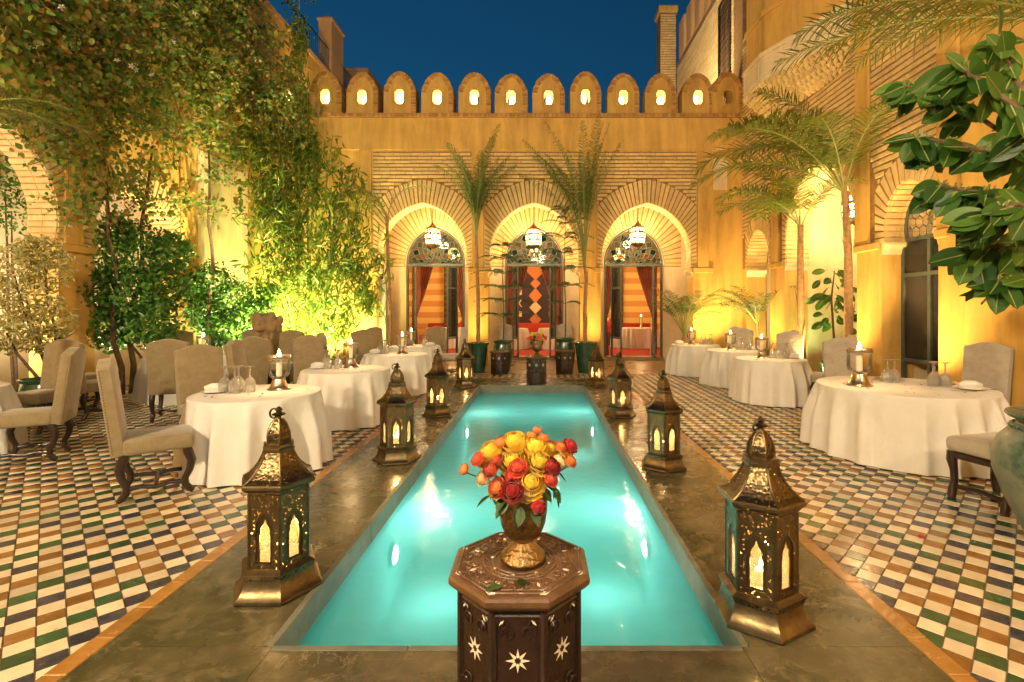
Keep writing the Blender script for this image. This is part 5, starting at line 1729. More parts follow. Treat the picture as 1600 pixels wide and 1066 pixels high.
def palm(name, label, base, trunk, fronds, mat, L, ll, lw, nl, seed, tr=.07, group=None, pot=False, bare=False, pts=None, tmat=None, start=.18, sag_=(.15, .65), spread=1.0, dense=False, narrow=1.0):
    """trunk: list of points above base; fronds: (azimuth, rise, droop, scale)"""
    t = thing(name, label, 'palm', base, 0, group)
    if trunk:
        b = MB(); n = len(trunk)
        q = []
        rad = []
        for i in range(n - 1):
            for k in range(6):
                f = k / 6; q.append(Vector(trunk[i]).lerp(Vector(trunk[i + 1]), f)); rad.append(tr * (1 - .35 * (i + f) / (n - 1)) * (1.0 + .10 * ((k % 2) - .5)))
        q.append(Vector(trunk[-1])); rad.append(tr * .75)
        b.tube(q, rad, 9); b.build('trunk', tmat or M['trunk'], t, smooth=50)
        hs = MB(); rr = random.Random(seed)      # torn old leaf sheaths
        for i in range(16):
            k = rr.randrange(2, len(q)); a = rr.uniform(0, 2 * PI); r_ = rad[k]
            p0 = q[k] + Vector((math.cos(a), math.sin(a), 0)) * r_ * .9
            p1 = q[k] + Vector((math.cos(a), math.sin(a), 0)) * r_ * rr.uniform(1.2, 1.8) + Vector((0, 0, rr.uniform(.12, .3)))
            sd = Vector((-math.sin(a), math.cos(a), 0)) * r_ * .5
            hs.add([p0 - sd, p0 + sd, p1 + sd * .2, p1 - sd * .2], [(0, 1, 2, 3)])
        o = hs.build('leaf_sheaths', M['trunk'], t, fix=False); o['kind'] = 'stuff'
        top = Vector(trunk[-1])
    else:
        top = Vector((0, 0, 0))
    fronds = list(fronds) + [(f_[0] + 43, f_[1] + .02, f_[2] * .85, f_[3] * .82) for f_ in fronds] if dense else list(fronds)
    fronds = [(f_[0], f_[1], f_[2] * narrow, f_[3]) + tuple(f_[4:]) for f_ in fronds]
    var = [frond_mesh(L, *fr[1:3], nl, ll, lw, mat, seed * 31 + i, twist=random.Random(i).uniform(-.25, .25), start=start, sag_=sag_, spread=spread) for i, fr in enumerate(fronds)]
    for i, fr in enumerate(fronds):
        s = fr[3]
        off = Vector((math.cos(R(fr[0])), math.sin(R(fr[0])), 0)) * (fr[4] if len(fr) > 4 else tr * .4)
        link_mesh('frond', var[i], t, top + off, (0, 0, R(fr[0])), (s, s, s))
    return t


PG = 'palms around the court'
palm('palm_tree', 'palm with a rough trunk beside the third right table', (5.40, 10.07, 0), [(0, 0, 0), (-.03, .02, 1.2), (-.06, 0, 2.4), (-.08, -.05, 3.35)],
     [(175, R(62), R(95), 1.0), (200, R(50), R(85), 1.05), (215, R(35), R(80), 1.0), (150, R(55), R(85), .9), (240, R(60), R(90), .95), (120, R(65), R(90), .8), (280, R(60), R(85), .85), (190, R(78), R(80), 1.0)], M['lf_palm'], 2.0, .50, .022, 66, 1, .085, PG)
palm('palm_tree', 'taller palm with a rough trunk between the right wall arches', (5.42, 8.66, 0), [(0, 0, 0), (.02, 0, 1.3), (0, -.02, 2.6), (-.04, 0, 3.7)],
     [(176, R(70), R(105), 1.12), (160, R(60), R(95), 1.1), (190, R(52), R(82), 1.15), (205, R(66), R(100), 1.05), (140, R(72), R(95), .95), (225, R(60), R(95), .95), (260, R(72), R(95), .85), (110, R(70), R(90), .8), (180, R(85), R(70), .95), (170, R(40), R(75), 1.05)], M['lf_palm'], 2.65, .56, .022, 80, 2, .085, PG)
palm('potted_palm', 'slender palm in the green pot left of the middle arch', (-1.59, 12.9, .70), [(0, 0, 0), (.0, 0, 1.2), (-.03, 0, 2.2), (-.05, 0, 2.9)],
     [(175, R(88), R(48), 1.0), (140, R(88), R(70), .95), (15, R(87), R(62), 1.0), (60, R(88), R(85), .85), (250, R(87), R(75), .95), (300, R(88), R(60), 1.0), (350, R(87), R(80), .85), (200, R(87), R(85), .85), (5, R(89), R(34), 1.15), (100, R(88), R(90), .8), (230, R(88), R(95), .8), (320, R(88), R(95), .8)], M['lf_palmd'], 2.55, .46, .014, 74, 3, .055, 'palms in pots before the arches', start=.32, sag_=(.7, 1.3), spread=.5, dense=True, narrow=.68)
palm('potted_palm', 'slender palm in the green pot right of the middle arch', (1.21, 12.8, .70), [(0, 0, 0), (-.02, 0, .9), (.02, 0, 1.7), (-.02, 0, 2.1)],
     [(178, R(90), R(46), 1.02), (165, R(86), R(60), .95), (185, R(82), R(58), .95), (150, R(88), R(60), .95), (20, R(90), R(26), 1.0), (40, R(89), R(34), .92), (250, R(88), R(55), .95), (300, R(89), R(38), 1.0), (345, R(88), R(44), .85), (200, R(88), R(75), .85), (5, R(90), R(22), 1.02), (170, R(84), R(85), .85), (120, R(88), R(70), .9)], M['lf_palmd'], 3.75, .44, .014, 74, 4, .055, 'palms in pots before the arches', start=.44, sag_=(.7, 1.3), spread=.5, dense=True, narrow=.72)
palm('palm_tree', 'thin palm with one arching frond left of the left arch', (-3.92, 12.9, 0), [(0, 0, 0), (.02, 0, 1.6), (-.03, 0, 3.0), (-.06, 0, 4.1)],
     [(5, R(82), R(110), .95), (180, R(75), R(130), 1.0), (200, R(70), R(140), .95), (165, R(60), R(120), .9), (215, R(78), R(150), 1.0), (190, R(50), R(120), .85), (150, R(72), R(140), .8)], M['lf_palm'], 1.75, .36, .020, 38, 5, .06, PG)
palm('small_palm', 'bushy small palm in a pot at the right end of the arcade', (3.95, 13.45, .52), [(0, 0, 0), (.0, 0, .2), (.02, 0, .4)],
     [(a, R(84 - (i % 4) * 5), R(80 - (i % 3) * 12), .8 + .1 * (i % 3)) for i, a in enumerate(range(0, 360, 20))], M['lf_palmd'], 1.7, .27, .016, 40, 6, .05, start=.42)
palm('small_palm', 'small palm leaning from the narrow far arch on the right', (5.72, 12.75, .3), [(0, 0, 0), (-.06, -.05, .5), (-.12, -.1, 1.0)],
     [(a, R(72 - (i % 3) * 10), R(70), .9 + .1 * (i % 2)) for i, a in enumerate((180, 160, 200, 220, 140, 240, 190, 260, 170, 300, 150, 210, 185))], M['lf_palmd'], 1.55, .28, .017, 40, 7, .05)
palm('palm_tree', 'palm whose fronds hang in from beyond the upper right edge', (5.3, 4.75, 0), [(0, 0, 0), (.1, 0, 1.6), (.2, 0, 3.1), (.2, 0, 4.35)],
     [(178, R(18), R(38), 1.0), (160, R(38), R(55), 1.0), (145, R(30), R(50), 1.05), (130, R(48), R(60), 1.0), (200, R(35), R(60), .7), (110, R(45), R(60), 1.0), (155, R(55), R(70), 1.1)], M['lf_palm'], 2.8, .56, .018, 62, 8, .10, PG)
palm('palm_tree', 'palm whose fronds poke in at the upper left edge', (-6.1, 5.0, 0), [(0, 0, 0), (-.05, 0, 1.4), (-.1, 0, 2.8), (-.1, 0, 3.5)],
     [(0, R(30), R(60), .8), (30, R(50), R(70), .8), (-20, R(48), R(70), .75), (60, R(40), R(60), .9), (90, R(45), R(60), .8)], M['lf_palm'], 1.5, .42, .022, 32, 9, .09, PG)


# ---- Norfolk pines
def norfolk(label, base, H, tiers, seed):
    t = thing('norfolk_pine', label, 'tree', base, 0, 'young pines in pots before the middle arch')
    rr = random.Random(seed)
    b = MB(); b.tube([(.02 * math.sin(z * 2.2), .015 * math.cos(z * 1.7), z) for z in [H * i / 10 for i in range(11)]], [.022 - .0016 * i for i in range(11)], 6); b.build('trunk', M['bark'], t, smooth=60)
    for (z, l, n) in tiers:
        a0 = rr.uniform(0, 2 * PI)
        for k in range(n):
            a = a0 + 2 * PI * k / n + rr.uniform(-.2, .2); ll = l * rr.uniform(.8, 1.1)
            m = MB(); N_ = 10
            pts = [Vector((ll * i / N_, 0, .16 * ll * math.sin(PI * .75 * i / N_) - .10 * ll * (i / N_) ** 2)) for i in range(N_ + 1)]
            m.tube(pts, [.008 - .0005 * i for i in range(N_ + 1)], 4)
            for i in range(2, N_ + 1):
                for s in (-1, 1):
                    tl = .13 * ll * math.sin(PI * (.15 + .8 * i / N_)) + .03
                    q0 = pts[i]; q1 = q0 + Vector((tl * .6, s * tl, -.02))
                    m.tube([q0, q0.lerp(q1, .5) + Vector((0, 0, .02)), q1], [.008, .010, .004], 4)
                for _ in range(5):
                    q = pts[i] + Vector((rr.uniform(-.03, .03), rr.uniform(-.05, .05), rr.uniform(-.01, .03))); d = Vector((.03, rr.uniform(-.03, .03), rr.uniform(0, .03)))
                    m.add([q, q + d * .5 + Vector((0, .006, 0)), q + d, q + d * .5 - Vector((0, .006, 0))], [(0, 1, 2, 3)])
            m.build('branch', M['lf_nor'], t, (0, 0, z), (0, 0, a), fix=False)
    return t


norfolk('thin young pine in the pot left of the middle doorway', (-.96, 13.2, .7), 2.95, [(.75, .85, 5), (1.15, .8, 5), (1.5, .85, 5), (1.9, .8, 5), (2.3, .6, 5), (2.65, .4, 5)], 3)
norfolk('taller young pine in the pot right of the middle doorway', (.70, 13.2, .75), 3.75, [(1.05, .55, 4), (1.5, .75, 5), (1.95, .85, 5), (2.4, .8, 5), (2.8, .8, 5), (3.2, .75, 5), (3.55, .5, 5)], 5)


# ---- rubber plants with big leaves, each leaf a part
def rubber_leaf(L, W, seed):
    b = MB(); n = 7; rr = random.Random(seed)
    rows = []
    for i in range(n + 1):
        f = i / n
        w = W * .5 * math.sin(PI * min(1, f * .93 + .05)) ** .72
        if i == n: w = .001
        zc = -.10 * L * f * f; zz = .10 * W
        rows.append([(-w, f * L, zc + zz * (w / W) * 1.6), (-w * .5, f * L, zc + zz * .5 * (w / W)), (0, f * L, zc - .004), (w * .5, f * L, zc + zz * .5 * (w / W)), (w, f * L, zc + zz * (w / W) * 1.6)])
    vs = [v for r_ in rows for v in r_]; fs = []
    for i in range(n):
        for j in range(4): fs.append((i * 5 + j, i * 5 + j + 1, i * 5 + j + 6, i * 5 + j + 5))
    b.add(vs, fs)
    b.tube([(0, -.05, .005), (0, 0, .002), (0, L * .5, -.035 * L), (0, L * .95, -.095 * L)], [.006, .006, .004, .002], 4, m=1)
    return b.mesh('leaf', [M['lf_rub'], M['midrib']], smooth=60, fix=False)


M['midrib'] = pbr('leaf_midrib', (.22, .24, .07), rough=.5)
RL = [rubber_leaf(.23, .135, 1), rubber_leaf(.25, .14, 2), rubber_leaf(.20, .13, 3), rubber_leaf(.22, .12, 4)]


def put_leaf(t, p, out, seed, s=1.0, hang=None):
    rr = random.Random(seed)
    d = Vector(out); d.normalize()
    z = Vector((rr.uniform(-.6, .35), rr.uniform(-1.3, -.5), rr.uniform(-.1, .8)))
    x = d.cross(z).normalized(); z = x.cross(d)
    m = Matrix((x, d, z)).transposed()
    o = link_mesh('leaf', RL[rr.randrange(4)], t, Vector(p) - t.location, m.to_euler(), (s, s, s))
    return o


rub = thing('rubber_plant', 'large rubber plant with glossy dark leaves hanging in from the right', 'rubber plant', (3.72, 3.3, 0))
brs = [([(1720, 560), (1660, 330), (1600, 230), (1510, 170), (1455, 140), (1412, 135)], 3.0), ([(1600, 230), (1530, 235), (1475, 222), (1432, 215)], 2.95), ([(1650, 320), (1560, 300), (1510, 300), (1470, 290)], 2.9),
       ([(1680, 400), (1610, 380), (1550, 385), (1520, 395)], 2.8), ([(1690, 450), (1620, 430), (1560, 440)], 2.75), ([(1640, 260), (1600, 150), (1570, 90), (1560, 60)], 2.9), ([(1640, 300), (1590, 170), (1530, 125), (1500, 105)], 2.7), ([(1660, 360), (1590, 320), (1540, 335)], 2.6)]
b = MB(); li = 0
for path, d in brs:
    pp = [P(x, y, d + .05 * i) for i, (x, y) in enumerate(path)]
    b.tube([p - rub.location for p in pp], [.020 - .0025 * i for i in range(len(pp))], 6)
    for i in range(1, len(pp)):
        n = 12 if i == len(pp) - 1 else 8
        for k in range(n):
            f = 1.0 if i == len(pp) - 1 and k < 4 else rng.random()
            p = pp[i - 1].lerp(pp[i], f)
            a = rng.uniform(0, 2 * PI)
            along = (pp[i] - pp[i - 1]).normalized()
            out = along * rng.uniform(.1, .8) + Vector((math.cos(a) * .8, math.sin(a) * .5, rng.uniform(-1.5, .05)))
            put_leaf(rub, p, out, 1000 + li, rng.uniform(.70, 1.08)); li += 1
b.tube([P(1720, 560, 3.0) - rub.location, Vector((.03, 0, 1.0)), Vector((0, 0, .8))], [.022, .028, .03], 7)
b.build('branch', M['bark'], rub, smooth=60)
rub2 = thing('rubber_plant', 'green lit rubber plant inside the wide right arch', 'rubber plant', (6.55, 11.0, 0))
b = MB(); b.tube([(0, 0, 0), (.02, -.02, 1.0), (-.02, 0, 1.9), (.05, .0, 2.5)], [.03, .026, .02, .012], 6); b.build('branch', M['bark'], rub2, smooth=60)
for i in range(46):
    z = rng.uniform(1.1, 2.55); a = rng.uniform(0, 2 * PI); r_ = rng.uniform(.05, .35)
    put_leaf(rub2, (6.55 + r_ * math.cos(a), 11.0 + r_ * math.sin(a), z), (math.cos(a), math.sin(a), rng.uniform(-1.2, .3)), 3000 + i, 1.15)


# ---- pots
def pot(label, base, r, h, mat, style=0, name='plant_pot', soil=True):
    t = thing(name, label, 'plant pot', base, 0, 'glazed plant pots')
    b = MB()
    if style == 0:
        prof = [(r * .62, 0), (r * .66, .02), (r * .74, h * .3), (r * .84, h * .62), (r * .93, h * .88), (r * .97, h * .93), (r * 1.05, h * .94), (r * 1.06, h * .985), (r * 1.0, h), (r * .90, h * .985), (r * .86, h * .85)]
    else:
        prof = [(r * .72, 0), (r * .78, .03), (r * .92, h * .3), (r * .98, h * .55), (r * .92, h * .82), (r * .86, h * .90), (r * .98, h * .94), (r * 1.0, h * .985), (r * .93, h), (r * .84, h * .97), (r * .8, h * .85)]
    b.lathe(prof, 32, capb=True); b.build('vessel', mat, t, smooth=50)
    if soil:
        b = MB(); b.lathe([(.001, h * .875), (r * .5, h * .88), (r * .87, h * .87)], 24); b.build('soil', M['soil'], t, fix=False)
    return t


pot('tall dark green glazed pot left of the dark side tables', (-1.59, 12.9, .004), .27, .78, M['potgreen'])
pot('dark green glazed pot behind the left dark side table', (-.97, 13.2, .004), .26, .82, M['potgreen'], 1)
pot('dark green glazed pot behind the right dark side table', (.70, 13.2, .004), .28, .88, M['potgreen'], 1)
pot('tall dark green glazed pot right of the dark side tables', (1.21, 12.8, .004), .29, .80, M['potgreen'])
pot('square looking dark pot under the small palm by the arcade', (3.95, 13.45, .004), .24, .62, M['potgreen'])
pot('dark green pot on the floor behind the left edge chairs', (-7.2, 7.2, .004), .30, .62, M['potgreen'], 1)
pot('pot hidden under the palm in the narrow far arch', (5.75, 12.75, .004), .22, .38, M['potgreen'])
pot('dark pot holding the green lit rubber plant', (6.55, 11.0, .008), .24, .45, M['potgreen'])
ur = thing('garden_urn', 'large weathered green urn with a rope collar at the right edge', 'urn', (3.62, 3.35, 0))
b = MB(); b.lathe([(.20, 0), (.22, .02), (.27, .12), (.35, .30), (.405, .48), (.41, .58), (.375, .70), (.30, .785), (.265, .815), (.27, .835), (.315, .855), (.335, .875), (.33, .893), (.29, .90), (.25, .885), (.24, .82)], 48, capb=True)
b.build('vessel', M['urn'], ur, smooth=50)
b = MB()
n = 140
for s in range(2):
    b.tube([((.297 + .010 * math.cos(30 * 2 * PI * i / n + s * PI)) * math.cos(2 * PI * i / n), (.297 + .010 * math.cos(30 * 2 * PI * i / n + s * PI)) * math.sin(2 * PI * i / n), .792 + .010 * math.sin(30 * 2 * PI * i / n + s * PI)) for i in range(n + 1)], .011, 5, cap=False)
b.build('rope_collar', M['urn'], ur, smooth=60, fix=False)
b = MB(); b.lathe([(.001, .80), (.24, .80)], 24); b.build('soil', M['soil'], ur, fix=False)
# ================================================================== carved octagonal tables, vases, bouquets
def oct_pts(r, z, ph=R(22.5)):
    return [(r * math.cos(ph + 2 * PI * k / 8), r * math.sin(ph + 2 * PI * k / 8), z) for k in range(8)]


def star(c, u, v, n, ro, ri, k=8, off=0.0):
    """little inlaid star of kite rays: plates standing 1.5 mm proud"""
    b = MB()
    for i in range(k):
        a = 2 * PI * i / k + off
        p = [c + u * (ri * .35 * math.cos(a)) + v * (ri * .35 * math.sin(a)), c + u * (ri * math.cos(a - PI / k)) + v * (ri * math.sin(a - PI / k)),
             c + u * (ro * math.cos(a)) + v * (ro * math.sin(a)), c + u * (ri * math.cos(a + PI / k)) + v * (ri * math.sin(a + PI / k))]
        p[0] = c + u * (ri * .62 * math.cos(a)) + v * (ri * .62 * math.sin(a))
        b.hexa(p, [q + n * .0018 for q in p])
    return b


def side_table(label, loc, D, H, detail=True):
    """D across flats"""
    t = thing('carved_side_table', label, 'side table', loc, 0, 'carved octagonal side tables')
    r = D / 2 / math.cos(R(22.5))
    rb_ = r * .84; apb = rb_ * math.cos(R(22.5))
    b = MB(); b.lathe([(rb_, .0), (rb_, H - .055)], 8, phase=R(22.5), capt=True); b.build('body', M['carved_d'], t)
    b = MB(); b.lathe([(rb_ * 1.0, H - .056), (r * .93, H - .048), (r * .985, H - .034), (r, H - .026), (r, H - .012), (r * .975, H - .004), (r * .95, H)], 8, phase=R(22.5), capt=True, capb=True)
    top = b.build('top', M['carved'], t)
    post = MB(); post.tube([(0, 0, 0), (0, 0, H - .058)], .012, 6); pme = post.mesh('corner_post', M['carved_d'])
    for k in range(8):
        a = R(22.5) + 2 * PI * k / 8; link_mesh('corner_post', pme, t, (rb_ * math.cos(a) * .995, rb_ * math.sin(a) * .995, 0))
    for k in range(8):
        a = 2 * PI * k / 8
        n = Vector((math.cos(a), math.sin(a), 0)); u = Vector((-math.sin(a), math.cos(a), 0)); v = Vector((0, 0, 1))
        w = rb_ * math.sin(R(22.5))
        c = n * (apb + .0005) + v * (H * .70)
        star(c, u, v, n, w * .46, w * .17).build('star_inlay', M['bone'], t)
        # raised frame with carved leaf scrolls in the corners of the panel
        fr_b = MB()
        z0, z1 = H * .46, H - .075
        for (p, q) in (((-w * .86, z0), (-w * .86, z1)), ((w * .86, z0), (w * .86, z1)), ((-w * .86, z0), (w * .86, z0)), ((-w * .86, z1), (w * .86, z1))):
            fr_b.tube([n * apb + u * p[0] + v * p[1], n * apb + u * q[0] + v * q[1]], .006, 5)
        if detail:
            for sx in (-1, 1):
                for (zc, sz_) in ((z1 - .035, -1), (z0 + .035, 1)):
                    for q in range(2):
                        pts = []
                        for i in range(15):
                            th = i / 14 * 2.4 * PI; rad = (.030 - .024 * i / 14) * w / .08
                            pts.append(n * (apb + .002) + u * (sx * (w * .60 - q * .018) + sx * rad * math.cos(th) * .8) + v * (zc + sz_ * q * .022 + rad * math.sin(th) * .9))
                        fr_b.tube(pts, [.0045 * (1 - .5 * i / 14) for i in range(15)], 5)
        fr_b.build('carved_panel', M['carved_d'], t, smooth=60, fix=False)
        dd = MB()
        for sx in (-1, 1):
            for zz, sl in ((z1 - .018, -1), (z0 + .022, 1)):
                cc = n * (apb + .004) + u * (sx * w * .62) + v * zz
                e1 = (u * sx * sl + v).normalized(); e2 = (v * sx * sl * -1 + u).normalized() if False else (u - v * sx * sl).normalized()
                p = [cc + e1 * .011, cc + e2 * .0035, cc - e1 * .011, cc - e2 * .0035]; dd.hexa(p, [q + n * .003 for q in p])
        dd.build('bone_chip', M['bone'], t)
        # pierced arch foot: dark keyhole plate
        kh = [(w * .5 * math.cos(R(q)), H * .17 + w * .62 * math.sin(R(q))) for q in range(-40, 221, 20)] + [(-w * .62, .004), (w * .62, .004)]
        ar = MB(); ar.extrude([[(x, z) for x, z in kh]], lambda x, z, s: tuple(n * (apb + s) + u * x + v * z), .0006, .003); ar.build('foot_arch', M['soil'], t)
    if detail:
        rel = MB()
        # rings of the carved top
        for (rr_, w_) in ((.88, .004), (.80, .003)):
            p8 = oct_pts(r * rr_, H + .0015); rel.tube(p8 + [p8[0]], w_, 5, cap=False)
        for rr_ in (.50, .43, .36):
            rel.tube([(r * rr_ * math.cos(q), r * rr_ * math.sin(q), H + .0015) for q in [2 * PI * i / 40 for i in range(41)]], .003, 5, cap=False)
        for i in range(28):      # lattice between the rings
            a = 2 * PI * i / 28
            for s in (-1, 1): rel.tube([(r * .44 * math.cos(a), r * .44 * math.sin(a), H + .0012), (r * .50 * math.cos(a + s * .16), r * .50 * math.sin(a + s * .16), H + .0012)], .0024, 4)
        for k in range(8):
            a = 2 * PI * k / 8
            for s in (-1, 1):
                for (rc, ac, sc) in ((.62, .15, .075), (.70, .26, .05), (.58, .33, .05), (.71, .07, .04)):
                    cx_, cy_ = r * rc * math.cos(a + s * ac), r * rc * math.sin(a + s * ac)
                    pts = []
                    for i in range(16):
                        th = a + s * (i / 15 * 3.0 * PI); q = r * sc * (1 - .8 * i / 15)
                        pts.append((cx_ + q * math.cos(th), cy_ + q * math.sin(th), H + .001))
                    rel.tube(pts, [.0038 * (1 - .45 * i / 15) for i in range(16)], 5)
            # border of little pegs along the edge
            e0, e1 = Vector(oct_pts(r * .84, H)[k]), Vector(oct_pts(r * .84, H)[(k + 1) % 8])
            for i in range(1, 15):
                for q in (-1, 1):
                    c = e0.lerp(e1, (i + (.25 if q > 0 else -.25)) / 15); c2 = c * (1 + q * .012); c2.z = H
                    rel.box(c2 + Vector((0, 0, .001)), (.0055, .0055, .003), Matrix.Rotation(a + .4, 3, 'Z'))
        rel.build('carved_relief', M['carved'], top, smooth=40, fix=False)
        for k in range(8):
            a = R(22.5) + 2 * PI * k / 8
            for (rc, l, w_, da) in ((.87, .016, .009, 0), (.665, .013, .005, 0), (.40, .006, .006, .2)):
                c = Vector((r * rc * math.cos(a + da), r * rc * math.sin(a + da), H)); e1 = Vector((-math.sin(a), math.cos(a), 0)); e2 = Vector((math.cos(a), math.sin(a), 0))
                if rc < .7: e1, e2 = e2, e1
                p = [c + e1 * l, c + e2 * w_, c - e1 * l, c - e2 * w_]
                d_ = MB(); d_.hexa(p, [q + Vector((0, 0, .0022)) for q in p]); d_.build('bone_diamond', M['bone'], top)
    return t


FT = (-.066, 1.742)
side_table('carved octagonal table with bone star inlays in the foreground', (FT[0], FT[1], .004), .472, .716)
side_table('small dark inlaid table at the far end of the pool holding a vase', (-.055, 10.95, .004), .50, .60, True)
side_table('small dark inlaid table before the left green pots', (-1.01, 12.62, .004), .48, .58, False)
side_table('small dark inlaid table before the right green pots', (.655, 12.62, .004), .48, .60, False)


def goblet(label, loc, s, mat):
    t = thing('brass_vase', label, 'vase', loc)
    b = MB(); b.lathe([(.080 * s, 0), (.083 * s, .006 * s), (.080 * s, .018 * s), (.066 * s, .028 * s), (.058 * s, .040 * s), (.050 * s, .048 * s), (.040 * s, .056 * s), (.034 * s, .070 * s)], 40, capb=True); b.build('foot', mat, t, smooth=50)
    b = MB(); b.lathe([(.034 * s, .069 * s), (.046 * s, .076 * s), (.066 * s, .096 * s), (.080 * s, .130 * s), (.087 * s, .175 * s), (.089 * s, .225 * s), (.091 * s, .246 * s), (.087 * s, .247 * s), (.083 * s, .22 * s), (.078 * s, .15 * s)], 40, capb=True); b.build('cup', mat, t, smooth=50)
    return t


goblet('worn brass goblet vase on the foreground carved table', (FT[0] + .01, FT[1] + .0, .726), .98, M['vase'])
goblet('worn brass vase on the small table at the far end of the pool', (-.04, 10.95, .608), 1.35, M['vase'])


def rose_mesh(seed, open_=1.0):
    """a rose of cupped petals wrapped round a bud, about 1.3 across, opening along +Z"""
    rr = random.Random(seed); b = MB()
    whorls = [(3, .15, 8, .30), (3, .22, 16, .27), (4, .30, 26, .22), (5, .39, 38, .15), (5, .48, 52, .07), (6, .56, 66, .0)]
    nu, nv = 6, 6
    for wi, (n, rad, tt, zo) in enumerate(whorls):
        a0 = rr.uniform(0, 2 * PI)
        for k in range(n):
            a = a0 + 2 * PI * k / n + rr.uniform(-.12, .12)
            top = R(tt * open_ + rr.uniform(-5, 5)); bot = R(158)
            half = PI / n * 1.35
            r_ = rad * rr.uniform(.95, 1.06)
            vs = []
            for i in range(nv):
                f = i / (nv - 1)
                th = bot + (top - bot) * f
                for j in range(nu + 1):
                    g_ = 2 * j / nu - 1
                    ang = a + half * g_ * (.45 + .55 * math.sin(PI * min(.62, .15 + f * .55)))
                    drop = .13 * r_ * abs(g_) ** 2.5 * f
                    lip = .16 * r_ * max(0, f - .75) / .25 * (wi / 5)
                    wav = .03 * r_ * math.sin(5 * g_ + k) * f
                    rho = r_ * math.sin(th) * (1.0 + .03 * g_ * g_) + lip + wav
                    vs.append((rho * math.cos(ang), rho * math.sin(ang), r_ * math.cos(th) * .92 - drop - lip * .5 + zo * .6 - .05))
            fs = []
            for i in range(nv - 1):
                for j in range(nu): fs.append((i * (nu + 1) + j, i * (nu + 1) + j + 1, (i + 1) * (nu + 1) + j + 1, (i + 1) * (nu + 1) + j))
            b.add(vs, fs)
    return b


def petalmat(name, c1, c2):
    m = pbr(name, c1, c2, scale=3, rough=.5, vary=.18)
    nt = m.node_tree; N = nt.nodes; L = nt.links; b = N['Principled BSDF']
    b.inputs['Sheen Weight'].default_value = .3
    t = N.new('ShaderNodeBsdfTranslucent'); src = b.inputs['Base Color'].links[0].from_socket; L.new(src, t.inputs[0])
    ms = N.new('ShaderNodeMixShader'); ms.inputs[0].default_value = .3; L.new(b.outputs[0], ms.inputs[1]); L.new(t.outputs[0], ms.inputs[2]); L.new(ms.outputs[0], N['Material Output'].inputs['Surface'])
    return m


PM = {'yellow': petalmat('yellow_rose', (.88, .60, .02), (.95, .74, .08)), 'orange': petalmat('orange_rose', (.80, .20, .03), (.88, .34, .08)), 'red': petalmat('red_rose', (.42, .008, .012), (.55, .02, .02)),
      'coral': petalmat('coral_rose', (.70, .07, .035), (.80, .15, .07)), 'cream': petalmat('cream_rose', (.80, .60, .25), (.86, .70, .38))}
RM = {}
for c in PM:
    RM[c] = [rose_mesh(hash_, o_).mesh('rose', PM[c], smooth=180, fix=False) for hash_, o_ in ((1, 1.55), (2, 1.25), (3, .6))]
M['stemgreen'] = pbr('flower_stem', (.05, .10, .02), (.08, .14, .03), rough=.5)
M['lf_rose'] = leafmat('rose_leaves', [(.015, .04, .010), (.03, .075, .015), (.05, .11, .02)], .4, .25, island=False)
rlf = MB(); rlf.add([(0, 0, 0), (.016, .02, .004), (.019, .04, .003), (.012, .06, -.003), (0, .075, -.010), (-.012, .06, -.003), (-.019, .04, .003), (-.016, .02, .004), (0, .035, -.003)], [(0, 1, 8), (1, 2, 8), (2, 3, 8), (3, 4, 8), (4, 5, 8), (5, 6, 8), (6, 7, 8), (7, 0, 8)])
rlf_me = rlf.mesh('leaf', M['lf_rose'], smooth=60, fix=False)


def bouquet(label, vase_top, blooms, leaves, scale_px, seed):
    """blooms: (dx, dy, dz, size, colour, variant) in metres from the vase mouth"""
    t = thing('rose_bouquet', label, 'bouquet', vase_top)
    rr = random.Random(seed); st_ = MB()
    for (dx, dy, dz, s, c, v) in blooms:
        d = Vector((dx, dy - .02, dz + .03)).normalized()
        q = d.to_track_quat('Z', 'Y').to_euler()
        link_mesh('rose', RM[c][v], t, (dx, dy, dz), q, (s * .74, s * .74, s * .74))
        st_.tube([(dx * .15, dy * .15, -.14), (dx * .45, dy * .45, dz * .35), (dx, dy, dz - s * .22)], .0022, 5)
        if v == 2:
            st_.lathe([(.001, -.30 * s), (.16 * s, -.22 * s), (.22 * s, -.05 * s)], 6, (dx, dy, dz))
    st_.build('stems', M['stemgreen'], t, fix=False)
    for (dx, dy, dz, s) in leaves:
        d = Vector((dx, dy, dz - .05)).normalized()
        o = link_mesh('leaf', rlf_me, t, (dx * .75, dy * .75, dz), (rr.uniform(-1.6, -.4), rr.uniform(-.5, .5), math.atan2(-dx, dy)), (s, s, s))
    return t


VT = Vector((FT[0] + .01, FT[1], .965))
spx = 442.0
cx0, cy0 = 818.5, 774.0


def fl_(px, py, depth, s, c, v=0):
    return ((px - cx0) / spx, depth, (cy0 - py) / spx, s, c, v)


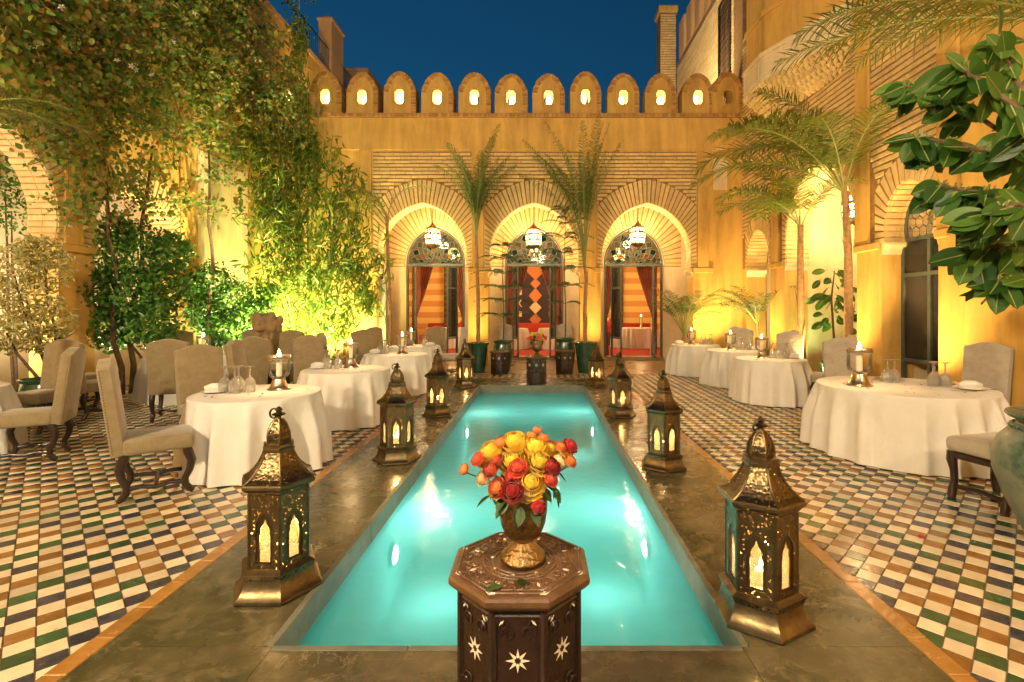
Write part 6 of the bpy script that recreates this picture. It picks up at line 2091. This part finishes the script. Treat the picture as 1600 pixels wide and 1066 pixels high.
bl_ = [fl_(806, 692, -.03, .125, 'yellow'), fl_(768, 708, -.03, .125, 'yellow'), fl_(803, 716, -.07, .11, 'yellow'), fl_(838, 700, -.03, .125, 'yellow'), fl_(845, 716, -.08, .105, 'yellow'), fl_(832, 743, -.11, .115, 'yellow'),
       fl_(862, 708, .0, .085, 'yellow'), fl_(888, 708, -.01, .07, 'yellow'), fl_(876, 722, -.04, .06, 'cream', 2), fl_(812, 720, -.11, .075, 'coral'), fl_(803, 733, -.11, .05, 'coral', 1), fl_(778, 715, -.07, .055, 'coral', 1), fl_(770, 727, -.09, .065, 'coral', 1),
       fl_(749, 716, -.05, .06, 'coral', 1), fl_(728, 734, -.04, .044, 'orange', 2), fl_(758, 741, -.08, .06, 'cream', 1), fl_(781, 752, -.11, .075, 'orange', 1), fl_(804, 751, -.14, .085, 'red', 1), fl_(862, 723, -.08, .08, 'red', 1), fl_(861, 740, -.10, .06, 'coral', 1),
       fl_(893, 700, -.02, .065, 'red', 1), fl_(878, 699, -.04, .05, 'orange', 1), fl_(893, 720, -.05, .052, 'orange', 1), fl_(843, 778, -.12, .06, 'red', 2), fl_(841, 678, .0, .036, 'orange', 2), fl_(832, 686, .0, .04, 'orange', 2), fl_(851, 690, .0, .045, 'orange', 1),
       fl_(784, 692, -.04, .05, 'orange', 2), fl_(825, 760, -.12, .06, 'cream', 1), fl_(820, 705, .06, .10, 'yellow'), fl_(790, 710, .07, .10, 'orange'), fl_(860, 712, .08, .09, 'red'), fl_(840, 735, .08, .09, 'yellow')]
lv_ = []
rr = random.Random(5)
for i in range(40):
    a = rr.uniform(0, 2 * PI); q = rr.uniform(.09, .165)
    lv_.append((q * math.cos(a), q * math.sin(a) * .8 - .02, rr.uniform(-.015, .08), rr.uniform(.55, .95)))
bouquet('bouquet of yellow, orange and red roses in the foreground vase', VT, bl_, lv_, 1, 6)
VT2 = Vector((-.04, 10.95, .608 + .33))
cols = ['coral', 'orange', 'coral', 'yellow', 'orange', 'coral', 'yellow', 'orange', 'yellow', 'coral', 'cream', 'orange', 'yellow', 'coral']
bl2 = []
for i, c in enumerate(cols):
    a = 2 * PI * i / len(cols); q = .17 if i % 2 else .10
    bl2.append((q * math.cos(a) * 1.25, q * math.sin(a), .07 + .09 * (1 if i % 2 == 0 else 0) + rr.uniform(-.02, .02), .12, c, 0))
lv2 = [(rr.uniform(-.16, .16), rr.uniform(-.12, .1), rr.uniform(-.03, .06), 1.4) for _ in range(22)]
bouquet('bunch of coral and yellow roses in the far vase', VT2, bl2, lv2, 1, 7)
for (x, y, a) in ((.02, -.19, .3), (-.05, -.18, 2.0), (.09, .17, 1.0)):
    o = link_mesh('fallen_leaf', rlf_me, None, (FT[0] + x, FT[1] + y, .732), (0, 0, a), (.8, .8, .5)); tag(o, 'small green leaf fallen on the carved foreground table', 'leaf', 'leaves fallen on the foreground table')

# ================================================================== stone lion, planter kerb, mosaic slab
lion = thing('lion_statue', 'weathered stone lion sitting behind the left tables', 'statue', (-5.95, 10.9, 0))
b = MB(); b.span(-.38, .38, -.3, .3, 0, .55); b.build('plinth', M['lion'], lion, bevel=.03)
b = MB()


def ell(b, c, r, seg=14, rings=9):
    vs = []; fs = []
    for i in range(rings + 1):
        th = PI * i / rings
        for j in range(seg):
            ph = 2 * PI * j / seg; vs.append((c[0] + r[0] * math.sin(th) * math.cos(ph), c[1] + r[1] * math.sin(th) * math.sin(ph), c[2] + r[2] * math.cos(th)))
    for i in range(rings):
        for j in range(seg): fs.append((i * seg + j, (i + 1) * seg + j, (i + 1) * seg + (j + 1) % seg, i * seg + (j + 1) % seg))
    b.add(vs, fs)


ell(b, (0, .1, .82), (.24, .30, .30)); ell(b, (0, -.08, 1.02), (.25, .22, .30)); ell(b, (0, -.14, 1.30), (.29, .24, .27)); ell(b, (0, -.30, 1.30), (.15, .16, .16)); ell(b, (0, -.42, 1.25), (.10, .10, .085))
for s in (-1, 1):
    ell(b, (s * .14, -.24, .72), (.07, .08, .24)); ell(b, (s * .14, -.32, .58), (.08, .13, .06)); ell(b, (s * .22, .12, .66), (.12, .22, .16)); ell(b, (s * .17, -.18, 1.52), (.06, .04, .07))
rr = random.Random(3)
for i in range(46):      # tufts of the mane
    a = rr.uniform(0, 2 * PI); z = rr.uniform(1.02, 1.50)
    ell(b, (.27 * math.cos(a), -.10 + .23 * math.sin(a), z), (.06, .06, .10), 7, 5)
lo = b.build('body', M['lion'], lion, smooth=180, fix=False)
md = lo.modifiers.new('remesh', 'REMESH'); md.mode = 'VOXEL'; md.voxel_size = .022; md.use_smooth_shade = True
pk = thing('planter_kerb', 'low brown masonry kerb edging the left planting bed', 'kerb', (0, 0, 0))
b = MB(); b.span(-5.4, -3.9, 11.35, 11.6, 0, .42); b.build('wall', M['lion'], pk, bevel=.02)
b = MB(); b.span(-5.44, -3.86, 11.31, 11.64, .42, .48); b.build('capstone', M['lion'], pk, bevel=.015)
mzp = thing('mosaic_slab', 'tall dark speckled stone slab leaning by the left arch', 'slab', (-4.66, 14.55, 0))
mm = pbr('speckled_stone', (.10, .10, .085), (.26, .25, .21), scale=60, rough=.5, bump=.3, bscale=60)
b = MB(); b.span(-.17, .17, -.08, .08, 0, 2.55); b.build('slab', mm, mzp, bevel=.015)
b = MB(); b.lathe([(.06, 2.552), (.07, 2.57), (.06, 2.70), (.075, 2.72), (.03, 2.82), (.002, 2.88)], 8, capb=True); b.build('top_lantern', M['bronze'], mzp)

# ================================================================== inside the dining room
TB2 = [(-3.75, 20.2, 'white clothed table behind the left doorway'), (-1.25, 19.6, 'white clothed table in the dining room left of its centre'), (.80, 19.6, 'white clothed table in the dining room right of its centre'), (3.95, 20.2, 'white clothed table behind the right doorway')]
zf = .12
for i, (x, y, lab) in enumerate(TB2):
    t = thing('room_table', lab, 'table', (x, y, zf), 0, 'tables in the dining room')
    link_mesh('tablecloth', cloth_mesh(.86 if i in (0, 3) else .80, .80, 26, 40 + i), t)
    o = dup(hur, (x + .2, y - .2, zf + .80), 0, 'tall white candle burning on the table: ' + ('left doorway' if i == 0 else 'right doorway' if i == 3 else 'centre left' if i == 1 else 'centre right'), 'candles in the dining room', cmap=children_map()) if i in (0, 3) else None
    if o:
        o.scale = (.8, .8, 1.5)
cu_ = MB(); cu_.add([(-.34, 0, 0), (.34, 0, 0), (.0, 0, .46), (-.30, .16, .02), (.30, .16, .02), (0, .14, .42)], [(0, 1, 2), (3, 5, 4), (0, 3, 4, 1), (1, 4, 5, 2), (2, 5, 3, 0)])
cme = cu_.mesh('cushion', M['redcloth'], bevel=.05, bseg=3, smooth=60)
for (x, y, lab) in ((-3.2, 21.3, 'red peaked cushion behind the left doorway'), (3.15, 21.3, 'red peaked cushion behind the right doorway'), (-2.1, 21.3, 'red peaked cushion in the dining room left of the rug'), (1.0, 21.3, 'red peaked cushion in the dining room right of the rug')):
    tag(link_mesh('cushion', cme, None, (x, y, zf + .74), (0, 0, rng.uniform(-.2, .2)), (1.2, 1.2, 1.2)), lab, 'cushion', 'red cushions in the dining room')
bn = thing('banquette', 'dark upholstered bench along the dining room wall', 'bench', (0, 21.9, zf))
b = MB(); b.span(-5, 5, -.45, .45, 0, .5); b.build('seat', M['darkcloth'], bn, bevel=.04)
b = MB(); b.span(-5, 5, .25, .44, .5, .95); b.build('backrest', M['redcloth'], bn, bevel=.04)
rug = thing('hanging_rug', 'dark woven rug with pale and rust diamonds hanging behind the middle doorway', 'rug', (-.16, 22.58, zf))
b = MB(); b.span(-1.35, 1.35, 0, .03, .9, 4.2); b.build('field', pbr('dark_weave', (.022, .014, .020), (.04, .025, .03), scale=60, rough=1, bump=.3, bscale=200), rug)
rust = pbr('rust_weave', (.36, .11, .03), (.45, .17, .05), scale=50, rough=1); tan_ = pbr('tan_weave', (.50, .33, .14), (.58, .40, .2), scale=50, rough=1)
for (x, z, w_, h_, m_) in ((0, 3.45, .55, .55, rust), (0, 2.75, .24, .24, rust), (0, 2.2, .30, .36, rust), (0, 1.65, .28, .3, tan_), (0, 1.1, .28, .3, rust), (-.95, 3.0, .12, .12, tan_), (.95, 3.0, .12, .12, tan_), (-.95, 3.6, .2, .2, tan_), (.95, 3.6, .2, .2, tan_)):
    p = [(x - w_, 0, z), (x, 0, z - h_), (x + w_, 0, z), (x, 0, z + h_)]
    d_ = MB(); d_.hexa([Vector(q) + Vector((0, -.001, 0)) for q in p], [Vector(q) + Vector((0, -.008, 0)) for q in p]); d_.build('woven_diamond', m_, rug)
for sx in (-1, 1):
    for z in (1.35, 2.35):
        d_ = MB(); d_.span(sx * .75 - .13, sx * .75 + .13, -.008, -.001, z - .12, z + .12); d_.build('woven_square', tan_, rug)
    for s in (-1, 1):
        p0, p1 = Vector((sx * .75 - .12, 0, 1.85 - s * .18)), Vector((sx * .75 + .12, 0, 1.85 + s * .18)); off = Vector((.03, 0, 0))
        d_ = MB(); d_.hexa([p0 - off + Vector((0, -.001, 0)), p0 + off + Vector((0, -.001, 0)), p1 + off + Vector((0, -.001, 0)), p1 - off + Vector((0, -.001, 0))], [p0 - off + Vector((0, -.007 - .002 * s, 0)), p0 + off + Vector((0, -.007 - .002 * s, 0)), p1 + off + Vector((0, -.007 - .002 * s, 0)), p1 - off + Vector((0, -.007 - .002 * s, 0))]); d_.build('woven_cross_bar', tan_, rug)
for (x, lab) in ((-3.95, 'dark carved wooden post behind the left doorway'), (3.5, 'dark carved wooden post behind the right doorway')):
    cp = thing('carved_post', lab, 'post', (x, 21.4, zf), 0, 'carved wooden posts in the dining room')
    b = MB(); b.span(-.16, .16, -.1, .1, 0, 4.4); b.build('post', M['carved_d'], cp, bevel=.02)
    for i in range(17):
        b = MB(); b.add([(-.15, -.101, .15 + i * .25), (0, -.101, .04 + i * .25), (.15, -.101, .15 + i * .25), (0, -.101, .26 + i * .25), (0, -.14, .15 + i * .25)], [(0, 1, 4), (1, 2, 4), (2, 3, 4), (3, 0, 4)]); b.build('carved_boss', M['carved'], cp, fix=False)

# striped curtains tied back at the doorways
cmx, nt, N, L, b_ = new_mat('striped_curtain')
tc = N.new('ShaderNodeAttribute'); tc.attribute_name = 'across'
mu = N.new('ShaderNodeMath'); mu.operation = 'MULTIPLY'; mu.inputs[1].default_value = 9; L.new(tc.outputs['Fac'], mu.inputs[0])
fc = N.new('ShaderNodeMath'); fc.operation = 'FRACT'; L.new(mu.outputs[0], fc.inputs[0])
rp = N.new('ShaderNodeValToRGB'); rp.color_ramp.interpolation = 'CONSTANT'; L.new(fc.outputs[0], rp.inputs[0])
e = rp.color_ramp.elements; e[0].color = (.40, .06, .02, 1); e[1].position = .45; e[1].color = (.62, .26, .07, 1); e.new(.62).color = (.33, .04, .015, 1); e.new(.85).color = (.52, .15, .04, 1)
L.new(rp.outputs[0], b_.inputs['Base Color']); b_.inputs['Roughness'].default_value = .7; b_.inputs['Sheen Weight'].default_value = .3


def curtain(label, x, side, w=.74):
    """hangs from a rail, swept to its side at waist height"""
    t = thing('curtain', label, 'curtain', (x, 16.72, 0), 0, 'striped curtains at the doorways')
    nu, nv = 60, 26; vs = []; at = []
    for i in range(nv + 1):
        z = 3.2 - (3.2 - .16) * i / nv
        k = (3.2 - z) / 1.75
        if k <= 1: wid = w * (1 - .80 * k ** 1.1)
        else: wid = w * (.22 + .14 * (k - 1))
        for j in range(nu + 1):
            f = j / nu
            amp = .035 * (1 + .6 * min(1, k))
            vs.append((side * wid * f, amp * math.sin(f * 2 * PI * 9 + .8 * k), z - (.10 * f * k if k < 1 else .1 * f))); at.append(f)
    fs = [(i * (nu + 1) + j, i * (nu + 1) + j + 1, (i + 1) * (nu + 1) + j + 1, (i + 1) * (nu + 1) + j) for i in range(nv) for j in range(nu)]
    b = MB(); b.add(vs, fs); me = b.mesh('drape', cmx, smooth=180, fix=False)
    a = me.attributes.new('across', 'FLOAT', 'POINT'); a.data.foreach_set('value', at)
    link_mesh('drape', me, t)
    b = MB(); b.tube([(side * -.02, -.07, 1.46), (side * .1, -.09, 1.42), (side * .22, -.07, 1.46)], .018, 6); b.build('tieback', M['brass'], t)


for c, nm in zip(DOORS, ('left', 'middle', 'right')):
    curtain('striped orange curtain tied back on the left of the %s doorway' % nm, c - .93, 1)
    curtain('striped orange curtain tied back on the right of the %s doorway' % nm, c + .93, -1)

# tall candle stand by the garden door, small things
cs = thing('candle_stand', 'tall brass candle stand behind the garden door on the right', 'candle stand', (6.62, 8.05, 0))
b = MB(); b.lathe([(.16, 0), (.15, .03), (.05, .06), (.025, .12)] + [(.022 + .014 * (i % 2), .16 + i * .055) for i in range(28)] + [(.08, 1.74), (.10, 1.77), (.02, 1.78)], 16, capb=True, capt=True); b.build('stem', M['brass'], cs, smooth=60)
b = MB(); b.lathe([(.02, 1.78), (.02, 1.90), (.004, 1.905)], 12, capb=True, capt=True); cd = b.build('candle', M['wax'], cs)
link_mesh('flame', FLAME, cd, (0, 0, 1.92), (0, 0, 0), (1.8, 1.8, 1.8)); lamp_light('candle_light', cd, (0, -.0, 1.96), 8, WARM, .03)
dr = thing('reflected_plant', 'dark leafy plant added behind the garden door panes in place of their reflection', 'plant', (6.75, 7.75, 0))  # modelled plant standing in for greenery reflected in the door glass
p, dd = blob_pts([(0, 0, 1.2, .28, .28, .7), (0, 0, 1.7, .22, .22, .35)], 420, 51, .1)
leaf_cloud('foliage', p, .22, M['lf_palmd'], dr, aspect=.16, up=.3, droop=.4, seed=52)
b = MB(); b.tube([(0, 0, 0), (.02, 0, .8), (0, 0, 1.7)], [.03, .025, .015], 6); b.build('stem', M['bark'], dr)
sw = tag(MB().box((0, 0, 0), (.09, .02, .09)).build('wall_switch', M['darkwood'], None, (4.20, 16.083, 1.72), bevel=.008), 'small dark switch on the cream wall right of the right doorway', 'switch')
# ================================================================== garden and building lamps
def uplight(label, loc, target, watts, color, spot=110, name='garden_uplight', r=.06):
    t = thing(name, label, 'spot lamp', loc, 0, 'small uplights hidden in the planting')
    d = (Vector(target) - Vector(loc)).normalized()
    q = d.to_track_quat('-Z', 'Y').to_euler()
    b = MB(); b.lathe([(.045, .12), (.06, .05), (.06, -.04), (.052, -.04), (.05, .03)], 16, capb=False); b.build('housing', M['irongreen'], t, (0, 0, .10), q, fix=False)
    b = MB(); b.tube([(0, 0, -.0), (0, 0, .08)], .02, 8); b.lathe([(.05, 0), (.05, .012), (.001, .014)], 14); b.build('foot', M['irongreen'], t)
    lamp_light('uplight_light', t, Vector((0, 0, .10)) + d * .06, watts, color, r, spot=spot, rot=q, blend=.9)
    return t


AMB = (1.0, .64, .22)
YEL = (1.0, .78, .26)
GRN = (.62, 1.0, .42)
# floor spots washing the arcade
uplight('floor uplight at the pier left of the left arch', (-5.0, 13.2, 0), (-5.0, 14.6, 6.0), 330, AMB, 95)
uplight('floor uplight at the pier between left and middle arches', (-1.9, 13.3, 0), (-1.75, 14.6, 5.5), 150, AMB, 95)
uplight('floor uplight at the pier between middle and right arches', (1.62, 13.3, 0), (1.48, 14.6, 5.5), 150, AMB, 95)
uplight('floor uplight at the right corner of the arcade', (4.75, 13.3, 0), (4.9, 14.6, 6.0), 330, AMB, 95)
uplight('floor uplight in the bamboo bed lighting the far wall', (-4.45, 13.6, 0), (-4.7, 14.5, 3.5), 260, YEL, 130)
uplight('floor uplight behind the bamboo near the left corner', (-6.0, 13.5, 0), (-6.0, 14.5, 4.5), 420, YEL, 130)
uplight('greenish uplight under the bright shrub', (-7.5, 12.7, 0), (-7.6, 13.4, 4.0), 380, GRN, 140)
uplight('greenish uplight before the bamboo', (-5.6, 11.9, 0), (-5.2, 13.0, 4.5), 600, (.85, 1.0, .42), 120)
uplight('uplight behind the big dark shrub', (-8.0, 10.6, 0), (-9.2, 10.6, 4.0), 260, (1, .88, .6), 140)
uplight('uplight before the big dark shrub', (-7.0, 8.9, 0), (-8.0, 10.2, 6.0), 2300, (1, .74, .34), 100)
uplight('unseen warm uplight added by the stone lion to brighten the vine', (-6.4, 11.6, 0), (-7.4, 12.9, 6.5), 1500, (1, .78, .36), 95)  # extra lamp added only to lift the dark vine
uplight('greenish uplight in front of the big dark shrub', (-6.6, 9.0, 0), (-7.6, 9.8, 1.8), 130, GRN, 120)
uplight('uplight in the left passage', (-9.2, 7.4, 0), (-9.8, 8.6, 3.2), 260, (1, .85, .6), 150)
uplight('floor uplight at the right wall pier by the palms', (5.15, 9.35, 0), (5.87, 9.3, 5), 330, AMB, 95)
uplight('floor uplight at the right wall near the far palm', (5.15, 12.2, 0), (5.87, 12.2, 5), 180, AMB, 95)
uplight('floor uplight at the right wall near the garden door', (5.2, 7.3, 0), (5.87, 7.2, 5.5), 300, AMB, 95)
uplight('greenish uplight under the indoor rubber plant', (6.2, 11.3, .01), (6.6, 10.9, 3), 60, GRN, 140)
uplight('uplight under the small palm in the far narrow arch', (5.7, 13.2, 0), (6.2, 13.2, 2.5), 70, (1, .9, .45), 140)
uplight('roof uplight behind the right battlements', (3.9, 15.6, 7.2), (5.9, 17.2, 10.5), 420, (1, .80, .52), 130)
uplight('roof uplight behind the left battlements', (-6.2, 16.2, 7.2), (-8.4, 18.5, 10.5), 240, AMB, 95)
# lamps of the dining room
for i, (x, y) in enumerate(((-3.3, 19.0), (-.15, 19.2), (3.1, 19.0))):
    o = dup(hang, (x, y, 3.5), 0, ('left', 'middle', 'right')[i] + ' glass lantern hanging inside the dining room', 'lanterns in the dining room')
# unseen lanterns added behind the camera as fill, lighting the court from the front
for i, (x, z) in enumerate(((-4.6, 4.7), (0.2, 5.0), (4.2, 4.7))):
    o = dup(hang, (x, -2.6, z), 0, 'unseen fill lantern added behind the camera, ' + ('left', 'middle', 'right')[i], 'fill lanterns added behind the camera')
bpy.context.view_layer.update()
for o in bpy.data.objects:
    if o.type == 'LIGHT' and o.name.startswith('lamp_light'):
        y = o.parent.location.y; o.data = o.data.copy()
        if y < 0: o.data.energy = 4000 if o.parent.location.x < -1 else 700 if o.parent.location.x < 2 else 1350; o.data.shadow_soft_size = .25; o.data.color = (1, .80, .52)
        elif y > 17: o.data.energy = 420
        elif o.parent.location.x > 5: o.data.energy = 240
